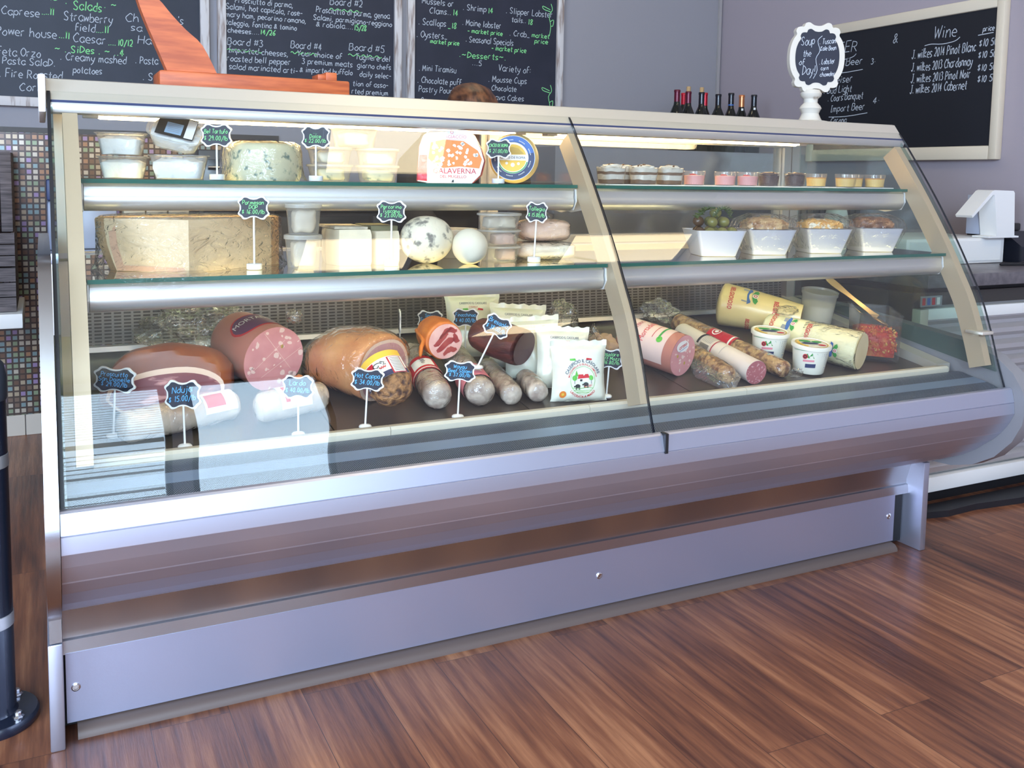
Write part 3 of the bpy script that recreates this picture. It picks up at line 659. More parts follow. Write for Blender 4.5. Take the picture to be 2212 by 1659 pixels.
M['bagwhite'] = mat('milky_mozzarella_bag', (.82, .80, .66), .28, bump=.35, scale=15, coat=.3, sss=.1)
M['bowl'] = mat('white_melamine', (.58, .58, .64), .25)
M['olive'] = mat('green_olive', (.22, .20, .045), .25, col2=(.13, .12, .03), scale=14)
M['olivedark'] = mat('brown_olive', (.10, .055, .03), .25)
M['herb'] = mat('rosemary', (.06, .09, .025), .6)
M['grain'] = mat('grain_salad', (.58, .38, .18), .6, col2=(.34, .16, .06), scale=60, bump=.8, lo=.38, hi=.6)
M['corn'] = mat('feta_corn_salad', (.72, .38, .09), .5, col2=(.80, .70, .52), scale=52, bump=.8, lo=.40, hi=.46)
M['stew'] = mat('brown_mushroom_salad', (.34, .15, .06), .4, col2=(.14, .055, .025), scale=45, bump=.8)
M['redpep'] = mat('chopped_red_pepper', (.62, .045, .015), .3, col2=(.72, .22, .04), scale=60, bump=.7, lo=.36, hi=.5)
M['redpep2'] = mat('orange_pepper_bit', (.75, .20, .02), .3); M['seed'] = mat('yellow_pepper_bit', (.80, .48, .10), .3)
M['brass'] = mat('bronze_spoon', (.46, .33, .17), .3, .8)
M['cream'] = mat('whipped_cream', (.70, .64, .54), .6, bump=.4, scale=60); M['choc'] = mat('chocolate_mousse', (.055, .018, .012), .5, bump=.4, scale=80)
M['cocoa'] = mat('cocoa_sponge', (.16, .075, .03), .7); M['pinkm'] = mat('pink_mousse', (.78, .36, .34), .5); M['custard'] = mat('yellow_custard', (.82, .56, .17), .4, sss=.1); M['caramel'] = mat('caramel_top', (.70, .30, .04), .3)
M['doily'] = mat('white_doily_paper', (.84, .82, .76), .7)
M['bread'] = mat('tied_brown_bag', (.40, .26, .16), .7)

def cyl_fn(p0, ax, ref, r, off=.0006, r1=None, L_=1.0):
    p0, ax = Vector(p0), Vector(ax).normalized(); ref = Vector(ref); ref = (ref - ax * ref.dot(ax)).normalized(); w = ax.cross(ref)
    def f(s, t):                       # s round the girth (metres from ref), t along the axis
        rr = (r if r1 is None else r + (r1 - r) * t / L_) + off
        return p0 + ax * t + (ref * math.cos(s / r) + w * math.sin(s / r)) * rr
    return f
def patch(mb, fn, s0, s1, t0, t1, mi=0, n=14, m=6):
    vs = [fn(s0 + (s1 - s0) * i / n, t0 + (t1 - t0) * j / m) for j in range(m + 1) for i in range(n + 1)]
    mb.add(vs, [(j * (n + 1) + i, j * (n + 1) + i + 1, (j + 1) * (n + 1) + i + 1, (j + 1) * (n + 1) + i) for j in range(m) for i in range(n)], mi)
def loft(mb, rings, mi=0, cap0=True, cap1=True, mids=None):
    k = len(rings[0]); vs = [p for r in rings for p in r]
    for i in range(len(rings) - 1):
        for j in range(k):
            pass
    fs = []; ms = []
    for i in range(len(rings) - 1):
        for j in range(k):
            fs.append((i * k + j, i * k + (j + 1) % k, (i + 1) * k + (j + 1) % k, (i + 1) * k + j)); ms.append(mids[j] if mids else mi)
    if cap0: fs.append(tuple(range(k - 1, -1, -1))); ms.append(mi)
    if cap1: fs.append(tuple(range((len(rings) - 1) * k, len(rings) * k))); ms.append(mi)
    o = len(mb.v); mb.v += [tuple(v) for v in vs]
    for f, m_ in zip(fs, ms): mb.f.append(tuple(q + o for q in f)); mb.m.append(m_)
def rough(mb, amp, fr, seed=0):
    for i, v in enumerate(mb.v):
        p = Vector(v); n = noise.noise_vector(p * fr + Vector((seed * 3.1, 0, seed))); mb.v[i] = tuple(p + n * amp)
    return mb
SH1, SH2 = 1.0863, .9058
VIEW = Vector((-.4466, -.8902, 0)).normalized()      # towards the customer side of the shop
VR = Vector((.8935, -.4490, 0)).normalized()

# ------------------------------------------------------------------ tubs of crumbly cheese, top shelf
def cheese_tub(label, x, y, z, l, d, h, rot=(0, 0, 0), withlabel=False):
    t = thing('cheese_tub', label, 'tub', (x, y, z), 'ribbed tubs of crumbly white cheese', rot)
    def ring(a, b, zz, n=36):
        out = []
        for i in range(n):
            q = 2 * math.pi * i / n; c, s_ = math.cos(q), math.sin(q); e = .45
            out.append((math.copysign(abs(c) ** e, c) * a, math.copysign(abs(s_) ** e, s_) * b, zz))
        return out
    mb = MB(); rg = []
    for k in range(5):
        q = k / 4; rr = ring(l / 2 * (.80 + .18 * q), d / 2 * (.80 + .18 * q), h * q * .93)
        rg.append([(p[0] * (1 + (.012 if i % 2 else -.012)), p[1] * (1 + (.012 if i % 2 else -.012)), p[2]) for i, p in enumerate(rr)])
    rg += [ring(l / 2, d / 2, h * .93), ring(l / 2 + .004, d / 2 + .004, h * .97), ring(l / 2 + .004, d / 2 + .004, h), ring(l / 2 - .001, d / 2 - .001, h)]
    loft(mb, rg, 0, True, False); mb.build('tub', 'milky', t, 40, local=True)
    mb = MB(); loft(mb, [ring(l / 2 * .77, d / 2 * .77, .002), ring(l / 2 * .88, d / 2 * .88, h * .45), ring(l / 2 * .90, d / 2 * .9, h * .70), ring(l / 2 * .6, d / 2 * .6, h * .84)], 0)
    rough(mb, .003, 60, x * 9); mb.v = [(v[0], v[1], max(v[2], .0015)) for v in mb.v]; mb.build('crumbly_cheese', 'crumbly', t, 60, local=True)
    mb = MB(); loft(mb, [ring(l / 2 - .001, d / 2 - .001, h), ring(l / 2 - .006, d / 2 - .006, h - .002), ring(.001, .001, h - .002)], 0, False, False); mb.build('lid_film', 'film', t, 40, local=True)
    if withlabel:
        mb = MB(); f = lambda a, b: Vector((a, b, h + .0012))
        rect2(mb, f, -l * .36, -d * .40, l * .33, d * .44, 0); rect2(mb, lambda a, b: Vector((a, b, h + .0018)), -l * .20, -d * .30, l * .10, d * .14, 1)
        rect2(mb, lambda a, b: Vector((a, b, h + .0018)), l * .16, -d * .36, l * .32, d * .40, 2)
        for k in range(5): rect2(mb, lambda a, b: Vector((a, b, h + .0024)), -l * .16, -d * .22 + k * d * .07, l * .06, -d * .20 + k * d * .07, 3)
        for k in range(9): rect2(mb, lambda a, b: Vector((a, b, h + .0018)), -l * .35 + k * .0065, d * .40, -l * .35 + k * .0065 + .0035, d * .47, 0)
        mb.build('paper_label', ['inkblack', 'sky', 'paper', 'inkgrey'], t, 0, local=True)
cheese_tub('crumbly white cheese tub at the bottom left of the top shelf stack', .142, .235, SH1 + .0002, .092, .085, .046, (0, 0, -.25))
cheese_tub('crumbly white cheese tub at the front, under the tilted labelled one', .246, .180, SH1 + .0002, .112, .085, .050, (0, 0, -.25))
cheese_tub('crumbly white cheese tub stacked second, behind the tilted one', .140, .245, SH1 + .0485, .092, .085, .046, (0, 0, -.25))
cheese_tub('tilted crumbly cheese tub with black and white label on its lid', .250, .256, SH1 + .0800, .112, .074, .042, (.80, .22, -.25), True)

def film_shell(mb_src, parent, scale=1.03, c=None, amp=.003, fr=40, name='cling_film', m='film', drop=None):
    mb = MB(); c = Vector(c); mb.v = [tuple(c + (Vector(v) - c) * scale) for v in mb_src.v]; mb.f = list(mb_src.f); mb.m = [0] * len(mb.f)
    rough(mb, amp, fr)
    if drop is not None: mb.v = [(v[0], v[1], max(v[2], drop)) for v in mb.v]
    return mb.build(name, m, parent, 60)
def arc(cx, cy, r, a0, a1, n): return [(cx + r * math.cos(math.radians(a0 + (a1 - a0) * i / n)), cy + r * math.sin(math.radians(a0 + (a1 - a0) * i / n))) for i in range(n + 1)]

# gorgonzola: half wheel in film
t = thing('gorgonzola_wedge', 'blue-veined half wheel of cheese wrapped in cling film', 'cheese', (.425, .23, SH1))
pl = [(a_ + .002, b_ + .024) for a_, b_ in arc(.425, .19, .082, 205, 335, 10) + arc(.43, .25, .085, 0, 180, 10)]
mb = MB(); rg = []
for z, k in ((0, .94), (.012, 1.0), (.06, .99), (.074, .955), (.080, .86)): rg.append([(.425 + (p[0] - .425) * k, .215 + (p[1] - .215) * k, SH1 + z) for p in pl])
loft(mb, rg); mb2 = mb; mb.build('cheese', 'blue_cheese', t, 50)
sk = MB(); rg2 = [[(.425 + (p[0] - .425) * k + (-.009 * w if p[0] < .40 else .004 * w), .215 + (p[1] - .215) * k, SH1 + z) for p in pl] for z, k, w in ((.001, 1.10, 1.0), (.014, 1.06, .6), (.03, 1.03, .2), (.062, 1.025, 0), (.078, .98, 0), (.084, .86, 0))]
loft(sk, rg2, 0, False); rough(sk, .003, 45, 3); sk.v = [(v[0], v[1], max(v[2], SH1)) for v in sk.v]; sk.build('cling_film', 'film', t, 60)

# ------------------------------------------------------------------ round deli tubs with lids; what is inside is a thing of its own
def deli_tub(label, x, y, z, r, h, inside=None, ilabel=None, pieces=1, group='lidded deli tubs of cut cheese', mi='milky'):
    t = thing('deli_tub', label, 'tub', (x, y, z), group)
    MB().lathe([(0, .001), (r * .80, 0), (r * .83, .003), (r * .90, h * .55), (r * .955, h * .86), (r * .985, h * .86), (r * .985, h * .9), (r * .96, h * .9)], (x, y, z), (0, 0, 1), 36).build('tub', mi, t, 40)
    MB().lathe([(r * .955, h * .87), (r * 1.03, h * .87), (r * 1.035, h * .90), (r * 1.03, h * .985), (r * .99, h), (r * .95, h), (r * .93, h * .955), (0, h * .955)], (x, y, z), (0, 0, 1), 36).build('lid', 'lid', t, 40)
    if inside:
        mb = MB(); rnd = random.Random(int(x * 1000 + z * 777))
        for k in range(pieces):
            a = rnd.uniform(0, 6.28); q = 0 if pieces == 1 else r * .30; w = r * (.62 if pieces == 1 else .40)
            mb.blob((x + q * math.cos(a + k * 6.28 / pieces), y + q * math.sin(a + k * 6.28 / pieces), z + h * .42), (w, w * .9, h * .38), None, .25, 1.6, 3, 0, k + x * 30, fn=lambda p: Vector([math.copysign(abs(c) ** .5, c) for c in p]))
        mb.v = [(v[0], v[1], max(z + .003, min(v[2], z + h * .84))) for v in mb.v]
        o = mb.build('cheese_chunk', inside, None, 50, loc=(x, y, z + .003)); settag(o, ilabel, 'cheese', 'cheese pieces inside deli tubs')
deli_tub('shallow lidded deli tub at the bottom left of five beside the blue half wheel', 0.576, 0.218, SH1, .0515, .038, 'blue_cheese', 'blue cheese inside the bottom left tub of the top shelf pyramid')
deli_tub('shallow lidded deli tub second in the left stack of the top shelf pyramid', 0.576, 0.220, SH1 + .0383, .0515, .038, 'blue_pale', 'pale veined cheese inside the upper left tub of the top shelf pyramid')
deli_tub('shallow lidded deli tub at the bottom right of the top shelf pyramid', 0.689, 0.218, SH1, .0500, .038, 'blue_cheese', 'blue cheese inside the bottom right tub of the top shelf pyramid')
deli_tub('shallow lidded deli tub second in the right stack of the top shelf pyramid', 0.689, 0.220, SH1 + .0383, .0500, .038, 'blue_pale', 'pale veined cheese inside the upper right tub of the top shelf pyramid')
deli_tub('lidded deli tub crowning the top shelf pyramid, straddling both stacks', 0.635, 0.223, SH1 + .0768, .0535, .047, 'blue_pale', 'pale cheese inside the tub crowning the top shelf pyramid')
G2 = 'lidded deli tubs on the middle shelf'
deli_tub('tall lidded tub under another beside the big parmesan block', .476, .0660, SH2, .0390, .070, 'tan_cheese', 'grey-tan cheese inside the lower tall tub beside the parmesan', 1, G2)
deli_tub('tall lidded tub on top of another beside the big parmesan block', .477, .0660, SH2 + .0703, .0375, .064, 'tan_cheese', 'jagged cheese chunk inside the upper tall tub beside the parmesan', 1, G2)
deli_tub('shallow lidded tub, bottom of three between the rind balls and flat cheeses', .945, .090, SH2, .0505, .0372, 'pink_cheese', 'pinkish cheese pieces inside the bottom tub of the stack of three', 2, G2)
deli_tub('shallow lidded tub, middle of three between the rind balls and flat cheeses', .945, .091, SH2 + .0374, .0505, .0372, 'pink_cheese', 'pinkish cheese pieces inside the middle tub of the stack of three', 2, G2)
deli_tub('shallow lidded tub, top of three beside the Tallegio price tag', .945, .091, SH2 + .0748, .0515, .0378, 'tan_cheese', 'tan cheese pieces inside the top tub of the stack of three', 2, G2)
deli_tub('cream lidded tub standing behind the small rind ball', .890, .22, SH2, .052, .070, None, None, 1, G2, 'lid')

# ------------------------------------------------------------------ red and white paper-wrapped round (GALAVERNA) and the labelled wheel
t = thing('wrapped_cheese', 'red and white paper-wrapped cheese with an orange picture on its face', 'cheese', (.85, .19, SH1))
GU = VR; GN = VIEW; gc = Vector((.860, .180, SH1 + .0655))
out = [(-.083, -.062), (-.079, .02), (-.070, .046), (-.052, .058), (.034, .058), (.052, .050), (.070, .018), (.079, -.012), (.070, -.047), (.050, -.0655), (-.06, -.0655)]
mb = MB(); rg = []
for d, k in ((-.085, .92), (-.075, 1.0), (-.012, 1.0), (-.003, .975)): rg.append([gc + GU * p[0] * k + Vector((0, 0, 1)) * (p[1] * k if p[1] > -.06 else p[1]) + GN * d for p in out])
loft(mb, rg, 0, True, False); rough(mb, .0025, 60); mb.v = [(v[0], v[1], max(v[2], SH1 + .0003)) for v in mb.v]; mb.build('paper_wrap', 'crimson', t, 25)
fp = MB(); K = [(.975 * p[0], .975 * p[1] if p[1] > -.06 else p[1]) for p in out]; gf = frame_fn(gc + GN * -.0025, GU, (0, 0, 1))
poly2(fp, gf, K, 0)
f2 = frame_fn(gc + GN * -.0025, GU, (0, 0, 1), .0016); f3 = frame_fn(gc + GN * -.0025, GU, (0, 0, 1), .0022)
poly2(fp, f2, [(-.081, -.06), (-.077, .0), (-.058, .0), (-.058, -.062)], 1)                    # red edge strip
poly2(fp, f2, [(-.056, -.008), (-.05, .03), (-.02, .037), (.028, .034), (.062, .012), (.072, -.008), (.066, -.030), (.02, -.026), (-.02, -.03), (-.04, -.022)], 2)
rnd = random.Random(5)
for i in range(46):
    cx, cy = rnd.uniform(-.045, .062), rnd.uniform(-.024, .030)
    poly2(fp, f3, [(cx + rnd.uniform(.002, .006) * math.cos(q), cy + rnd.uniform(.002, .006) * math.sin(q)) for q in [k * 1.05 for k in range(6)]], 0)
printon(fp, 'GALAVERNA', .0130, f3, .007, -.043, 3, 1.0); printon(fp, 'DEL MUGELLO', .0070, f3, .004, -.0535, 3, 1.0)
printon(fp, 'PALAGIACCIO', .0078, f3, .0, .040, 4, 1.0); rect2(fp, f3, -.036, .0368, .034, .0373, 4); rect2(fp, f3, -.034, .0495, .03, .0499, 4)
disc2(fp, f3, .004, 0, .0545, 4, 14, .0026); poly2(fp, f3, [(.0, -.064), (.006, -.064), (.006, -.0575), (.002, -.0585)], 5)
fp.build('printed_label', ['paper', 'crimson', 'pinkorange' if 'pinkorange' in M else 'orange', 'red', 'pinkink', 'inkblack'], t, 0)

t = thing('round_cheese', 'round yellow cheese standing on edge with a blue and white round label', 'cheese', (1.035, .20, SH1))
wc = Vector((1.026, .186, SH1 + .0632)); wn = (VIEW + Vector((-.10, 0, .03))).normalized(); wu = Vector((0, 0, 1)).cross(wn).normalized(); wv = wn.cross(wu)
MB().lathe([(0, -.07), (.049, -.07), (.059, -.058), (.0615, -.035), (.060, -.010), (.055, .0), (0, .0015)], wc, wn, 44).build('rind', 'wheelrind', t, 40)
q = MB(); rings = [(.0545, 0, .0008), (.0535, 1, .0014), (.0525, 2, .0019), (.0385, 0, .0024), (.036, 5, .0028)]
for r_, mi, of in rings: disc2(q, frame_fn(wc, wu, wv, of + .0012), r_, 0, 0, mi, 44)
f4 = frame_fn(wc, wu, wv, .0046); f5 = frame_fn(wc, wu, wv, .0052); f6 = frame_fn(wc, wu, wv, .0058)
disc2(q, f4, .0335, 0, 0, 3, 40); disc2(q, f4, .0378, 0, 0, 4, 30, .0352, 1, math.radians(195), math.radians(345))
disc2(q, f4, .0520, 0, 0, 1, 40, .0395, 1, math.radians(15), math.radians(150))
rect2(q, f5, -.035, -.006, .035, .008, 0); printon(q, 'CACIO DE ROMA', .0062, f6, 0, -.0022, 2, .92)
poly2(q, f5, [(-.028, .009), (-.016, .022), (-.002, .027), (.013, .023), (.028, .010)], 6); disc2(q, f5, .005, 0, -.017, 0, 18); disc2(q, f5, .0035, -.015, -.013, 0, 14); disc2(q, f5, .0035, .014, -.014, 0, 14)
for i in range(9):
    for k in range(5): a_ = math.radians(40 * i + 90 + k * 4.5); disc2(q, f5, .0452, 0, 0, 0, 3, .0432, 1, a_, a_ + .045)
q.build('round_label', ['paper', 'blue', 'navy', 'yellow', 'green', 'whiteplastic', 'gold'], t, 0)
o = MB().blob((.955, .30, SH1 + .056), (.026, .02, .055), None, .2, 3, 3, 0, 1, -.0555).build('wrapped_wedge', 'smoothrind', None, 50, loc=(.935, .27, SH1)); settag(o, 'gold film-wrapped cheese wedge between the paper-wrapped round and yellow wheel', 'cheese')

# ------------------------------------------------------------------ parmesan
t = thing('parmesan_block', 'large film-wrapped quarter wheel of parmesan with reddish rind', 'cheese', (.26, .14, SH2))
C_, A_, B_ = (.240, .016), (.100, .112), (.426, .142)
pl = [C_, (.304, .057), (.364, .099), B_] + [(p[0] + .013, p[1] + .050) for p in [(.436, .122), (.43, .18), (.38, .235), (.30, .262), (.21, .25), (.13, .205), (.085, .135), (.073, .09)]] + [A_, (.171, .063)]
mids = [0, 0, 0] + [1] * 9 + [0, 0]
mb = MB(); rg = []
for z, k in ((0, -.9), (.02, -.5), (.05, 0), (.08, .25), (.1, .3), (.1035, .22)):
    rr = []
    for i, p in enumerate(pl):
        dx = .022 * k if i in (9, 10, 11, 12) else 0
        if i == 12: dx *= .8
        rr.append((p[0] - dx, p[1] + dx * .4, SH2 + z))
    rg.append(rr)
loft(mb, rg, 0, True, True, mids)
bk = MB(); fL = frame_fn((A_[0], A_[1], SH2), (C_[0] - A_[0], C_[1] - A_[1], 0), (0, 0, 1), .0009)
mb.build('cheese', ['parm', 'rind'], t, 30)
rb = MB(); poly2(rb, fL, [(.001, .1035), (.016, .1035), (.022, .05), (.034, .012), (.16, .010), (.165, .001), (.02, .001), (.006, .05)], 0); rb.build('rind_edge', mat('pink_rind_edge', (.66, .38, .24), .55), t, 0)
fm = MB(); rg = [[(.26 + (p[0] - .26) * k, .14 + (p[1] - .14) * k, SH2 + z) for p in pl] for z, k in ((.0008, 1.10), (.012, 1.055), (.035, 1.04), (.07, 1.035), (.102, 1.03), (.1075, .99), (.109, .6))]
loft(fm, rg, 0, False); fm.v = [(v[0], v[1], v[2]) for v in fm.v]; rough(fm, .0010, 30, 8); fm.v = [(v[0], max(v[1], -.03), max(v[2], SH2 + .0004)) for v in fm.v]; fm.build('cling_film', 'filmthin', t, 60)
fl = MB(); n = 22; vs = []
for j in range(5):
    for i in range(n + 1):
        u = i / n; x = .105 + u * .16; dep = math.sin(u * math.pi) ** .7
        y = .012 - .030 * min(1, j / 2) * (1 if j else 0) + .004 * noise.noise(Vector((x * 60, j, 0))); z = SH2 + .006 - max(0, j - 2) * .014 * dep + .003 * noise.noise(Vector((x * 50, j * 2, 5)))
        vs.append((x, y if j < 2 else -.0545 - .002 * (j % 2), z))
fl.add(vs, [(j * (n + 1) + i, j * (n + 1) + i + 1, (j + 1) * (n + 1) + i + 1, (j + 1) * (n + 1) + i) for j in range(4) for i in range(n)])
fl.build('film_skirt', 'filmthin', t, 60)

# ------------------------------------------------------------------ pecorino, rind balls, taleggio
t = thing('pecorino_wedge', 'pale pecorino wedge with greyish rind behind the Tuscano price tag', 'cheese', (.60, .06, SH2))
def wedge(mb, pl, z0, h, mids=None, c=None):
    pl = [(p[0] + .026, p[1] + .096) for p in pl]
    c = c or (sum(p[0] for p in pl) / len(pl), sum(p[1] for p in pl) / len(pl))
    loft(mb, [[(c[0] + (p[0] - c[0]) * k, c[1] + (p[1] - c[1]) * k, z0 + z) for p in pl] for z, k in ((0, .965), (h * .12, 1), (h * .86, 1), (h, .95))], 0, True, True, mids)
mb = MB(); wedge(mb, [(.515, .03), (.53, -.022), (.60, -.030), (.602, .08), (.58, .13), (.53, .12)], SH2, .078, [0, 0, 0, 1, 1, 1]); mb.build('cheese', ['pec', 'pecrind'], t, 30)
rt = MB().box((.548, .084, SH2 + .0781), (.624, .215, SH2 + .0835)); rough(rt, .002, 50).build('rind', 'pecrind', t, 30)
t = thing('pecorino_wedge', 'pecorino wedge with dark olive rind beside the large mouldy ball', 'cheese', (.64, .06, SH2), 'pecorino wedges')
mb = MB(); wedge(mb, [(.606, .0), (.612, -.028), (.668, -.018), (.672, .06), (.66, .13), (.61, .12)], SH2, .074, [0, 0, 0, 1, 1, 1]); mb.build('cheese', ['pec', 'pecrind'], t, 30)
MB().box((.634, .096, SH2 + .0742), (.696, .215, SH2 + .0845)).build('rind', mat('dark_olive_rind', (.15, .14, .07), .6), t, 20)
o = MB().blob((.760, .085, SH2 + .0535), (.060, .060, .054), None, .05, 1.4, 4, 0, 2, -.0533).build('rind_ball', 'mouldy', None, 60, loc=(.760, .085, SH2)); settag(o, 'large mouldy white rind-covered cheese ball on the middle shelf', 'cheese')
o = MB().blob((.846, .035, SH2 + .040), (.040, .040, .0405), None, .04, 1.6, 4, 0, 6, -.0398).build('rind_ball', 'smoothrind', None, 60, loc=(.846, .035, SH2)); settag(o, 'smaller smooth cream cheese ball resting against the large mouldy one', 'cheese')
sq = lambda e: (lambda p: Vector([math.copysign(abs(c) ** e, c) for c in p]))
def flat_cheese(label, c, r, rz, m):
    t = thing('soft_cheese', label, 'cheese', (c[0], c[1], c[2] - r[2]), 'film-wrapped flat soft cheeses')
    from mathutils import Euler
    R_ = Euler((0, 0, rz)); mb = MB().blob(c, r, R_, .06, 2, 4, 0, c[0] * 9, -r[2] * .98, sq(.55)); mb.build('cheese', m, t, 50)
    film_shell(mb, t, 1.03, c, .0025, 48, 'cling_film', 'filmthin', c[2] - r[2] + .0003); return t
flat_cheese('flat film-wrapped soft cheese lying under another beside the Tallegio tag', (1.078, .122, SH2 + .021), (.076, .056, .0205), -.22, 'taleggio')
t2 = flat_cheese('pinkish film-wrapped soft cheese lying on top of the other flat one', (1.080, .126, SH2 + .0700), (.064, .048, .026), -.22, 'taleggio_p')
MB().blob((1.078, .12, SH2 + .1015), (.022, .016, .011), None, .5, 3, 3).build('film_knot', 'filmthin', t2, 60)

# ------------------------------------------------------------------ bowls of salad
from mathutils import Euler
def bowl_set(label, x, y, fill):
    t = thing('square_bowl', label, 'bowl', (x, y, SH2), 'square white salad bowls')
    a0 = -.32; ca, sa = math.cos(a0), math.sin(a0)
    def ring(h, z, n=5, rr=.16):
        out = []
        for k in range(4):
            for i in range(n):
                q = math.radians(k * 90 + 90 * i / (n - 1)); cx, cy = [(1, 1), (-1, 1), (-1, -1), (1, -1)][k]
                px, py = h * (1 - rr) * cx + h * rr * math.cos(q), h * (1 - rr) * cy + h * rr * math.sin(q); out.append((x + px * ca - py * sa, y + px * sa + py * ca, SH2 + z))
        return out
    mb = MB(); loft(mb, [ring(.044, 0), ring(.047, .001), ring(.0665, .066), ring(.0675, .068), ring(.0635, .0675), ring(.045, .004)], 0, True, True); mb.build('bowl', 'bowl', t, 45)
    f = MB(); loft(f, [ring(.054, .012), ring(.070, .055), ring(.0745, .069), ring(.067, .094), ring(.036, .1085)], 0, False, True); rough(f, .004, 30, x * 5)
    if fill != 'olive': f.build('cling_film', 'film', t, 60)
    return t
def heap(x, y, rx, h, m, seed, label, cat, bits=()):
    mb = MB().blob((x, y, SH2 + .0690), (rx, rx * .95, h), Euler((0, 0, -.32)), .20, 8, 4, 0, seed, .0004, sq(.72))
    rnd = random.Random(seed)
    for m_, n, s_ in bits:
        for k in range(n):
            a, q = rnd.uniform(0, 6.28), .92 * math.sqrt(rnd.random()); zz = math.sqrt(1 - q * q) * h
            mb.blob((x + rx * .92 * q * math.cos(a), y + rx * .88 * q * math.sin(a), SH2 + .0675 + zz * .96), (s_, s_ * .7, s_ * .6), None, .4, 3, 1, m_, k)
    o = mb.build(cat.replace(' ', '_'), m, None, 60, loc=(x, y, SH2 + .0695)); settag(o, label, cat); o['kind'] = 'stuff'
BW = [(1.572, .086), (1.743, .086), (1.946, .086), (2.146, .086)]
bowl_set('square white bowl of green olives and rosemary, first beside the mid post', *BW[0], 'olive')
bowl_set('square white bowl heaped with pale grain salad', *BW[1], 'g'); bowl_set('square white bowl heaped with orange and white chopped salad', *BW[2], 'g'); bowl_set('square white bowl of dark brown salad, nearest the end glass', *BW[3], 'g')
heap(*BW[1], .058, .030, ['grain', 'fat', 'pinkish' if 'pinkish' in M else 'pinkm'], 3, 'pale brown grain salad heaped in the second white bowl', 'grain salad', ((0, 150, .0048), (1, 40, .005), (2, 22, .005)))
heap(*BW[2], .057, .025, ['corn', 'cream', 'stew'], 4, 'orange salad with white cheese cubes in the third white bowl', 'corn salad', ((0, 120, .0052), (1, 46, .0058), (2, 14, .005)))
heap(*BW[3], .055, .030, ['stew', 'pinkish' if 'pinkish' in M else 'grain'], 5, 'dark brown salad peaked in the white bowl nearest the end glass', 'brown salad', ((0, 110, .0062), (1, 14, .005)))
rnd = random.Random(11)
ols = [(-.037, -.032, 0), (-.002, -.036, 0), (.034, -.031, 0), (-.044, .004, 0), (.044, .006, 0), (0, 0, 0), (-.020, -.018, .026), (.019, -.017, .026), (-.022, .038, 0), (.018, .040, 0), (0, .018, .026), (.036, .014, .026), (-.040, .014, .027), (.001, -.004, .050)]
for k, (dx, dy, dz) in enumerate(ols):
    x, y = BW[0][0] + dx, BW[0][1] + dy; z = SH2 + .062 + dz; big = k in (1,)
    from mathutils import Euler
    o = MB().blob((x, y, z), (.0158 if not big else .0165, .0145, .014), Euler((0, .2, rnd.uniform(0, 3))), .03, 2, 3).build('olive', 'olivedark' if k in (3, 4, 8, 12, 14, 15) else 'olive', None, 60, loc=(x, y, z - .014))
    settag(o, 'brown olive among the green ones in the rosemary bowl' if k in (3, 4, 8, 12, 14, 15) else 'plump green olive heaped in the white bowl with rosemary', 'olive', 'brown olives in the bowl' if k in (3, 4, 8, 12, 14, 15) else 'green olives in the bowl')
def sprig(p0, p1, label, hz):
    mb = MB(); p0, p1 = Vector(p0), Vector(p1); rnd = random.Random(int(p0.x * 999)); pts = [p0.lerp(p1, k / 8) + Vector((0, 0, hz * math.sin(math.pi * k / 8))) for k in range(9)]
    mb.tube(pts, .0014, 5)
    for k in range(44):
        q = k / 44; p = p0.lerp(p1, q) + Vector((0, 0, hz * math.sin(math.pi * q))); d = Vector((rnd.uniform(-1, 1), rnd.uniform(-1, 1), rnd.uniform(-.2, 1))).normalized() * .013 + (p1 - p0).normalized() * .008
        mb.tube([p, p + d * .6, p + d], [.0012, .0015, .0004], 4)
    o = mb.build('rosemary_sprig', 'herb', None, 60, loc=tuple(p0)); settag(o, label, 'herb')
sprig((1.532, .040, SH2 + .104), (1.618, .072, SH2 + .098), 'rosemary sprig lying over the olives, tip pointing right', .022)
sprig((1.560, .078, SH2 + .126), (1.506, .072, SH2 + .098), 'rosemary sprig lying over the olives, lower and towards the mid post', .006)

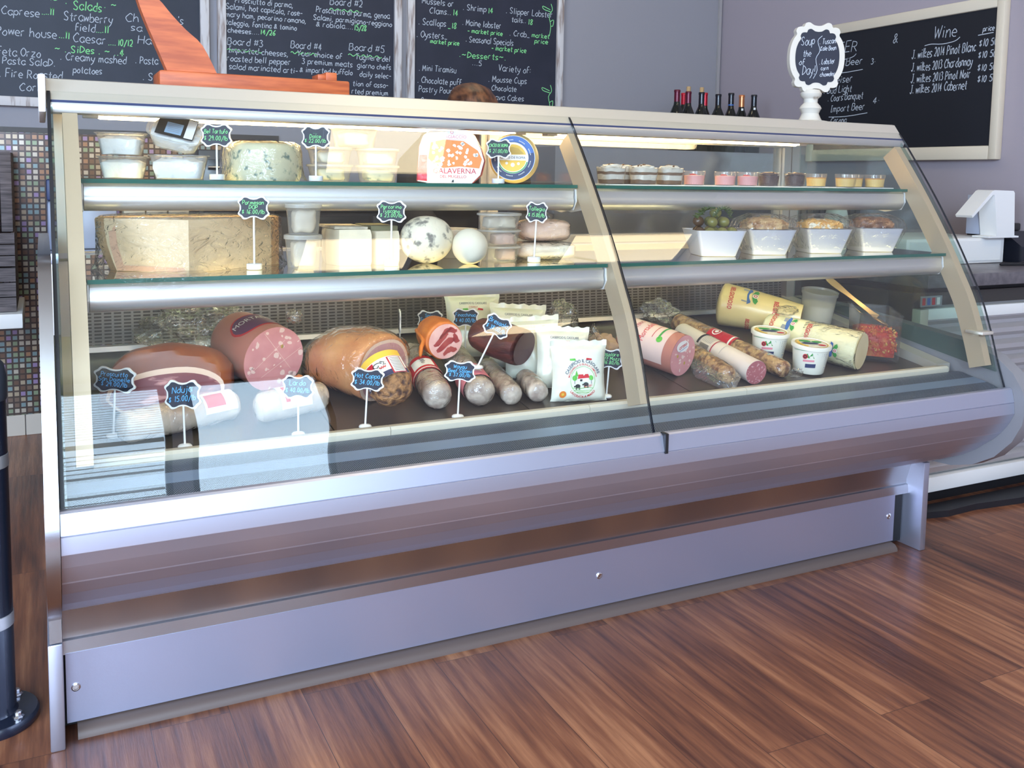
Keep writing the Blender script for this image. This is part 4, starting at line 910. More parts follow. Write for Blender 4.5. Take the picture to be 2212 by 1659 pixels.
# ------------------------------------------------------------------ dessert cups on the top right shelf
def cup(kind, x, y, label, group):
    h, r, z = (.038, .031, SH1 + .0028)[0:3]; t = thing('dessert_cup', label, 'dessert cup', (x, y, z), group)
    if kind == 'tira': h, r = .044, .034
    MB().lathe([(0, .0012), (r * .84, .0), (r * .86, .001), (r, h), (r * 1.03, h), (r * .97, h - .001), (r * .83, .003)], (x, y, z), (0, 0, 1), 28, sq=.25 if kind == 'tira' else 0).build('cup', 'plastic', t, 40)
    L = {'tira': [('cocoa', .002, .012), ('cream', .012, .025), ('cocoa', .025, .032), ('cream', .032, .041)], 'pink': [('pinkm', .002, .026)], 'choc': [('choc', .002, .029)], 'yel': [('custard', .002, .024), ('caramel', .024, .0265)]}[kind]
    for m, a, b in L:
        ra, rb = r * (.82 + .13 * a / h), r * (.82 + .13 * b / h); mb = MB().lathe([(0, a), (ra, a), (rb, b), (rb * .5, b + .001), (0, b + .001)], (x, y, z), (0, 0, 1), 24, sq=.25 if kind == 'tira' else 0)
        if kind == 'tira': rough(mb, .0022, 70, x * 11)
        mb.build('filling' if m not in ('cocoa', 'caramel') else ('cocoa_layer' if m == 'cocoa' else 'caramel'), m, t, 50)
    if kind == 'tira':
        mb = MB().blob((x, y, z + .043), (r * .80, r * .80, .008), None, .35, 3, 3, 0, x * 7); mb.build('cream_topping', ['cream'], t, 60)
        mb = MB(); rnd = random.Random(int(x * 1e4))
        for k in range(12): a, q = rnd.uniform(0, 6.28), rnd.uniform(0, r * .8); mb.blob((x + q * math.cos(a), y + q * math.sin(a), z + .051 - q * .15), .003, None, .5, 3, 1)
        mb.build('cocoa_crumbs', 'cocoa', t, 60)
    if kind == 'choc': MB().blob((x, y, z + .033), (r * .8, r * .8, .007), None, .5, 4, 3, 0, x * 3).build('chocolate_curl', 'choc', t, 60)
    if kind == 'pink': MB().blob((x - .004, y, z + .0275), (.011, .009, .004), None, .4, 3, 2, 0, x).build('berry_sauce', 'red', t, 60)
def cups(kind, spots, fmt, group):
    for (x, y), w in zip(spots, fmt): cup(kind, x, y, w, group)
cups('tira', [(1.292, .155), (1.374, .225), (1.388, .150), (1.473, .155)], ['tiramisu cup half hidden by the middle post and gasket', 'tiramisu cup standing behind the other tiramisu cups', 'tiramisu cup in the middle of the front three', 'tiramisu cup at the end of its row, beside the pink mousse'], 'tiramisu cups')
cups('pink', [(1.563, .165), (1.668, .165), (1.735, .15)], ['pink mousse cup standing apart beside the tiramisu', 'pink mousse cup in the middle of the three pink ones', 'pink mousse cup touching the chocolate side of its row'], 'pink mousse cups')
cups('choc', [(1.823, .165), (1.907, .150)], ['dark chocolate mousse cup beside the pink mousse', 'dark chocolate mousse cup farther from the pink mousse'], 'chocolate mousse cups')
cups('yel', [(2.022, .185), (2.072, .120), (2.148, .165), (2.205, .135)], ['yellow custard cup nearest the chocolate mousse, set back', 'yellow custard cup second from the chocolate mousse', 'yellow custard cup third from the chocolate mousse', 'yellow custard cup nearest the end glass'], 'yellow custard cups')
for x0, x1, lab in ((1.255, 1.955, 'long white doily paper under the tiramisu, pink and chocolate cups'), (1.975, 2.27, 'white doily paper under the yellow custard cups')):
    mb = MB(); n = 60; pts = []
    for k in range(n): a = k / n * 2 * math.pi; c, s_ = math.cos(a), math.sin(a); pts.append(((x0 + x1) / 2 + math.copysign(abs(c) ** .25, c) * (x1 - x0) / 2 * (1 + .006 * (k % 2)), .185 + math.copysign(abs(s_) ** .25, s_) * .078 * (1 + .03 * (k % 2))))
    mb.prism(pts, (0, 0, SH1 + .0026), (1, 0, 0), (0, 1, 0), .0022); o = mb.build('doily', 'doily', None, 0, loc=((x0 + x1) / 2, .185, SH1)); settag(o, lab, 'doily', 'paper doilies')

# ------------------------------------------------------------------ meats on the deck
from mathutils import Euler
def axis_frame(p0, p1, ref=(0, 0, 1)):
    p0, p1 = Vector(p0), Vector(p1); ax = (p1 - p0); L_ = ax.length; ax.normalize(); r = Vector(ref); r = (r - ax * r.dot(ax)).normalized(); return p0, p1, ax, L_, r, ax.cross(r)
def log(mb, p0, p1, r0, r1, mi=0, seg=32, round0=.6, round1=.6, n=14, bulge=0.0, squash=1.0):
    p0, p1, ax, L_, u, w = axis_frame(p0, p1); prof = []
    for k in range(7): q = math.radians(90 * k / 6); prof.append((r0 * math.sin(q) if round0 else (r0 if k else 0), r0 * round0 * (1 - math.cos(q))))
    for k in range(1, n): q = k / n; prof.append((r0 + (r1 - r0) * q + bulge * math.sin(math.pi * q), r0 * round0 + (L_ - r0 * round0 - r1 * round1) * q))
    for k in range(6, -1, -1): q = math.radians(90 * k / 6); prof.append((r1 * math.sin(q) if round1 else (r1 if k else 0), L_ - r1 * round1 * (1 - math.cos(q))))
    mb.lathe(prof, p0, ax, seg, mi, squash, 1.0, up=u); return mb
def on_deck(x, y, r): return Vector((x, y, deckz(y) + r * 1.012))
def zmin(mb, f):   # keep a soft thing's underside on the tray
    mb.v = [(v[0], v[1], max(v[2], f(v[1]) + .0004)) for v in mb.v]; return mb
def lowest(*ps): return (ps[0][0], ps[0][1], deckz(ps[0][1]))

# dry-cured ham, cut face towards the customer
t = thing('cured_ham', 'dry-cured ham leg with orange-brown skin and dark red cut face', 'ham', (.21, .2, deckz(.2)))
mb = MB(); rg = []; K = 28
secs = [(x_ + .014, *r_) for x_, *r_ in [(.075, .20, .020, .022, .665), (.085, .195, .042, .040, .668), (.12, .19, .062, .060, .668), (.17, .19, .074, .066, .664), (.225, .20, .080, .066, .660), (.28, .205, .078, .060, .655), (.315, .205, .070, .052, .648), (.338, .205, .046, .038, .640)]]
SX = [c_[0] for c_ in secs]; secs = [tuple(q) for q in (lambda L: [[.5 * (2 * b_[j] + (c_[j] - a_[j]) * t_ + (2 * a_[j] - 5 * b_[j] + 4 * c_[j] - d_[j]) * t_ ** 2 + (-a_[j] + 3 * b_[j] - 3 * c_[j] + d_[j]) * t_ ** 3) for j in range(5)] for a_, b_, c_, d_ in [(L[max(i - 1, 0)], L[i], L[i + 1], L[min(i + 2, len(L) - 1)]) for i in range(len(L) - 1)] for t_ in (0, .25, .5, .75)] + [list(L[-1])])(secs)]
for x, y, ry, rz, zc in secs:
    zc = deckz(y) + rz + .002; rg.append([(x + .012 * math.cos(2 * math.pi * k / K), y + ry * math.cos(2 * math.pi * k / K), zc + rz * math.sin(2 * math.pi * k / K)) for k in range(K)])
loft(mb, rg); rough(mb, .004, 18, 2)
# slice the front off: flatten points in front of the cutting plane
pc, nc = Vector((.21, .150, .65)), Vector((-.12, -.96, .16)).normalized()
mb.v = [tuple(Vector(v) - nc * max(0, (Vector(v) - pc).dot(nc))) for v in mb.v]; zmin(mb, deckz); mb.build('ham', 'prosc', t, 30)
cu, cv = Vector((0, 0, 1)).cross(nc).normalized(), None; cv = nc.cross(cu); fc = frame_fn(pc, cu, cv, .0012)
edge = [(-.118, -.015), (-.108, .012), (-.07, .030), (-.02, .042), (.04, .045), (.085, .034), (.112, .012), (.110, -.018), (.08, -.040), (.02, -.052), (-.04, -.052), (-.09, -.042)]
edge = smoothline(edge + [edge[0]], 3)[:-1]
fb = MB(); poly2(fb, fc, edge, 0); poly2(fb, frame_fn(pc, cu, cv, .0020), [(a * .94, b * .82 - .004) for a, b in edge], 1); fb.build('cut_face', ['ham_fat', 'prosc_red'], t, 0)

# mortadella with purple label
t = thing('mortadella', 'large mortadella with purple label, cut face dotted with white fat', 'mortadella', (.42, .28, deckz(.28)))
m1 = Vector((.448, .225, deckz(.225) + .077)); dr = Vector((-.30, .92, .13)).normalized(); m0 = m1 + dr * .20
q = log(MB(), m0, m1, .070, .0755, 0, 44, .55, 0, 10, .002); zmin(q, deckz); q.build('casing', 'mortskin', t, 40)
p0, p1, ax, L_, u, w = axis_frame(m0, m1); ff = frame_fn(m1, Vector((0, 0, 1)).cross(ax), (0, 0, 1), .001)
fw_ = Vector((0, 0, 1)).cross(ax).normalized(); fv = ax.cross(fw_); ff = frame_fn(m1, fw_, fv, .0008); ff2 = frame_fn(m1, fw_, fv, .0014); ff3 = frame_fn(m1, fw_, fv, .002)
def face(mb, f1, f2, R_, n, seed, spots=1, smax=.0055, rim=0, gmi=3):
    disc2(mb, f1, R_, 0, 0, 0, 44); rnd = random.Random(seed)
    for k in range(n):
        a, q = rnd.uniform(0, 6.28), R_ * .93 * math.sqrt(rnd.random()); s = rnd.uniform(.25, 1) * smax; e = rnd.uniform(.5, 1.0); r0 = rnd.uniform(0, 3)
        pts = []
        for i in range(7):
            b = i * .9; px, py = s * math.cos(b) * rnd.uniform(.7, 1.1), s * e * math.sin(b) * rnd.uniform(.7, 1.1); pts.append((q * math.cos(a) + px * math.cos(r0) - py * math.sin(r0), q * math.sin(a) + px * math.sin(r0) + py * math.cos(r0)))
        poly2(mb, f2, pts, 1)
    for k in range(spots): a = 1.0 + k * 2.1; poly2(mb, f2, [(R_ * .45 * math.cos(a) + .004 * math.cos(i * 1.05), R_ * .45 * math.sin(a) + .005 * math.sin(i * 1.05)) for i in range(6)], 2)
fb = MB(); face(fb, ff, ff2, .0752, 34, 4, 1, .0088)
for a in (.3, 2.0, 3.6): ribbons(fb, [[(.07 * math.cos(a), .07 * math.sin(a)), (-.05 * math.cos(a + .6), -.05 * math.sin(a + .6))]], ff3, .0008, 1)
fb.build('cut_face', ['mort', 'fat', 'gold'], t, 0)
lb = MB(); cf = cyl_fn(m0, ax, (0, 0, 1), .0745, .0016); side = 1 if cf(.05, .1).x < m0.x + ax.x * .1 else -1
def lf(a, b): return cf(side * a, b)
def pill(mb, fn, s0, s1, t0, t1, mi, n=22, m=8):
    """rounded strip laid on a curved surface"""
    vs = []; hw = (t1 - t0) / 2
    for i in range(n + 1):
        s = s0 + (s1 - s0) * i / n; d = min(i, n - i) / n * (s1 - s0); k = 1 if d > hw else math.sqrt(max(0.02, 1 - (1 - d / hw) ** 2))
        for j in range(m + 1): vs.append(fn(s, (t0 + t1) / 2 + hw * k * (2 * j / m - 1)))
    mb.add(vs, [(i * (m + 1) + j, i * (m + 1) + j + 1, (i + 1) * (m + 1) + j + 1, (i + 1) * (m + 1) + j) for i in range(n) for j in range(m)], mi)
pill(lb, lf, -.075, .075, .085, .170, 2); pill(lb, lambda a, b: lf(a * 1.002, b) + Vector((0, 0, .0008)), -.070, .070, .090, .165, 0)
lf2 = lambda a, b: cyl_fn(m0, ax, (0, 0, 1), .0745, .0034)(side * -a, b)
printon(lb, 'MORTADELLA', .017, lambda a, b: cyl_fn(m0, ax, (0, 0, 1), .0745, .0036)(side * -a, .125 - b), 0, 0, 1, .85)
lb.build('purple_label', ['purple', 'whiteplastic', 'red'], t, 40)
# its plastic bag, pulled back
bg = MB().blob((.310, .445, .722), (.115, .06, .070), Euler((0, 0, -.2)), .55, 2.6, 4, 0, 5); rough(bg, .008, 26, 4); zmin(bg, lambda y: deckz(y)); bg.v = [(v[0], min(v[1], .53), v[2]) for v in bg.v]
bg.build('pulled_back_bag', 'bagfilm', t, 60)
k = MB().blob((.50, .245, .775), (.018, .012, .018), None, .5, 4, 3, 0, 9).build('bag_edge', 'bagfilm', t, 60)

# two cream sausages at the front left, film wrapped with printed bands
def wrapped_log(name, label, cat, p0, p1, r0, r1, m, film=True, group=None, bulge=.002, r_=.6, seed=1, parts=None, fscale=1.035):
    p0, p1 = Vector(p0), Vector(p1); t = thing(name, label, cat, lowest(((p0.x + p1.x) / 2, (p0.y + p1.y) / 2)), group)
    mb = log(MB(), p0, p1, r0, r1, 0, 32, r_, r_, 14, bulge); rough(mb, r0 * .05, 30, seed); zmin(mb, deckz) if min(p0.z - deckz(p0.y), p1.z - deckz(p1.y)) < r0 * 1.6 else 0
    mb.build('sausage', m, t, 50)
    if film:
        fm = log(MB(), p0, p1, r0 * fscale, r1 * fscale, 0, 30, r_, r_, 16, bulge); rough(fm, .0030, 55, seed); zmin(fm, deckz); fm.build('cling_film', 'film', t, 60)
    return t, p0, p1
t, a, b = wrapped_log('salami', 'cream-cased salami lying along the front rail before the cured ham', 'salami', (.105, .022, deckz(.022) + .033), (.345, .100, deckz(.1) + .032), .031, .030, 'sal_cream', seed=2)
_, _, ax, L_, u, w = axis_frame(a, b); cf = cyl_fn(a, ax, VIEW + Vector((0, 0, .9)), .0325, .0012); lb = MB(); patch(lb, cf, -.03, .03, .165, .235, 0); patch(lb, cyl_fn(a, ax, VIEW + Vector((0, 0, .9)), .0325, .002), -.012, .018, .17, .21, 1); lb.build('printed_band', ['paper', 'red'], t, 60)
t, a, b = wrapped_log('salami', 'pale salami with printed band lying behind the Lardo price tag', 'salami', (.372, .060, deckz(.06) + .033), (.535, .100, deckz(.1) + .033), .032, .031, 'sal_cream', seed=5)
_, _, ax, L_, u, w = axis_frame(a, b); lb = MB(); patch(lb, cyl_fn(a, ax, VIEW + Vector((0, 0, .9)), .034, .0012), -.034, .034, .045, .115, 0); patch(lb, cyl_fn(a, ax, VIEW + Vector((0, 0, .9)), .034, .002), -.02, .02, .055, .065, 1); lb.build('printed_band', ['paper', 'red'], t, 60)
o = MB().blob((.488, .165, deckz(.165) + .030), (.022, .018, .028), None, .2, 3, 3).build('nduja_sausage', mat('red_orange_sausage', (.58, .10, .03), .4, col2=(.75, .45, .22), scale=35), None, 60, loc=(.488, .165, deckz(.165))); settag(o, 'small red and orange sausage end between mortadella and Lardo tag', 'sausage')

# film-wrapped cooked ham
t = thing('cooked_ham', 'film-wrapped roast ham with tan rind and large pink cut face', 'ham', (.64, .19, deckz(.19)))
mb = MB(); rg = []; K = 30; hd = Vector((.42, -.90, 0)).normalized(); hx = Vector((.90, .42, 0)).normalized(); hc = Vector((.677, .13, 0))
def hring(d, rx, rz, dx=0):
    o_ = hc - hd * d + hx * dx; out = []
    for k in range(K):
        a = 2 * math.pi * k / K; c, s_ = math.cos(a), math.sin(a); z = rz * (1 + s_) if s_ > 0 else rz * (1 + math.copysign(abs(s_) ** .45, s_))
        p = o_ + hx * (rx * math.copysign(abs(c) ** .8, c)); out.append((p.x, p.y, deckz(p.y) + .001 + z))
    return out
secs = [(.20, .035, .030, -.02), (.185, .062, .050, -.02), (.14, .080, .064, -.012), (.08, .086, .0715, -.005), (.02, .0845, .0725, 0), (.004, .082, .071, 0), (0, .078, .068, 0)]
for s_ in secs: rg.append(hring(*s_))
loft(mb, rg); mb.build('ham', 'ham_skin', t, 50)
fb = MB(); fr_ = hring(0, .0765, .0672); cx = sum((Vector(p) for p in fr_), Vector()) / K
for k, mi, of in ((1.0, 0, .0012), (.90, 1, .0022)): fb.add([Vector((cx + (Vector(p) - cx) * k)) + hd * of for p in fr_], [tuple(range(K))], mi)
fb.build('cut_face', ['ham_fat', 'ham_pink'], t, 0)
fm = MB(); loft(fm, [hring(d - .004 if d < .1 else d + .006, rx * 1.035, rz * 1.03, dx) for d, rx, rz, dx in secs] ); rough(fm, .0028, 48, 6); zmin(fm, deckz); fm.build('cling_film', 'film', t, 60)

# hot coppa with its big label
t = thing('hot_coppa', 'stubby chilli-crusted coppa with yellow, red and navy label', 'coppa', (.665, .045, deckz(.045)))
a, b = on_deck(.668, .008, .043) + Vector((0, -.004, .002)), on_deck(.655, .098, .052) + Vector((0, 0, .042))
mb = log(MB(), a, b, .045, .040, 0, 34, .75, .8, 12, .008); rough(mb, .0035, 40, 3); zmin(mb, deckz); mb.build('sausage', 'pepper_crust', t, 60)
_, _, ax, L_, u, w = axis_frame(a, b); lb = MB(); rf = VIEW + Vector((0, 0, .45)); R0 = .0525
cf = cyl_fn(a, ax, rf, R0, .0014); sg = 1 if (cf(.03, .05) - cf(0, .05)).dot(VR) > 0 else -1
lay = lambda of: (lambda s, t_: cyl_fn(a, ax, rf, R0, of)(sg * s, t_))
patch(lb, lay(.0014), -.056, .056, .030, .100, 0); patch(lb, lay(.002), -.056, .056, .082, .100, 1); patch(lb, lay(.002), -.056, -.014, .048, .080, 2); patch(lb, lay(.002), -.056, .056, .030, .044, 3); patch(lb, lay(.002), .018, .050, .030, .080, 2)
patch(lb, lay(.0026), .021, .047, .032, .078, 0); patch(lb, lay(.0026), -.052, -.032, .032, .043, 0)
for k in range(9): patch(lb, lay(.0032), .023, .045, .036 + k * .0046, .0372 + k * .0046, 4, 4, 1)
for k in range(8): patch(lb, lay(.0032), -.050 + k * .0022, -.049 + k * .0022, .034, .042, 4, 1, 1)
ribbons(lb, [smoothline([(-.010 + .0022 * k, .054 + (.005 if k % 2 else -.001)) for k in range(10)])], lay(.0032), .0016, 2)
ribbons(lb, [[(-.008 + .012 * math.cos(q) * (1 - q / 9), .067 + .006 * math.sin(q)) for q in [k * .6 for k in range(11)]], [(.002, .074), (.01, .068), (.006, .062), (.012, .062)]], lay(.0032), .002, 4)
lb.build('printed_label', ['paper', 'yellow', 'crimson', 'navy', 'inkblack'], t, 60)

# long salamis pointing at the customer
def long_salami(label, p0, p1, r, m, seed, band=None, group='film-wrapped long salamis'):
    t, a, b = wrapped_log('salami', label, 'salami', p0, p1, r * .95, r, m, True, group, .001, .6, seed, fscale=1.05)
    if band:
        _, _, ax, L_, u, w = axis_frame(a, b); lb = MB()
        for (t0, t1, s0, s1, mi, of) in band: patch(lb, cyl_fn(a, ax, VIEW * .6 + Vector((0, 0, 1)), r * 1.06, of), s0, s1, t0, t1, mi)
        lb.build('printed_band', ['paper', 'red', 'inkblack', 'pinkink'], t, 60)
    return t, a, b
t, a, b = long_salami('film-wrapped salami with red and white band beside the hot coppa', on_deck(.816, .33, .032), on_deck(.770, .020, .033), .033, 'sal_mould', 2, [(.13, .215, -.07, .07, 1, .0014), (.150, .195, -.022, .030, 0, .0022), (.205, .2105, -.07, .07, 0, .0022)])
_, _, ax, L_, u, w = axis_frame(a, b); lb = MB(); st = [smoothline([(-.018, .004), (-.012, .010), (-.010, -.004), (-.002, .006), (.002, -.003), (.008, .007), (.012, -.002), (.020, .004)])]; fnn = cyl_fn(a, ax, VIEW * .6 + Vector((0, 0, 1)), .0385, .003); ribbons(lb, st, lambda p, q: fnn(.005 - q, .172 + p), .0018, 0); lb.build('band_writing', 'inkblack', t, 0)
long_salami('film-wrapped salami with faded pink band behind the Waygu price tag', on_deck(.918, .30, .032), on_deck(.872, .012, .034), .034, 'sal_mould', 7, [(.18, .26, -.07, .07, 3, .0014), (.20, .235, -.018, .018, 0, .0022)])
long_salami('film-wrapped plain salami lying under the bresaola', on_deck(.975, .22, .024), on_deck(.950, .008, .024), .025, 'sal_mould', 9)
long_salami('film-wrapped plain salami between the bresaola and the mozzarella bags', on_deck(1.034, .125, .024), on_deck(1.018, .008, .024), .025, 'sal_mould', 12)

# coppa and bresaola lying on top of the salamis
def rest(x, y, r, lift): return Vector((x, y, deckz(y) + lift + r))
t = thing('coppa', 'round coppa with orange rubbed skin and marbled red and white face', 'coppa', (.86, .22, .70))
c1 = Vector((.846, .175, .707)); c0 = c1 + Vector((-.02, .86, .10)).normalized() * .10
mb = log(MB(), c0, c1, .044, .047, 0, 36, .6, .12, 8, .002, 1.0); rough(mb, .002, 40); mb.build('sausage', 'coppaskin', t, 50)
p0, p1, ax, L_, u, w = axis_frame(c0, c1); fw_ = Vector((0, 0, 1)).cross(ax).normalized(); fv = ax.cross(fw_); fb = MB(); disc2(fb, frame_fn(c1, fw_, fv, .003), .0435, 0, 0, 0, 40); 
f9 = frame_fn(c1, fw_, fv, .0036); rnd = random.Random(4)
for (x0, y0, x1, y1, wd) in ((-.030, -.008, .004, .018, .011), (-.022, -.020, .022, .004, .013), (.000, .022, .028, .030, .010), (-.004, -.032, .030, -.016, .011), (.020, .014, .036, -.004, .009), (-.016, .012, .012, .032, .008)):
    n = 8; top = []; bot = []
    for i in range(n + 1):
        q = i / n; h = wd * .74 * math.sin(math.pi * min(max(q, .06), .94)) ** .5; dx, dy = x1 - x0, y1 - y0; L2 = math.hypot(dx, dy); px, py = x0 + dx * q, y0 + dy * q + .004 * math.sin(q * 5 + x0 * 90); j = rnd.uniform(.75, 1.15)
        top.append((px - dy / L2 * h * j, py + dx / L2 * h * j)); bot.append((px + dy / L2 * h * j, py - dx / L2 * h * j))
    pts = top + bot[::-1]; pts = [(a_ * min(1, .042 / max(1e-6, math.hypot(a_, b_))), b_ * min(1, .042 / max(1e-6, math.hypot(a_, b_)))) for a_, b_ in pts]; poly2(fb, f9, pts, 1)
fb.build('cut_face', [mat('coppa_fat', (.80, .50, .44), .4, col2=(.72, .38, .33), scale=40), mat('coppa_lean', (.30, .035, .04), .35, col2=(.40, .08, .07), scale=40)], t, 0)
MB().tube([c0 + Vector((-.04, -.02, .005)), c1 + Vector((-.050, .012, .0)), c1 + Vector((-.060, .004, -.012)), c1 + Vector((-.064, -.004, -.022)), c1 + Vector((-.068, -.012, -.030))], [.006, .006, .0055, .005, .003], 8).build('casing_tail', 'coppaskin', t, 60)
t = thing('bresaola', 'dark brown bresaola lying on the salamis, cut face towards the customer', 'bresaola', (.97, .15, .66))
b1 = Vector((1.012, .085, .694)); b0 = b1 + Vector((-.42, .62, .15)).normalized() * .145
mb = log(MB(), b0, b1, .050, .055, 0, 40, .55, .10, 10, .003, .80); rough(mb, .003, 30, 3); mb.build('beef', 'bres', t, 50)
p0, p1, ax, L_, u, w = axis_frame(b0, b1); fw_ = Vector((0, 0, 1)).cross(ax).normalized(); fv = ax.cross(fw_); fb = MB(); disc2(fb, frame_fn(b1, u, w, .0026), .0515, 0, 0, 0, 40, 0, .80)
fb.build('cut_face', 'bres_end', t, 0)

# mozzarella bags
def pillow(label, c, w_, h_, T, tilt, yaw, logo=False, seed=0, roll=0.0):
    c = Vector(c); t = thing('mozzarella_bag', label, 'bag of mozzarella', tuple(c), 'milky white mozzarella bags')
    R_ = Euler((tilt, roll, yaw), 'XYZ').to_matrix(); U, V_, Nn = R_ @ Vector((1, 0, 0)), R_ @ Vector((0, 0, 1)), R_ @ Vector((0, -1, 0))
    def pos(a, b, s, of=0.0):   # a,b in -1..1
        e = max(0, (1 - abs(a) ** 3.2)) ** .6 * max(0, (1 - abs(b) ** 4)) ** .6
        wr = .0025 * noise.noise(Vector((a * 4, b * 4 + seed, s + seed * 3))) * (1 if abs(b) < .99 else 2)
        sx = 1 - .10 * (1 - abs(b)) ** .5
        q = c + V_ * h_ / 2 + U * (a * w_ / 2 * sx) + V_ * (b * h_ / 2) + Nn * (s * (T / 2 * e + of) + wr)
        return q
    mb = MB(); n = 20
    for s in (1, -1): mb.add([pos(-1 + 2 * i / n, -1 + 2 * j / n, s) for j in range(n + 1) for i in range(n + 1)], [((j * (n + 1) + i, j * (n + 1) + i + 1, (j + 1) * (n + 1) + i + 1, (j + 1) * (n + 1) + i))[::s] for j in range(n) for i in range(n)])
    zmin(mb, deckz); mb.build('bag', 'bagwhite', t, 60)
    sl = MB(); sl.add([pos(-1 + 2 * i / n, 1, 0) + V_ * (.012 * j + .002 * math.sin(i * 1.7) * j) + Nn * (.003 * math.sin(i * .9 + seed) * j) for j in (0, 1) for i in range(n + 1)], [(i, i + 1, n + 2 + i, n + 1 + i) for i in range(n)]); sl.build('seal_edge', 'bagwhite', t, 60)
    fn = lambda a, b, of=.0018: pos(a / (w_ / 2), b / (h_ / 2), 1, of)
    lg = MB(); pt = lambda of: (lambda a, b: fn(a, b, of))
    if logo:
        ox, oy = .004, -.014; sh = lambda of: (lambda a, b: fn(a + ox, b + oy, of))
        printon(lg, 'CASEIFICIO IL CASOLARE', .0078, sh(.0016), 0, 0, 0, .86, 'CENTER', .01, (.0425, math.pi / 2)); printon(lg, 'MOZZARELLA DI BUFALA CAMPANA', .0050, sh(.0016), 0, 0, 1, .86, 'CENTER', .005, (.0355, math.pi / 2))
        printon(lg, 'LAVORATA A MANO', .0062, sh(.0016), 0, 0, 1, .95, 'CENTER', .01, (-.0425, -math.pi / 2))
        disc2(lg, sh(.0014), .0330, 0, 0, 2, 40, .0322)
        poly2(lg, sh(.0018), [(-.014, .004), (-.012, .014), (.014, .015), (.018, .006)], 1); poly2(lg, sh(.0016), [(-.012, -.004), (-.012, .004), (.016, .006), (.016, -.003)], 5); poly2(lg, sh(.0022), [(-.008, -.002), (-.008, .003), (-.002, .003), (-.002, -.002)], 3)
        for x, s in ((-.022, 1.0), (.022, .9)): disc2(lg, sh(.0018), .0065 * s, x, .006, 2, 14); poly2(lg, sh(.0016), [(x - .001, -.008), (x + .001, -.008), (x + .001, .002), (x - .001, .002)], 6)
        poly2(lg, sh(.002), [(-.022, .010), (-.017, .024), (-.012, .010)], 2)
        for x, y in ((-.014, -.013), (.008, -.009)): disc2(lg, sh(.002), .0045, x, y, 3, 12, 0, 1.5); disc2(lg, sh(.002), .002, x - .008, y - .001, 3, 8); [poly2(lg, sh(.002), [(x + d, y - .009), (x + d + .0012, y - .009), (x + d + .0012, y - .002), (x + d, y - .002)], 3) for d in (-.005, -.003, .003, .005)]
        ribbons(lg, [[(-.028, -.017), (-.01, -.019), (.01, -.017), (.028, -.019)], [(-.024, -.023), (0, -.025), (.022, -.023)], [(-.016, -.028), (.016, -.028)]], sh(.0018), .001, 2); ribbons(lg, [[(.004, -.014), (.024, -.010)], [(.004, -.017), (.024, -.013)], [(.008, -.018), (.008, -.012)], [(.018, -.016), (.018, -.010)]], sh(.002), .0009, 1)
        disc2(lg, pt(.0018), .0085, -.046, -.047, 4, 18); disc2(lg, pt(.0024), .0035, -.046, -.047, 7, 12)
    if not logo: printon(lg, 'CASEIFICIO IL CASOLARE', .0062, pt(.0016), 0, h_ * .36, 0, .8); printon(lg, 'DI BUFALA', .0042, pt(.0016), 0, h_ * .30, 1, .9)
    poly2(lg, pt(.0016), [(-.03, h_ * .25), (-.014, h_ * .25), (-.016, h_ * .29), (-.03, h_ * .285)], 2); poly2(lg, pt(.0016), [(.012, h_ * .26), (.028, h_ * .25), (.028, h_ * .28), (.014, h_ * .295)], 1)
    lg.build('printed_logo', ['navy', 'red', 'ltgreen', 'inkblack', 'orange', 'paper', 'inkgrey', 'yellow'], t, 0)
pillow('front mozzarella bag standing upright with farm logo beside the Buff Mozz tag', (1.118, .0, deckz(.0) + .002), .140, .132, .052, -.10, -.26, True, 1)
pillow('mozzarella bag leaning just behind the farm-logo bag', (1.120, .085, deckz(.085) + .002), .140, .140, .05, -.22, -.22, False, 2, .06)
pillow('mozzarella bag standing third from the front of its row', (1.085, .165, deckz(.165) + .002), .150, .145, .05, -.25, -.30, False, 3, -.05)
pillow('mozzarella bag standing fourth from the front, level with the bresaola', (1.075, .245, deckz(.245) + .002), .150, .155, .05, -.28, -.34, False, 4, .05)
pillow('rearmost mozzarella bag showing between the coppa and the bresaola', (1.000, .350, deckz(.350) + .002), .150, .160, .05, -.30, -.30, False, 5)

# right-hand section
t = thing('mortadella', 'mortadella in pink printed paper with white oval sticker on its face', 'mortadella', (1.47, .17, deckz(.17)))
m1 = on_deck(1.484, .085, .056) + Vector((0, 0, .001)); m0 = m1 + Vector((-.30, .86, .13)).normalized() * .20
q = log(MB(), m0, m1, .054, .0555, 0, 40, .5, 0, 10, .001); zmin(q, deckz); q.build('casing', 'mortskin', t, 40)
p0, p1, ax, L_, u, w = axis_frame(m0, m1); fw_ = Vector((0, 0, 1)).cross(ax).normalized(); fv = ax.cross(fw_); fb = MB(); face(fb, frame_fn(m1, fw_, fv, .0008), frame_fn(m1, fw_, fv, .0014), .0552, 24, 9, 3, .0068)
disc2(fb, frame_fn(m1, fw_, fv, .002), .0155, -.008, .026, 3, 28, 0, 1.75); 
fst = frame_fn(m1, (fw_ * .94 + fv * .34), (fv * .94 - fw_ * .34), .003); printon(fb, 'CITTERIO', .0080, fst, .0015, .0245, 4, .74, 'CENTER', .02); poly2(fb, fst, [(-.016, .0205), (-.016, .0192), (.019, .0192), (.019, .0205)], 5)
fb.build('cut_face', ['mort', 'fat', 'gold', 'paper', 'red', 'blue'], t, 0)
lb = MB(); rf = VIEW * .8 + Vector((0, 0, .9)); cf = lambda of: cyl_fn(m0, ax, rf, .0555, of); patch(lb, cf(.0016), -.085, .085, .03, .172, 0, 24); patch(lb, cf(.0024), -.085, .02, .143, .149, 2, 24)
sg = 1 if (cf(0)(.03, .1) - cf(0)(0, .1)).dot(VR) > 0 else -1
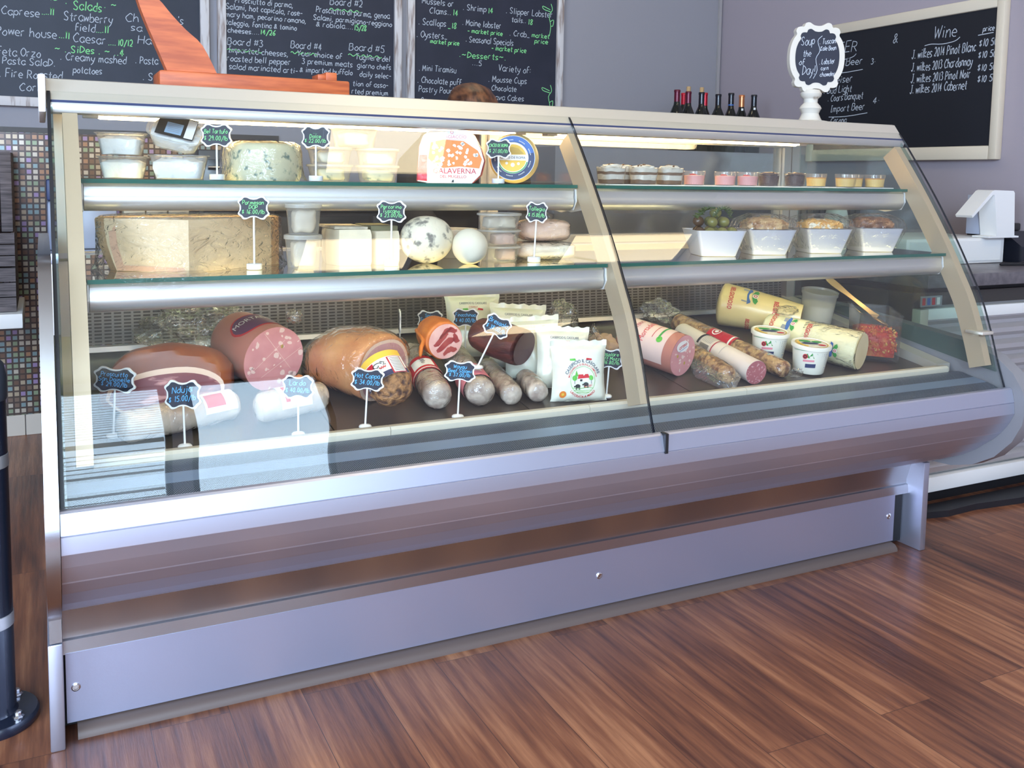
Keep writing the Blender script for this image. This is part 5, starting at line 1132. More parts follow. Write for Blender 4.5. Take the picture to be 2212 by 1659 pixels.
printon(lb, 'Mortadella', .018, lambda a_, b_: cf(.003)(sg * b_ + .0, .098 + 0 * a_ + a_ * .0) if False else cf(.003)(sg * a_, .105 - b_), .0, 0, 1, .72); printon(lb, 'CITTERIO', .012, lambda a_, b_: cf(.003)(sg * a_, .072 - b_), 0, 0, 3, .8); patch(lb, cf(.0024), -.05, .02, .125, .127, 3, 12)
disc2(lb, cf(.0026), .009, sg * -.02, .150, 4, 14); lb.build('paper_sleeve', [mat('pale_pink_paper', (.80, .58, .52), .5), 'red', 'green', 'crimson', 'ltgreen'], t, 60)
t, a, b = wrapped_log('salami', 'netted brown salami in clear bag between mortadella and white salami', 'salami', on_deck(1.590, .19, .026), on_deck(1.572, -.005, .025), .026, .024, 'sal_net', True, None, .001, .7, 4, fscale=1.06)
bg = MB(); n = 14; pa = Vector((1.535, .10, deckz(.1) + .012)); fl = [(1.545, .13), (1.585, .02), (1.565, -.038), (1.53, -.030), (1.515, .07)]
rg = [[(x, y, deckz(y) + .001) for x, y in fl], [(x + .004, y + .004, deckz(y) + .016) for x, y in fl], [(x + .022, y + .01, deckz(y) + .034) for x, y in fl]]; loft(bg, rg, 0, False); rough(bg, .003, 40, 3); zmin(bg, deckz); bg.build('clear_bag', 'bagfilm', t, 60)
# white paper salami
a, b = on_deck(1.668, .345, .030), on_deck(1.650, -.012, .0325); t = thing('salami', 'white paper-wrapped salami with dark red line and speckled cut end', 'salami', lowest((1.66, .17)))
mb = log(MB(), a, b, .030, .0325, 0, 36, .5, 0, 10, .0); zmin(mb, deckz); mb.build('paper_wrap', mat('white_salami_paper', (.80, .68, .60), .45), t, 40)
p0, p1, ax, L_, u, w = axis_frame(a, b); fw_ = Vector((0, 0, 1)).cross(ax).normalized(); fv = ax.cross(fw_); fb = MB(); disc2(fb, frame_fn(b, fw_, fv, .0008), .0322, 0, 0, 0, 36); fb.build('cut_end', 'sal_end', t, 0)
lb = MB(); cf = lambda of: cyl_fn(a, ax, VIEW * .7 + Vector((0, 0, 1)), .0315, of); patch(lb, cf(.0016), -.075, .075, .195, .199, 0, 26, 1); patch(lb, cf(.0016), -.04, .03, .128, .137, 1, 14, 1)
for k in range(7): patch(lb, cf(.0016), -.035 + (k % 2) * .004, .018, .145 + k * .0062, .1467 + k * .0062, 2, 10, 1)
for k in range(9): patch(lb, cf(.002), .024 + k * .0024, .0252 + k * .0024, .145, .185, 1, 1, 4)
patch(lb, cf(.0016), -.01, .03, .235, .2362, 2, 8, 1); lb.build('printed_text', ['crimson', 'inkblack', 'inkgrey'], t, 60)
t, a, b = wrapped_log('salami', 'long netted salami with red band reaching from the rear to the rail', 'salami', on_deck(1.722, .44, .028), on_deck(1.768, .0, .024), .030, .023, 'sal_net', True, None, .001, .5, 8, fscale=1.07)
_, _, ax, L_, u, w = axis_frame(a, b); lb = MB(); cf = lambda of: cyl_fn(a, ax, VIEW * .7 + Vector((0, 0, 1)), .0285, of); patch(lb, cf(.0022), -.050, .040, .16, .26, 0, 22, 6); disc2(lb, cf(.003), .014, -.0, .185, 1, 20, .011); disc2(lb, cf(.003), .006, .0, .185, 1, 14); patch(lb, cf(.003), -.03, .03, .246, .252, 1, 8, 1); lb.build('red_band', ['crimson', 'paper'], t, 60)
bg = MB().blob(a + Vector((-.03, .05, .028)), (.045, .06, .034), None, .55, 2.2, 4, 0, 3); zmin(bg, deckz); bg.v = [(v[0], min(v[1], .552), v[2]) for v in bg.v]; bg.build('bag_mouth', 'bagfilm', t, 60)
MB().blob(b + Vector((.014, -.018, -.004)), (.022, .012, .012), None, .6, 3, 3, 0, 7, -.011).build('bag_tail', 'filmthin', t, 60)

# provolone
def provolone(label, p0, p1, r0, r1, m, seed, texts, crest):
    t = thing('provolone', label, 'provolone', lowest(((p0.x + p1.x) / 2, (p0.y + p1.y) / 2)), 'provolone logs'); mb = log(MB(), p0, p1, r0, r1, 0, 44, .28, .05, 14, .002); rough(mb, .0012, 40, seed); zmin(mb, deckz); mb.build('cheese', m, t, 45)
    _, _, ax, L_, u, w = axis_frame(p0, p1); fw_ = Vector((0, 0, 1)).cross(ax).normalized(); fv = ax.cross(fw_); fb = MB(); disc2(fb, frame_fn(p1, fw_, fv, .0016), r1 * .95, 0, 0, 0, 40); fb.build('cut_end', 'provface', t, 0)
    lb = MB(); rf = VIEW * .9 + Vector((0, 0, .7)); rad = lambda q: r0 + (r1 - r0) * q / L_ + .003
    def cf(of): 
        base = cyl_fn(p0, ax, rf, 1.0, 0)
        def f(s, q): r = rad(q) + of; return p0 + ax * q + (base(s / rad(q), 0) - p0).normalized() * r
        return f
    sg = 1 if cf(0)(.04, .1).z < cf(0)(0, .1).z else -1
    for s, q, h, xs in texts: printon(lb, 'BELGIOIOSO', h, lambda a_, b_, s=s, q=q: cf(.002)(sg * (a_ + s), q + b_), 0, 0, 0, xs, 'CENTER', .02)
    for s, q, k in crest:
        g_ = lambda of: (lambda a_, b_: cf(of)(sg * (s - b_ * k), q + a_ * k)); rect2(lb, g_(.0016), -.024, -.026, -.004, .026, 4, 6); poly2(lb, g_(.0022), [(-.006, -.032), (.004, -.026), (.006, .0), (.004, .028), (-.006, .033), (-.010, .0)], 1)
        for d in (-1, 1): poly2(lb, g_(.0024), [(.006, d * .006), (.012, d * .022), (.020, d * .028), (.026, d * .016), (.020, d * .006)], 2)
        disc2(lb, g_(.003), .0085, .016, 0, 3, 18); disc2(lb, g_(.0036), .0055, .016, 0, 0, 14, .003)
    lb.build('printed_wrap', ['red', 'blue', 'green', 'paper', 'inkgrey'], t, 60); return t, ax
a, b = on_deck(1.912, .478, .066), on_deck(2.092, .292, .047)
t, ax = provolone('large yellow provolone log lying at the back of the right section', a + Vector((0, 0, .002)), b + Vector((0, 0, .012)), .068, .047, 'prov', 2, [(.01, .038, .014, .72), (.03, .175, .014, .72), (.1, .10, .012, .7)], [(-.01, .10, 1.0)])
MB().blob(b + Vector((-.070, -.01, .046)), (.035, .03, .014), None, .6, 3, 3, 0, 3).build('loose_wrap', 'filmthin', t, 60)
a, b = on_deck(1.925, .268, .049), on_deck(2.046, .006, .055)
t, ax = provolone('pale provolone log lying behind the two white tubs, face towards the rail', a, b, .047, .0545, 'prov2', 4, [(.0, .03, .013, .7), (.02, .14, .013, .68)], [(.0, .085, .8), (.05, .225, .7)])
fm = log(MB(), a + (b - a) * .42, b, .0530, .0562, 0, 34, .1, .05, 12, .002); rough(fm, .003, 50, 3); zmin(fm, deckz); fm.build('cling_film', 'filmthin', t, 60)

# white lidded cheese tubs
def round_tub(label, x, y, r, h):
    z = deckz(y) + .004; t = thing('ricotta_tub', label, 'tub', (x, y, deckz(y)), 'white lidded tubs with green leaf labels')
    T = Matrix.Rotation(.10, 3, 'X')
    MB().lathe([(0, 0), (r * .78, 0), (r * .80, .002), (r * .96, h * .86), (r * .96, h * .9)], (x, y, z), (0, -.12, 1), 40).build('tub', 'tubwhite', t, 40)
    axv = Vector((0, -.12, 1)).normalized(); c = Vector((x, y, z))
    ld = MB().lathe([(r * .97, h * .85), (r * 1.04, h * .86), (r * 1.05, h * .97), (r * 1.02, h), (r * .96, h), (r * .94, h * .975), (0, h * .975)], c, axv, 40).build('lid', 'tubwhite', t, 40)
    lb = MB(); lu = VR; lv = axv.cross(lu); lu = lv.cross(axv); fn = lambda of: frame_fn(c + axv * h * .975, lu, lv, of)
    disc2(lb, fn(.0006), r * .86, 0, 0, 4, 36, r * .80); poly2(lb, fn(.0012), [(-.034 * r / .054, -.006), (-.02, -.012), (.012, -.010), (.02, -.002), (.01, .006), (-.02, .004)], 1); disc2(lb, fn(.0012), .010, -.014, .018, 2, 14, 0, 1.7); disc2(lb, fn(.0012), .009, .018, .016, 2, 14, 0, 1.6); disc2(lb, fn(.001), r * .78, 0, 0, 5, 14, r * .62, 1, 2.6, 4.2); disc2(lb, fn(.0014), .007, .024, -.016, 0, 12, 0, 1.6)
    cf = lambda of: (lambda s, q: c + axv * q + (VIEW * math.cos(s / r) + VR * math.sin(s / r)) * (r * (.79 + .17 * q / (h * .86)) + of))
    patch(lb, cf(.0008), -.07, .07, h * .80, h * .815, 3, 20, 1); L0 = -.022
    for d in (0, .014): poly2(lb, cf(.0010), [(L0 + d - .012, h * .58), (L0 + d - .004, h * .70), (L0 + d + .012, h * .72), (L0 + d + .016, h * .62), (L0 + d + .004, h * .54)], 2)
    disc2(lb, cf(.0014), .0075, L0 - .008, h * .60, 0, 14); disc2(lb, cf(.002), .005, L0 - .008, h * .60, 6, 12, .0025); patch(lb, cf(.001), L0 - .014, L0 + .02, h * .41, h * .48, 7, 8, 1); patch(lb, cf(.0012), L0 - .006, L0 + .026, h * .20, h * .34, 1, 8, 2)
    for k in range(8): patch(lb, cf(.001), .020, .048, h * (.28 + k * .055), h * (.302 + k * .055), 8, 8, 1)
    patch(lb, cf(.001), .016, .046, h * .17, h * .21, 9, 8, 1); lb.build('printed_label', ['red', 'navy', 'green', 'green', 'gold', 'yellow', 'inkblack', 'pinkink', 'inkgrey', 'blue'], t, 0)
round_tub('white lidded tub with leaf label, the rear of the two', 1.832, .150, .052, .083)
round_tub('white lidded tub with leaf label, the front of the two', 1.878, .036, .052, .080)

# clear round container, square pepper container and spoon
x, y = 2.220, .365; z = deckz(y) + .001; t = thing('clear_container', 'tall clear round container half full of white liquid, behind the peppers', 'container', (x, y, deckz(y)))
R_ = .056; H = .128
MB().lathe([(0, .004), (R_ * .84, .002), (R_ * .86, .004), (R_ * .98, H * .9), (R_ * .98, H * .92), (R_ * 1.04, H * .92), (R_ * 1.04, H), (R_ * .98, H), (R_ * .96, H * .95)], (x, y, z), (0, -.15, 1), 36).build('container', 'frost', t, 40)
MB().lathe([(0, .006), (R_ * .82, .006), (R_ * .92, H * .66), (0, H * .66)], (x, y, z), (0, -.15, 1), 36).build('liquid', mat('creamy_liquid', (.72, .66, .50), .3), t, 40)
px, py = 2.196, .098; ya = -.50
ca, sa = math.cos(ya), math.sin(ya); PZ = deckz(py) + .0055
def sq_ring(h, z, hy=None, lean=True):
    out = []; hy = hy or h
    for cx, cy in ((-1, -1), (1, -1), (1, 1), (-1, 1)):
        for dx, dy in (((0, .12), (.12, 0)) if cx * cy > 0 else ((.12, 0), (0, .12))):
            a_, b_ = h * cx * (1 - dx), hy * cy * (1 - dy); qx, qy = px + a_ * ca - b_ * sa, py + a_ * sa + b_ * ca; out.append((qx, qy, PZ + z + .15 * (qy - py)))
    return out
t = thing('pepper_container', 'square clear plastic container of chopped red peppers', 'container', (px, py, deckz(py)))
mb = MB(); loft(mb, [sq_ring(.055, -.004), sq_ring(.057, .0), sq_ring(.061, .132), sq_ring(.064, .134), sq_ring(.064, .137), sq_ring(.060, .136), sq_ring(.056, .003)], 0, True, True); mb.build('container', clear('clear_square_plastic', (.90, .89, .88), 1.2, .03, milk=.03, milkcol=(.8, .8, .8)), t, 40)
mb = MB(); loft(mb, [sq_ring(.0460, .0090), sq_ring(.0480, .050), sq_ring(.0480, .074), sq_ring(.034, .082)], 0); rough(mb, .0012, 60, 2); rnd = random.Random(3)
for k in range(520):
    a_, b_ = rnd.uniform(-.048, .048), rnd.uniform(-.048, .048); qx, qy = px + a_ * ca - b_ * sa, py + a_ * sa + b_ * ca
    if k < 190: zz = PZ + .081 - (abs(a_) + abs(b_)) * .10 + rnd.uniform(0, .006)
    else:
        zz = PZ + rnd.uniform(.017, .076) + .15 * (a_ * sa + b_ * ca); e = .0495; 
        if rnd.random() < .5: a_ = math.copysign(e, a_)
        else: b_ = math.copysign(e, b_)
        qx, qy = px + a_ * ca - b_ * sa, py + a_ * sa + b_ * ca
    mb.blob((qx, qy, zz), (rnd.uniform(.003, .006), rnd.uniform(.002, .0035), rnd.uniform(.002, .003)), Euler((rnd.uniform(0, 3), rnd.uniform(0, 3), rnd.uniform(0, 3))), .3, 3, 1, rnd.choice([0, 0, 0, 1, 2]), k)
o = mb.build('chopped_peppers', ['redpep', 'redpep2', 'seed'], None, 60, loc=(px, py, PZ)); settag(o, 'chopped red and orange peppers filling the square clear container', 'peppers'); o['kind'] = 'stuff'
a, b = Vector((px - .074, py + .135, PZ + .225)), Vector((px + .008, py + .0, PZ + .112)); dr = (b - a).normalized()
t = thing('serving_spoon', 'long bronze-coloured serving spoon stuck into the chopped peppers', 'spoon', tuple(b))
mb = MB(); n = 12
pts = [a.lerp(b, k / n) for k in range(n + 1)]; sd = dr.cross(Vector((-.62, -.58, .53))).normalized(); up = sd.cross(dr)
wd = [.004, .0085, .0100, .0095, .008, .0065, .0056, .0052, .0058, .0058, .006, .007, .010]
vs = []
for p, w_ in zip(pts, wd): vs += [p + sd * w_ + up * .0012, p - sd * w_ + up * .0012, p - sd * w_ - up * .0012, p + sd * w_ - up * .0012]
mb.add(vs, [(i * 4 + j, i * 4 + (j + 1) % 4, (i + 1) * 4 + (j + 1) % 4, (i + 1) * 4 + j) for i in range(n) for j in range(4)] + [(3, 2, 1, 0)]); mb.build('handle', 'brass', t, 40)
MB().blob(b + dr * .014 + Vector((0, 0, -.003)), (.024, .016, .005), Euler((0, .5, -.9)), 0, 1, 3).build('spoon_bowl', 'brass', t, 60)
# crumpled bags behind the middle arch
o = rough(MB().blob((1.300, .40, deckz(.4) + .062), (.042, .035, .062), None, .5, 2.4, 4, 0, 2), .006, 30); zmin(o, deckz); o = o.build('crumpled_bag', 'bagfilm', None, 60, loc=(1.30, .40, deckz(.4))); settag(o, 'crumpled clear plastic bag half hidden behind the middle post', 'bag')
o = rough(MB().blob((1.322, .23, deckz(.23) + .040), (.045, .035, .040), None, .4, 2.4, 4, 0, 7), .004, 30); zmin(o, deckz); o = o.build('bagged_bread', 'bread', None, 60, loc=(1.322, .23, deckz(.23))); settag(o, 'brown bagged lump behind the middle post above the Buff Mozz tag', 'bag')
o = rough(MB().blob((1.238, .14, deckz(.14) + .062), (.036, .03, .062), None, .4, 2.4, 4, 0, 4), .005, 34); zmin(o, deckz); o = o.build('crumpled_bag', 'film', None, 60, loc=(1.238, .14, deckz(.14))); settag(o, 'small crumpled film bag behind the Buff Mozz price tag', 'bag')

BACK_WRITING = [('Salads', 0.121, 1.757, 0.0416, 0.111, 'g'),
('. ~', 0.237, 1.773, 0.0384, 0.054, 'g'),
('~ .', 0.036, 1.775, 0.0375, 0.071, 'g'),
('Caprese', -0.139, 1.715, 0.0368, 0.14, 'w'),
('....11', 0.005, 1.726, 0.0318, 0.047, 'g'),
('Strawberry', 0.085, 1.711, 0.0415, 0.188, 'w'),
('field', 0.125, 1.672, 0.0361, 0.08, 'w'),
('....11', 0.205, 1.671, 0.0345, 0.05, 'g'),
('Ch', 0.318, 1.726, 0.0388, 0.058, 'w'),
("rie's", 0.476, 1.732, 0.0394, 0.077, 'w'),
('sa', 0.339, 1.69, 0.035, 0.049, 'w'),
('Power house', -0.159, 1.634, 0.0404, 0.22, 'w'),
('...11', 0.065, 1.637, 0.0321, 0.042, 'g'),
('Caesar', 0.117, 1.626, 0.0418, 0.129, 'w'),
('....', 0.25, 1.623, 0.0308, 0.032, 'g'),
('10/12', 0.286, 1.624, 0.031, 0.061, 'g'),
('Ha', 0.365, 1.64, 0.039, 0.058, 'w'),
('~ . SiDes . ~ ..4', 0.048, 1.582, 0.0339, 0.265, 'g'),
('Feta Orzo', -0.158, 1.554, 0.0387, 0.158, 'w'),
('Pasta SalaD.', -0.141, 1.521, 0.0332, 0.194, 'w'),
('. Creamy mashed', 0.067, 1.55, 0.0359, 0.255, 'w'),
('potatoes', 0.114, 1.501, 0.0324, 0.112, 'w'),
('. Pasta', 0.353, 1.556, 0.0352, 0.093, 'w'),
('. Sea', 0.381, 1.489, 0.0353, 0.083, 'w'),
('. Fire Roasted', -0.154, 1.469, 0.0388, 0.231, 'w'),
('Corn', -0.084, 1.418, 0.0373, 0.089, 'w'),
('Prosciutto di parma,', 0.767, 1.847, 0.0284, 0.258, 'w'),
('Salami, hot capicola, rose-', 0.727, 1.815, 0.0283, 0.34, 'w'),
('mary ham, pecorino romano,', 0.727, 1.783, 0.0263, 0.357, 'w'),
('taleggio, fontina & tomino', 0.726, 1.748, 0.0263, 0.314, 'w'),
('cheeses....', 0.734, 1.716, 0.0244, 0.14, 'w'),
('14/26', 0.874, 1.718, 0.0268, 0.072, 'g'),
('Board #3', 0.731, 1.664, 0.0345, 0.159, 'w'),
('Imported cheeses,', 0.737, 1.629, 0.0305, 0.266, 'w'),
('roasted bell pepper', 0.729, 1.592, 0.0305, 0.284, 'w'),
('salad marinated arti-', 0.738, 1.557, 0.0285, 0.307, 'w'),
('Board #2', 1.191, 1.879, 0.0361, 0.159, 'w'),
('Prosciutto di parma, genoa', 1.127, 1.838, 0.0317, 0.354, 'w'),
('Salami, parmigiano-reggiano', 1.114, 1.803, 0.0274, 0.379, 'w'),
('& robiola....', 1.127, 1.774, 0.0275, 0.178, 'w'),
('15/28', 1.305, 1.772, 0.0301, 0.063, 'g'),
('Board #4', 1.01, 1.669, 0.0356, 0.146, 'w'),
('Your choice of', 1.039, 1.636, 0.0294, 0.211, 'w'),
('3 premium meats', 1.06, 1.602, 0.0295, 0.241, 'w'),
('& imported buffalo', 1.051, 1.565, 0.0274, 0.25, 'w'),
('Board #5', 1.281, 1.679, 0.0366, 0.176, 'w'),
('Tagliere del', 1.312, 1.639, 0.0303, 0.173, 'w'),
('giorno chefs', 1.321, 1.601, 0.0281, 0.168, 'w'),
('daily selec-', 1.332, 1.561, 0.0282, 0.158, 'w'),
('tion of asso-', 1.299, 1.516, 0.0281, 0.177, 'w'),
('rted premium', 1.294, 1.48, 0.0281, 0.182, 'w'),
('Mussels or', 1.642, 1.926, 0.0333, 0.168, 'w'),
('Clams..', 1.68, 1.884, 0.0335, 0.116, 'w'),
('14', 1.801, 1.884, 0.0339, 0.032, 'g'),
('. Shrimp', 1.855, 1.915, 0.034, 0.13, 'w'),
('14', 1.99, 1.912, 0.0299, 0.031, 'g'),
('. Slipper Lobster', 2.09, 1.921, 0.0348, 0.27, 'w'),
('tails..', 2.122, 1.881, 0.0279, 0.086, 'w'),
('18', 2.214, 1.877, 0.0305, 0.034, 'g'),
('. Scallops', 1.624, 1.827, 0.0355, 0.146, 'w'),
('_18', 1.777, 1.82, 0.0316, 0.049, 'g'),
('. Maine lobster', 1.853, 1.842, 0.0341, 0.215, 'w'),
('- market price', 1.881, 1.808, 0.0251, 0.195, 'g'),
('. Oysters_', 1.615, 1.767, 0.0355, 0.163, 'w'),
('market price', 1.686, 1.742, 0.0246, 0.154, 'g'),
('. Crab_', 2.112, 1.811, 0.0326, 0.119, 'w'),
('market', 2.239, 1.815, 0.0259, 0.105, 'g'),
('price', 2.255, 1.786, 0.026, 0.081, 'g'),
('. Seasonal Specials', 1.872, 1.763, 0.0342, 0.265, 'w'),
('- market price', 2.013, 1.733, 0.0277, 0.198, 'g'),
('.~Desserts~.', 1.838, 1.687, 0.0341, 0.261, 'g'),
('...5', 1.908, 1.651, 0.0298, 0.056, 'w'),
('. Mini Tiramisu', 1.628, 1.608, 0.0335, 0.198, 'w'),
('Variety of:', 2.053, 1.633, 0.0372, 0.187, 'w'),
('. Chocolate puff', 1.621, 1.55, 0.0335, 0.233, 'w'),
('. Mousse Cups', 1.998, 1.577, 0.0347, 0.219, 'w'),
('Pastry Pouch', 1.628, 1.507, 0.0335, 0.195, 'w'),
('Chocolate', 2.016, 1.535, 0.0325, 0.143, 'w'),
('Cre', 1.634, 1.454, 0.0314, 0.057, 'w'),
('Lava Cakes', 2.017, 1.489, 0.0325, 0.186, 'w')]
SIDE_WRITING = [('&', 1.192, 1.732, 0.05, 0.031),
('Wine', 0.977, 1.724, 0.0517, 0.121),
('price', 0.739, 1.724, 0.0207, 0.054),
('J. wilkes 2014 Pinot Blanc', 1.085, 1.649, 0.0388, 0.321),
('$10 50', 0.752, 1.665, 0.0284, 0.084),
('J. wilkes 2013 Chardonnay', 1.084, 1.594, 0.0368, 0.308),
('$10 50', 0.753, 1.618, 0.0266, 0.084),
('J. wilkes 2013 Pinot Noir', 1.083, 1.544, 0.0368, 0.301),
('$10 50', 0.753, 1.566, 0.0266, 0.086),
('J. wilkes 2014 Cabernet', 1.085, 1.498, 0.0369, 0.289),
('$10 50', 0.75, 1.521, 0.0266, 0.086),
('BEER', 1.561, 1.722, 0.0494, 0.168),
('Domestic Beer', 1.689, 1.659, 0.0323, 0.331),
('3*', 1.314, 1.649, 0.0257, 0.033),
('. Budweiser', 1.659, 1.581, 0.0322, 0.244),
('. Bud Light', 1.601, 1.534, 0.0318, 0.183),
('. Coors Banquet', 1.571, 1.496, 0.0317, 0.223),
('Import Beer', 1.549, 1.444, 0.0316, 0.216),
('4*', 1.291, 1.468, 0.0278, 0.048),
('Corona', 1.546, 1.39, 0.0271, 0.104)]

# ------------------------------------------------------------------ price tags
def quarter_outline(w, h):
    q = [(.0, .80), (.24, .85), (.46, .99), (.66, 1.0), (.76, .86), (.84, .74), (.97, .62), (1.0, .46), (.90, .26), (.88, .0)]
    p = q + [(a, -b) for a, b in q[::-1][1:]] + [(-a, -b) for a, b in q[1:]] + [(-a, b) for a, b in q[::-1][1:-1]]
    p = smoothline(p + [p[0]], 2)[:-1]
    return [(a * w / 2, b * h / 2) for a, b in p][::-1]
def price_tag(first, lines, x, y, z0, zc, col='b', w=.062, h=.048, lean=0.0, fwd=0.0, yaw=0.0, block='disc', dx=0.0, where='', base=True, sl=0.0):
    """white-rimmed slate plaque on a white stick in a round foot; lean tips it sideways"""
    t = thing('price_tag', where if where.startswith('small') else 'small slate price tag on white stick, reading %s%s' % (first, where), 'price tag', (x, y, z0), 'handwritten price tags in the case')
    u = (VR * math.cos(yaw) + VIEW * math.sin(yaw)).normalized(); up = Vector((0, 0, 1)); u2 = u * math.cos(lean) - up * math.sin(lean); v2 = up * math.cos(lean) + u * math.sin(lean)
    b = Vector((x, y, z0)); c = b + v2 * (zc - z0) / max(.5, math.cos(lean)) + u * dx
    n = u2.cross(v2)
    if base:
        if block == 'disc': MB().lathe([(0, 0), (.013, 0), (.0135, .003), (.0115, .0055), (.004, .0075), (0, .0075)], b + up * .0004, (0, 0, 1), 24).build('foot', 'whiteplastic', t, 40)
        else: MB().lathe([(0, 0), (.0150, 0), (.0155, .001), (.0155, .0105), (.0145, .0115), (0, .0115)], b + up * .0004, (0, 0, 1), 28).build('foot', 'whiteplastic', t, 40)
    MB().tube([b + up * .004, c - v2 * h * .3], .0021, 8).build('stick', 'whiteplastic', t, 60)
    o = MB(); o.prism(quarter_outline(w, h), c + n * .002, u2, v2, .0035); pl = o.build('plaque', 'whiteplastic', t, 0)
    r = MB(); r.prism(quarter_outline(w * .895, h * .865), c + n * .0028, u2, v2, .0006); hh = h * (.17 if len(lines) > 2 else .21); rnd = random.Random(len(first) * 7)
    for i, ln in enumerate(lines):
        st, wd = strokes(ln, 0, 0, hh, .15, .05, 2.0, 1.0, 0, rnd); k_ = min(1.0, w * .76 / max(wd, 1e-4))
        yy = h * (.30 - .60 * (i + .5) / len(lines)) - hh * .42 + h * .02
        st = [[(-wd * k_ / 2 + a * k_, yy + bb * (.6 + .4 * k_)) for a, bb in q] for q in st]
        ribbons(r, st, lambda a, bb: c + u2 * a + v2 * (bb + a * sl) + n * .0036, .00108, 1)
    r.build('slate_face', ['slate', {'b': 'chalkb', 'g': 'chalkg', 'w': 'chalkw'}[col]], pl, 0)
    return t
Z1, Z2 = SH1 + .0004, SH2 + .0004
price_tag('29.00 a pound', ['Bel Tartufo', '$ 29.00/lb'], .320, .172, Z1, 1.180, 'g', .066, .048, block='b', where=', on the top shelf')
price_tag('Dolce', ['...', 'Dolce', '$ 22.00/lb'], .528, .158, Z1, 1.183, 'g', .062, .048, block='b')
price_tag('21.00 a pound', ['CACIO DI ROMA', '$ 21.00/lb'], .970, .1515, Z1, 1.170, 'g', .060, .046, block='b')
price_tag('Parmesan DOP', ['Parmesan', 'DOP', '$ 16.00/lb'], .372, .052, Z2, 1.032, 'g', .064, .047, block='b')
price_tag('Tuscano', ['Percorino', 'Tuscano', '$ 23.00/lb'], .664, .046, Z2, 1.024, 'g', .064, .047, block='b', lean=.0)
price_tag('Tallegio', ['Tallegio', '$ 15.00/lb'], 1.012, .040, Z2, 1.022, 'g', .050, .048, block='b', lean=.04)
dk_ = lambda y: deckz(y) + .0028
price_tag('Proscuitto San Dainelle', ['Proscuitto', 'San Dainelle', '$ 29.00/lb'], .100, .060, dk_(.06), .698, 'b', .082, .050, lean=.05)
price_tag('Nduja', ['Nduja', '$ 15.00/lb'], .222, -.024, dk_(-.024), .676, 'b', .070, .056, lean=-.02, sl=.12)
price_tag('Lardo', ['Lardo', '$ 40.00/lb'], .442, -.024, dk_(-.024), .672, 'b', .064, .048, where=', in front of the banded pale salami')
price_tag('Hot Coppa', ['Hot Coppa', '$ 34.00/lb'], .584, -.022, dk_(-.022), .675, 'b', .070, .048, lean=.05)
price_tag('Waygu Beef Salami', ['Waygu', 'Beef Salami', '$ 37.00/lb'], .796, -.022, dk_(-.022), .676, 'b', .069, .046, lean=.04)
price_tag('Buff Mozz', ['Casolare', 'Buff Mozz', '$ 26.80/lb'], 1.198, .003, dk_(.003), .670, 'g', .064, .050, lean=.06)
price_tag('nothing, seen edge-on', [''], .792, .345, dk_(.345), .733, 'b', .062, .058, yaw=1.40, where='small white-rimmed price tag seen edge-on behind the roast ham')
price_tag('Spicy Sopressata', ['Spicy', 'Sopressata', '$ 32.00/lb'], .890, .385, dk_(.385), .727, 'b', .066, .048)
price_tag('Finocchinoa', ['Finocchinoa', '$ 40.00/lb'], .950, .290, dk_(.290), .742, 'b', .068, .048, yaw=.0)
price_tag('Bresaola', ['Bresaola', '$ 38.00/lb'], .880, .060, .6605, .760, 'b', .062, .050, lean=.42)

# ------------------------------------------------------------------ chalkboards
def framed_board(name, label, x0, x1, z0, z1, fw, m):
    t = thing(name, label, 'chalkboard', ((x0 + x1) / 2, 2.438, z0), 'menu chalkboards on the back wall')
    for nm, a, b in (('l', (x0, z0), (x0 + fw, z1)), ('r', (x1 - fw, z0), (x1, z1)), ('b', (x0 + fw, z0), (x1 - fw, z0 + fw)), ('t', (x0 + fw, z1 - fw), (x1 - fw, z1))):
        MB().bbox((a[0], 2.404, a[1]), (b[0], 2.4375, b[1]), .003).build('frame_rail', m, t)
    return t
bd = [framed_board('chalkboard', 'menu chalkboard of salads and sides, farthest left on the back wall', -1.05, .655, 1.355, 2.45, .038, 'oldwood'),
      framed_board('chalkboard', 'menu chalkboard listing Board #2 to Board #5, middle of three', .690, 1.536, 1.40, 2.45, .036, 'oldwood'),
      framed_board('chalkboard', 'menu chalkboard listing seafood and desserts, third on the back wall', 1.566, 2.418, 1.40, 2.45, .036, 'oldwood')]
rnd = random.Random(21)
wr = {}
for txt, x, z, h, wt, col in BACK_WRITING:
    k = 0 if x < .66 else (1 if x < 1.54 else 2); st, wd = strokes(txt, 0, 0, h * .86, .12, .045, 2.0, 1.0, 0, rnd); q = wt / max(wd, .01)
    wr.setdefault((k, col), []).extend([[(x + a * q, z + b) for a, b in s_] for s_ in st])
for x0, x1, z in ((.731, .88, 1.640), (1.01, 1.13, 1.648), (1.277, 1.44, 1.657), (1.19, 1.34, 1.857)):
    wr.setdefault((1, 'g'), []).append([(x0 + (x1 - x0) * i / 24, z + .005 * math.sin(i * 1.3)) for i in range(25)])
for ax_, az in ((2.335, 1.93), (2.34, 1.52)):
    wr.setdefault((2, 'g'), []).extend([smoothline([(ax_ + .012, az + .06), (ax_ + .02, az + .03), (ax_ + .002, az), (ax_ + .012, az - .05), (ax_ + .006, az - .10)]), smoothline([(ax_ + .010, az + .02), (ax_ - .03, az + .03), (ax_ - .035, az + .045), (ax_ + .008, az + .03)]), smoothline([(ax_ + .008, az - .03), (ax_ + .028, az - .02), (ax_ + .024, az - .05), (ax_ + .010, az - .05)])])
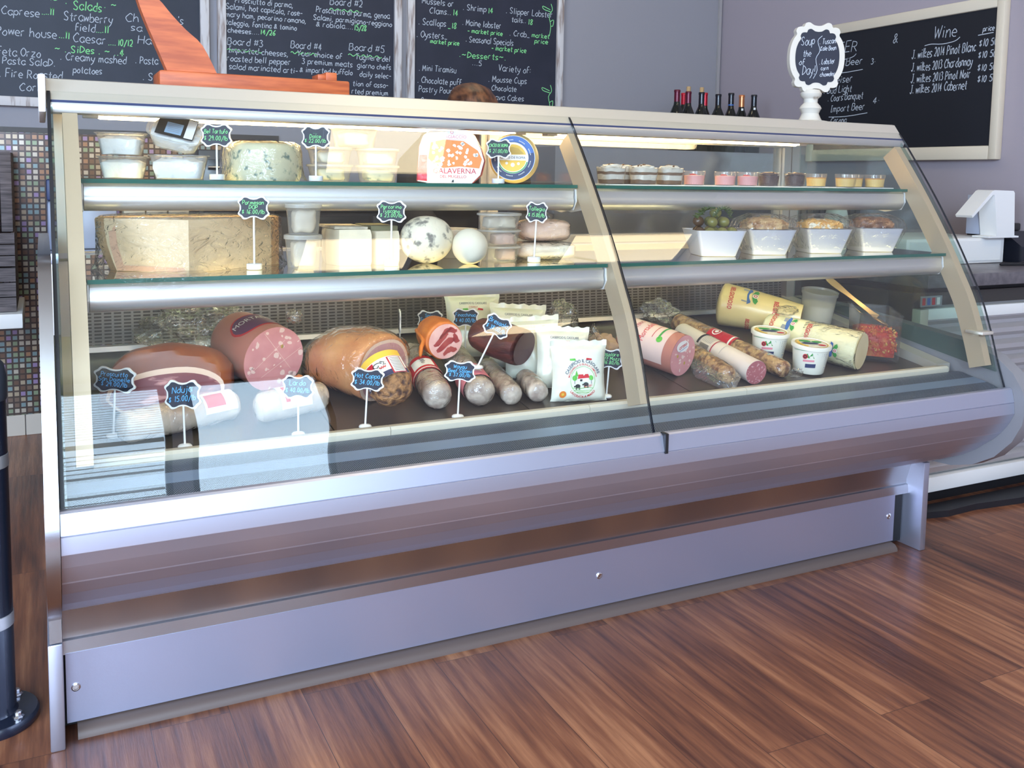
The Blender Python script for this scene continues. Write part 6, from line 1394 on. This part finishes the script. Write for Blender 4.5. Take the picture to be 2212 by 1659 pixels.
for k in range(3):                                   # the chalk is part of each slate's surface
    x0, x1, z0 = [(-1.05, .655, 1.355), (.690, 1.536, 1.40), (1.566, 2.418, 1.40)][k]; r = MB().box((x0 + .022, 2.420, z0 + .022), (x1 - .022, 2.434, 2.428))
    for mi, col in ((1, 'w'), (2, 'g')):
        ribbons(r, [s_ for s_ in wr.get((k, col), []) if all(p[1] < 2.40 for p in s_)], lambda a, b: Vector((a, 2.4192, b)), .0029 if col == 'w' else .0034, mi)
    r.build('slate', ['slate', 'chalkw', 'chalkg'], bd[k], 0)
# the wine board on the side wall
t = thing('chalkboard', 'beer and wine chalkboard in a cream frame on the side wall', 'chalkboard', (3.46, 1.17, 1.2))
for a, b in (((.640, 1.205), (.676, 1.86)), ((1.655, 1.205), (1.698, 1.86)), ((.676, 1.205), (1.655, 1.262)), ((.676, 1.812), (1.655, 1.86))):
    f = MB(); 
    f.bbox((3.424, a[0], a[1]), (3.4615, b[0], b[1]), .006); f.build('frame_rail', 'creamframe', t)
r = MB().box((3.434, .668, 1.252), (3.452, 1.67, 1.82)); rnd = random.Random(3); sw = []
for txt, y, z, h, wt in SIDE_WRITING:
    st, wd = strokes(txt, 0, 0, h, .18, .05, 2.0, 1.0, 0, rnd); q = wt / max(wd, .01); sw += [[(y - a * q, z + b) for a, b in s_] for s_ in st]
sw += [smoothline([(1.02, 1.700), (.985, 1.703), (.93, 1.697), (.87, 1.702), (.845, 1.716)]), [(.76, 1.712), (.69, 1.715)], smoothline([(1.60, 1.688), (1.52, 1.686), (1.43, 1.694), (1.405, 1.708)]), smoothline([(1.665, 1.632), (1.50, 1.626), (1.36, 1.631)]), smoothline([(1.56, 1.420), (1.45, 1.418), (1.32, 1.428)])]
ribbons(r, sw, lambda a, b: Vector((3.4332, a, b)), .0032, 1); r.build('slate', ['slate2', 'chalkw'], t, 0)

# ------------------------------------------------------------------ on top of the case
HT = 1.2834
t = thing('ham_stand', 'orange-stained wooden ham carving stand with tall curved horn', 'ham stand', (.43, .36, HT))
MB().bbox((.222, .300, HT), (.648, .425, HT + .039), .005).build('base_beam', 'wood', t, 35)
L_ = [(.239, 1.322), (.216, 1.378), (.196, 1.427), (.180, 1.475), (.170, 1.53), (.168, 1.60), (.178, 1.66)]; R_ = [(.344, 1.322), (.314, 1.381), (.280, 1.412), (.251, 1.442), (.232, 1.465), (.218, 1.482), (.208, 1.53), (.204, 1.60), (.200, 1.66)]
poly = smoothline(L_, 3) + smoothline(R_, 3)[::-1]
MB().prism([(a, b) for a, b in poly][::-1], (0, .342, 0), (1, 0, 0), (0, 0, 1), -.036).build('curved_horn', 'wood', t, 25)
MB().bbox((.580, .335, HT + .038), (.600, .39, HT + .055), .002).build('notch_block', 'wood', t); MB().bbox((.598, .33, HT + .038), (.625, .395, HT + .060), .002).build('notch_block', 'wood', t)
t = thing('soup_sign', 'white distressed pedestal sign with scalloped slate reading Soup of the Day', 'sign', (2.165, .37, HT))
c = Vector((2.165, .37, HT)); MB().lathe([(0, 0), (.056, 0), (.058, .004), (.054, .010), (.036, .013), (.032, .020), (.026, .034), (.030, .044), (.034, .050), (.030, .058), (.021, .068), (.022, .080), (.031, .088), (.033, .096), (.026, .108), (0, .112)], c, (0, 0, 1), 32).build('turned_post', 'distress', t, 40)
MB().bbox((2.178, .385, HT + .010), (2.20, .41, HT + .14), .002).build('back_brace', 'distress', t)
su, sv = Vector((.94, -.342, 0)).normalized(), Vector((0, 0, 1)); sn = su.cross(sv); sc_ = c + Vector((.004, -.016, .208)) 
q_ = [(0, .90), (.16, .92), (.32, .995), (.46, .97), (.52, .87), (.62, .87), (.74, .84), (.80, .74), (.77, .64), (.88, .50), (.97, .28), (1.0, .0)]
q_ = q_ + [(a, -b) for a, b in q_[::-1][1:]]; q_ = q_ + [(-a, b) for a, b in q_[::-1][1:-1]]
so = [(a * .090, b * .107) for a, b in smoothline(q_ + [q_[0]], 3)[:-1]][::-1]
MB().prism(so, sc_, su, sv, .022).build('scalloped_frame', 'distress', t, 20)
si = [(a * .80, b * .81) for a, b in so]
r = MB(); r.prism(si, sc_ + sn * .0012, su, sv, .0008); rnd = random.Random(9); ln = []
for txt, x, z, h, wt in (('Soup', -.056, .035, .026, .046), ('the', -.048, .000, .020, .028), ('of', -.060, -.026, .020, .020), ('Day!', -.048, -.056, .028, .044), ('. Tuscan', .004, .040, .017, .054), ('Kale Bean', .008, .020, .014, .052), ('. Lobster', .006, -.022, .016, .052), ('corn', .012, -.040, .013, .026), ('chowder', .010, -.060, .014, .050)):
    st, wd = strokes(txt, 0, 0, h, .15, .05, 2, 1, 0, rnd); q = wt / wd; ln += [[(x + a * q, z + b + a * q * .10) for a, b in s_] for s_ in st]
ln.append(smoothline([(.012, .066), (-.002, .050), (.006, .020), (-.006, -.005), (.0, -.04), (-.012, -.066)]))
ribbons(r, ln, lambda a, b: sc_ + su * a + sv * b + sn * .0030, .0017, 1); r.build('slate_face', ['slate', 'chalkw'], t, 0)

# ------------------------------------------------------------------ wine bottles on the low grey wall
BT = [(2.774, 1.90, 'burg', 0, .300, 'burgundy foil, end of the row near the boards'), (2.872, 1.94, 'burg', 1, .300, 'burgundy foil and a raised cork'), (2.905, 2.02, 'redf', 0, .300, 'red foil, tucked behind the corked burgundy one'), (3.022, 2.14, 'redf', 0, .306, 'red foil, mostly hidden behind the corked black one'),
      (2.950, 1.935, 'blackgloss', 1, .300, 'black foil and a raised cork'), (3.036, 2.02, 'redf', 0, .308, 'bright red foil, just past the corked ones'), (3.067, 1.95, 'blackgloss', 0, .298, 'plain black foil before the silver strip on the wall'), (3.149, 1.95, 'blackgloss', 2, .308, 'black foil and a thin blue band'), (3.235, 1.97, 'copper', 3, .304, 'copper foil'), (3.247, 1.89, 'blackgloss', 3, .300, 'black foil nearest the side wall board')]
M['burg'] = mat('burgundy_foil', (.12, .01, .03), .3, .3); M['redf'] = mat('red_foil', (.55, .01, .03), .3, .3); M['copper'] = mat('copper_foil', (.65, .24, .10), .3, .6); M['cork'] = mat('cork', (.50, .32, .15), .8); M['bottle'] = mat('dark_bottle_glass', (.008, .010, .009), .08, coat=.5)
for x, y, fo, ex, h, lab in BT:
    t = thing('wine_bottle', 'dark wine bottle with ' + lab, 'wine bottle', (x, y, 1.2404), 'wine bottles on the low wall'); c = (x, y, 1.2404)
    MB().lathe([(0, .002), (.034, 0), (.0365, .004), (.0365, .165), (.034, .185), (.024, .210), (.0165, .228), (.0142, .245), (.0138, h - .002)], c, (0, 0, 1), 26).build('bottle', 'bottle', t, 50)
    MB().lathe([(.0150, .236), (.0146, .24), (.0143, h - .012), (.0158, h - .011), (.0158, h - .002), (.0145, h), (0, h)], c, (0, 0, 1), 22).build('foil', fo, t, 40)
    if ex == 1: MB().lathe([(.0105, h), (.0108, h + .022), (.010, h + .024), (0, h + .024)], c, (0, 0, 1), 16).build('cork', 'cork', t, 40)
    if ex == 2: MB().lathe([(.0150, .244), (.0150, .250)], c, (0, 0, 1), 22).build('blue_band', 'blue', t, 40)
    if ex == 3:
        lb = MB(); patch(lb, lambda s, q: Vector(c) + VIEW * 0 + Vector((-math.sin(.45 + s / .017) * .0185, -math.cos(.45 + s / .017) * .0185, .218 + q)), -.005, .005, 0, .016, 0, 4, 2); lb.build('neck_label', 'paper', t, 0)
MB_ = MB().box((3.434, 2.425, 1.40), (3.452, 2.4375, 2.6)); o = MB_.build('corner_conduit', 'alu', None, 0, loc=(3.443, 2.43, 1.4)); settag(o, 'thin pale conduit running up the corner of the grey walls', 'conduit')

# ------------------------------------------------------------------ left of the case: bollard, wall shelf, crates
t = thing('bollard', 'dark blue-black bollard with two silver bands and bolted foot', 'bollard', (-.128, .165, 0)); c = (-.128, .165, 0); bc = mat('navy_black_enamel', (.012, .016, .032), .25, coat=.3)
MB().lathe([(0, 0), (.082, 0), (.084, .004), (.084, .016), (.080, .021), (.046, .022), (.042, .03), (.042, .66)], c, (0, 0, 1), 40).build('post', bc, t, 40)
MB().lathe([(.043, .655), (.0445, .662), (.0445, .70), (.040, .725), (.028, .740), (.012, .746), (0, .747)], c, (0, 0, 1), 36).build('domed_cap', mat('bollard_cap', (.05, .055, .07), .4), t, 50)
for z in (.200, .522): MB().lathe([(.0422, z), (.0432, z + .001), (.0432, z + .025), (.0422, z + .026)], c, (0, 0, 1), 36).build('silver_band', 'alu', t, 40)
for a in (-.75, .85, 2.4, 3.9):
    q = (c[0] + .063 * math.cos(a), c[1] + .063 * math.sin(a)); MB().lathe([(.0105, .021), (.011, .023), (.009, .025), (.007, .026), (.007, .032), (.005, .034), (0, .034)], (q[0], q[1], 0), (0, 0, 1), 8).build('bolt', 'chrome', t, 20)
t = thing('wall_shelf', 'white shelf fixed to the mosaic wall, left of the case', 'shelf', (-.6, 2.2, .523)); MB().bbox((-1.15, 1.92, .526), (-.088, 2.4245, .58), .004).build('board', 'whiteplastic', t)
for x in (-.9, -.3): MB().extr([(2.4245, .36), (2.4245, .525), (2.05, .525), (2.05, .505)], x, x + .02).build('bracket', 'alu', t, 0)
def crate(label, x0, x1, y0, y1, z, h):
    t = thing('crate', label, 'crate', ((x0 + x1) / 2, (y0 + y1) / 2, z), 'grey wooden crates'); n = 3; g = h / n
    for k in range(n):
        MB().box((x0, y0, z + k * g + .002), (x1, y0 + .012, z + (k + 1) * g - .002)).build('slat', 'crate', t, 0); MB().box((x1 - .012, y0 + .0125, z + k * g + .002), (x1, y1, z + (k + 1) * g - .002)).build('slat', 'crate', t, 0); MB().box((x0, y0 + .0125, z + k * g + .002), (x0 + .012, y1, z + (k + 1) * g - .002)).build('slat', 'crate', t, 0)
    MB().box((x0 + .0125, y0 + .0125, z + .0015), (x1 - .0125, y1, z + .012)).build('bottom', 'crate', t, 0)
crate('weathered grey crate at the bottom, on the white wall shelf', -.55, -.108, 1.97, 2.38, .5805, .165); crate('weathered grey crate on top of another on the white wall shelf', -.55, -.108, 1.975, 2.38, .7465, .125)
t = thing('slatted_rack', 'upright grey weathered board standing on the crates', 'rack', (-.13, 2.2, .872)); MB().bbox((-.150, 2.02, .8725), (-.112, 2.36, 1.165), .003).build('board', 'crate', t)
t = thing('canister', 'black and silver canister standing on the grey crates', 'canister', (-.27, 2.1, .872)); MB().lathe([(0, 0), (.095, 0), (.098, .01), (.098, .10)], (-.27, 2.1, .8725), (0, 0, 1), 30).build('lower_body', 'chrome', t, 40); MB().lathe([(.098, .1005), (.100, .25), (.085, .28), (0, .285)], (-.27, 2.1, .8725), (0, 0, 1), 30).build('upper_body', 'black', t, 40)

# ------------------------------------------------------------------ behind the case
t = thing('back_counter', 'long dark back counter seen through the case', 'counter', (1.4, 2.1, 0))
MB().box((.82, 1.88, .06), (1.985, 2.42, .95)).build('body', 'darkbrown', t, 0); MB().bbox((.80, 1.85, .95), (1.99, 2.42, .985), .003).build('worktop', mat('dark_worktop', (.05, .043, .042), .35), t); MB().box((.84, 1.92, 0), (1.97, 2.40, .06)).build('plinth', 'black', t, 0)
for k in range(3):
    d = MB().bbox((.835 + k * .385, 1.868, .08), (1.205 + k * .385, 1.8795, .93), .002).build('door', 'dark', t); MB().tube([(1.17 + k * .385, 1.855, .6), (1.17 + k * .385, 1.855, .78)], .005).build('handle', 'alu', d)
t = thing('prep_table', 'stainless prep table seen through the left end of the case', 'table', (.4, 1.7, 0))
MB().bbox((-.02, 1.45, .80), (.78, 2.05, .835), .003).build('tabletop', 'steel', t); MB().box((.02, 1.50, .30), (.74, 2.0, .32)).build('undershelf', 'steel_d', t, 0)
for x in (.0, .74):
    for y in (1.47, 2.01): MB().lathe([(.018, 0), (.018, .80)], (x + .01, y, 0), (0, 0, 1), 16).build('leg', 'alu', t, 40)
t = thing('oven', 'dark oven standing on the prep table behind the top shelf', 'oven', (.68, 1.9, .8355)); MB().bbox((.50, 1.70, .836), (.775, 2.04, 1.185), .006).build('body', 'dark', t); d = MB().bbox((.515, 1.69, .86), (.70, 1.6995, 1.15), .002).build('door', 'blackgloss', t)
MB().tube([(.53, 1.675, 1.12), (.69, 1.675, 1.12)], .006).build('handle', 'chrome', d)
t = thing('slicer', 'blue-grey meat slicer housing on the prep table behind the parmesan', 'slicer', (.12, 1.7, .8355)); MB().bbox((.00, 1.55, .836), (.09, 1.85, 1.00), .01).build('base_housing', mat('blue_grey_enamel', (.16, .19, .27), .35), t); MB().bbox((.10, 1.58, .836), (.215, 1.85, .975), .01).build('side_housing', mat('pale_blue_grey_enamel', (.32, .36, .45), .35), t); MB().bbox((.0, 1.56, 1.001), (.07, 1.8, 1.07), .006).build('dark_top', 'navy', t)
for k in range(3):
    o = MB().bbox((.235 + k * .072, 1.56, .836), (.302 + k * .072, 1.66, .972), .002).build('carton', [mat('buff_carton', (.55, .50, .36), .6)], None, loc=(.27 + k * .072, 1.6, .8355)); settag(o, 'buff carton behind the parmesan, %s of the row' % ['first from the slicer', 'middle', 'farthest from the slicer'][k], 'carton', 'buff cartons on the prep table')
# cabinet and appliances at the right rear
t = thing('rear_table', 'stainless table at the rear seen through the right end glass', 'table', (3.0, 1.4, 0))
MB().bbox((2.40, 1.15, .80), (3.44, 1.70, .84), .003).build('tabletop', 'steel_d', t)
for x in (2.43, 3.02, 3.40):
    for y in (1.18, 1.66): MB().lathe([(.022, 0), (.022, .80)], (x, y, 0), (0, 0, 1), 16).build('leg', mat('blue_steel_leg', (.35, .45, .55), .3, .8), t, 40)
MB().box((2.42, 1.2, .25), (3.42, 1.66, .27)).build('undershelf', 'steel_d', t, 0)
t = thing('coffee_machine', 'dark coffee machine with fluted front on the rear table', 'coffee machine', (3.1, 1.4, .8405)); MB().bbox((2.86, 1.30, .841), (3.40, 1.66, 1.02), .008).build('body', 'dark', t)
mb = MB()
for k in range(14): mb.box((2.88 + k * .037, 1.288, .86), (2.905 + k * .037, 1.2995, 1.0))
mb.build('fluted_front', mat('brown_fluted_panel', (.10, .085, .08), .4), t, 0)
t = thing('number_card', 'small yellow card with black figures on the rear table', 'sign', (2.79, 1.26, .8405)); MB().box((2.765, 1.262, .841), (2.83, 1.270, .960)).build('holder', 'black', t, 0); lb = MB(); fn = frame_fn((2.797, 1.2615, .925), (1, 0, 0), (0, 0, 1), .0006); rect2(lb, fn, -.030, -.03, .030, .03, 0); printon(lb, '45', .034, frame_fn((2.797, 1.2615, .925), (1, 0, 0), (0, 0, 1), .0012), 0, -.017, 1); lb.build('figures', ['yellow', 'inkblack'], t, 0)
t = thing('mixer', 'dark brown cylindrical mixer drum on the undershelf at the rear', 'mixer', (3.2, 1.42, .2705)); MB().lathe([(0, 0), (.11, .0), (.13, .02), (.13, .26), (.11, .285), (0, .29)], (3.07, 1.42, .402), (1, 0, 0), 30).build('drum', mat('dark_brown_enamel', (.07, .045, .035), .35), t, 40); MB().box((3.1, 1.35, .2708), (3.33, 1.49, .30)).build('foot', 'black', t, 0)
MB().lathe([(.06, 0), (.06, .012), (.02, .012)], (3.057, 1.42, .402), (1, 0, 0), 20).build('hub', 'brass', t, 40)

# ------------------------------------------------------------------ counter on the right
t = thing('service_counter', 'counter with white ribbed front and dark top beyond the case', 'counter', (3.0, .6, 0))
MB().box((2.56, .275, .06), (3.44, .95, .74)).build('body', 'darkbrown', t, 0)
z = .115; pr = [(.275, .112)]
while z < .655:
    pr += [(.262, z), (.250, z + .010), (.250, z + .026), (.262, z + .036), (.270, z + .040), (.270, z + .052)]; z += .058
pr += [(.275, z)]
MB().extr(pr[::-1], 2.60, 3.44).build('ribbed_front', mat('ribbed_pale_metal', (.62, .60, .60), .3, .6), t, 20)
MB().bbox((2.56, .238, .06), (3.44, .2745, .112), .003).build('base_board', 'whiteplastic', t); MB().bbox((2.56, .240, .112), (2.60, .2745, .69), .003).build('corner_stile', 'distress', t); MB().bbox((2.60, .242, .652), (3.44, .2745, .690), .003).build('top_rail', 'whiteplastic', t)
MB().bbox((2.54, .20, .765), (3.45, .98, .808), .004).build('worktop', mat('grey_stone_top', (.17, .15, .16), .3, col2=(.10, .09, .10), scale=30), t); MB().box((2.58, .29, .74), (3.43, .93, .765)).build('underframe', 'black', t, 0); MB().box((2.62, .30, 0), (3.43, .93, .06)).build('toe_kick', 'black', t, 0)
pts = [(2.50, .30), (2.56, .185), (2.66, .165), (2.8, .172), (3.0, .150), (3.2, .135), (3.455, .125), (3.455, .235), (2.64, .235), (2.56, .29)]
o = MB().prism(pts, (0, 0, .022), (1, 0, 0), (0, 1, 0), .0218).build('floor_mat', mat('black_floor_mat', (.012, .012, .016), .5), None, 0, loc=(2.9, .18, 0)); settag(o, 'black rubber mat on the floor along the ribbed counter', 'mat')
t = thing('cash_drawer', 'long white box under the tablet stand on the counter', 'box', (3.0, .55, .8085)); MB().bbox((2.735, .46, .809), (3.262, .80, .905), .004).build('case', 'whiteplastic', t); MB().box((2.75, .4575, .82), (3.24, .4595, .895)).build('drawer_front', 'whiteplastic', t, 0)
t = thing('tablet_stand', 'white curved tablet stand on the long white box', 'tablet stand', (3.2, .6, .9055))
pr = [(3.13, .906), (3.30, .906), (3.30, .912), (3.275, .914), (3.262, 1.074), (3.255, 1.082), (3.148, 1.084), (3.135, 1.080), (3.03, .99), (3.036, .982), (3.14, 1.066), (3.150, 1.066), (3.175, .914), (3.13, .912)]
mb = MB(); mb.prism(pr, (0, .50, 0), (1, 0, 0), (0, 0, 1), -.07, 0); mb.build('curved_shell', 'whiteplastic', t, 25)
MB().bbox((3.176, .505, .9145), (3.258, .565, 1.065), .003).build('side_panel', mat('pale_blue_panel', (.42, .46, .58), .2), t)
t = thing('receipt_printer', 'black receipt printer at the edge of the counter by the side wall', 'printer', (3.37, .5, .8085)); mb = MB(); mb.extr([(.42, .809), (.66, .809), (.66, .925), (.50, .925), (.42, .87)], 3.31, 3.445); mb.build('body', 'blackgloss', t, 0); MB().bbox((3.315, .52, .9255), (3.44, .65, .955), .006).build('cover', 'dark', t); MB().tube([(3.30, .40, .815), (3.24, .38, .813), (3.18, .40, .813), (3.12, .37, .813), (3.30, .33, .813)], .004).build('cable', 'black', t)
t = thing('dispenser', 'tapered white dispenser on the counter seen through the end glass', 'dispenser', (2.82, .88, .8085)); MB().lathe([(0, 0), (.055, 0), (.056, .006), (.045, .16), (.038, .19), (.02, .195), (0, .195)], (2.82, .88, .809), (0, 0, 1), 28).build('body', 'whiteplastic', t, 40); MB().lathe([(.012, .195), (.012, .215), (0, .216)], (2.82, .88, .809), (0, 0, 1), 14).build('nozzle', 'black', t, 40)
t = thing('card_holder', 'small red and blue printed card hanging under the counter edge', 'card', (2.62, .2, .70)); lb = MB(); lb.box((2.555, .236, .70), (2.655, .2395, .735), 0); fn = frame_fn((2.605, .2355, .717), (1, 0, 0), (0, 0, 1), .0004); 
for k in range(4): rect2(lb, fn, -.045 + k * .023, -.012, -.030 + k * .023, .012, [1, 2, 1, 3][k])
lb.build('card', ['inkgrey', 'red', 'blue', 'paper'], t, 0)

# ------------------------------------------------------------------ the person bending behind the case
M['skin'] = mat('skin', (.55, .30, .20), .5, sss=.15); M['hair'] = mat('auburn_hair', (.20, .075, .030), .45, col2=(.045, .016, .009), scale=7, stretch=(9, 2, 5)); M['shirt'] = mat('dark_grey_shirt', (.045, .042, .045), .85); M['trousers'] = mat('black_trousers', (.02, .02, .024), .8)
PX, PY = 1.345, 1.15
t = thing('person', 'person bending behind the case, only brown hair showing above it', 'person', (PX, PY + .25, 0))
def lobe(mb, pts, mi=0, seg=18): mb.tube([p for p, _ in pts], [r for _, r in pts], seg, mi)
def V(x, y, z): return Vector((PX + x, PY + y, z))
# one continuous figure swept from tapered limbs fused by a voxel remesh
bd_ = MB()
lobe(bd_, [(V(0, .30, .84), .125), (V(0, .30, .92), .145), (V(0, .27, 1.02), .135), (V(0, .19, 1.12), .145), (V(0, .11, 1.19), .14), (V(0, .05, 1.23), .09), (V(0, .03, 1.25), .05)])
lobe(bd_, [(V(0, .07, 1.215), .055), (V(0, .03, 1.265), .052), (V(0, .01, 1.30), .055)])
for s in (-1, 1):
    lobe(bd_, [(V(s * .07, .30, .86), .085), (V(s * .09, .29, .70), .082), (V(s * .095, .26, .48), .058), (V(s * .10, .30, .28), .052), (V(s * .10, .33, .09), .040), (V(s * .10, .33, .045), .042)])
    lobe(bd_, [(V(s * .10, .37, .040), .036), (V(s * .105, .26, .035), .038), (V(s * .11, .15, .030), .028)])
    lobe(bd_, [(V(s * .12, .10, 1.19), .060), (V(s * .19, .06, 1.13), .052), (V(s * .215, .03, 1.00), .043), (V(s * .19, -.06, .93), .036), (V(s * .15, -.15, .90), .028), (V(s * .14, -.19, .895), .026)])
    for k, (dx, ln_) in enumerate(((-.030, .062), (-.012, .075), (.006, .080), (.024, .070))): lobe(bd_, [(V(s * .14 + dx * .8, -.20, .893), .011), (V(s * .14 + dx, -.20 - ln_ * .5, .885), .0095), (V(s * .14 + dx, -.20 - ln_, .868), .007)], 0, 8)
    lobe(bd_, [(V(s * .11, -.185, .893), .012), (V(s * .092, -.215, .882), .0095), (V(s * .088, -.235, .872), .008)], 0, 8)
hd_c = V(0, -.01, 1.338)
bd_.blob(hd_c, (.072, .090, .082), Euler((.55, 0, 0)), 0, 1, 3); bd_.blob(V(0, -.065, 1.285), (.048, .045, .042), None, 0, 1, 3); bd_.blob(V(0, -.108, 1.302), (.011, .016, .014), None, 0, 1, 2)
for s in (-1, 1): bd_.blob(V(s * .073, -.005, 1.315), (.010, .018, .026), None, 0, 1, 2)
body = bd_.build('body', 'skin', t, 60); rm = body.modifiers.new('fuse', 'REMESH'); rm.mode = 'VOXEL'; rm.voxel_size = .009; rm.use_smooth_shade = True; sm_ = body.modifiers.new('soften', 'SMOOTH'); sm_.iterations = 6; sm_.factor = .5
for s in (-1, 1): MB().blob(V(s * .028, -.090, 1.322), (.011, .007, .007), None, 0, 1, 2).build('eye', 'paper', t, 60)
MB().blob(V(0, -.098, 1.268), (.020, .008, .006), None, 0, 1, 2).build('mouth', mat('lips', (.45, .13, .11), .4), t, 60)
h_ = MB().blob(V(0, -.004, 1.346), (.088, .108, .080), Euler((.4, 0, 0)), .05, 3, 4)
h_.v = [v for v in h_.v]; hv = []
for v in h_.v:
    p = Vector(v); 
    if p.y < PY - .085 and p.z < 1.31: p.y = PY - .055 + (p.y - PY + .055) * .2
    hv.append(tuple(p + Vector((.003, .003, .003)) * noise.noise(p * 60)))
h_.v = hv; h_.tube([V(.02, .085, 1.345), V(.03, .105, 1.31), V(.03, .11, 1.26), V(.025, .115, 1.20)], [.045, .042, .032, .012], 14); h_.build('hair', 'hair', t, 60)
c_ = MB(); lobe(c_, [(V(0, .30, .84), .150), (V(0, .30, .92), .160), (V(0, .27, 1.02), .150), (V(0, .19, 1.12), .158), (V(0, .11, 1.195), .150), (V(0, .065, 1.232), .085), (V(0, .05, 1.245), .062)], 0, 26)
for s in (-1, 1): lobe(c_, [(V(s * .10, .11, 1.19), .072), (V(s * .19, .06, 1.13), .064), (V(s * .215, .03, 1.00), .056), (V(s * .19, -.06, .93), .048), (V(s * .155, -.14, .902), .042)])
c_ = c_.build('shirt', 'shirt', t, 60); rm = c_.modifiers.new('fuse', 'REMESH'); rm.mode = 'VOXEL'; rm.voxel_size = .010; rm.use_smooth_shade = True
c_ = MB()
for s in (-1, 1): lobe(c_, [(V(s * .06, .30, .90), .105), (V(s * .085, .29, .70), .098), (V(s * .095, .26, .48), .076), (V(s * .10, .30, .28), .070), (V(s * .10, .33, .10), .062)])
c_ = c_.build('trousers', 'trousers', t, 60); rm = c_.modifiers.new('fuse', 'REMESH'); rm.mode = 'VOXEL'; rm.voxel_size = .011; rm.use_smooth_shade = True
for s in (-1, 1): MB().blob(V(s * .107, .245, .036), (.048, .145, .036), Euler((0, 0, s * -.05)), 0, 1, 3, 0, 0, -.0355).build('shoe', 'black', t, 60)
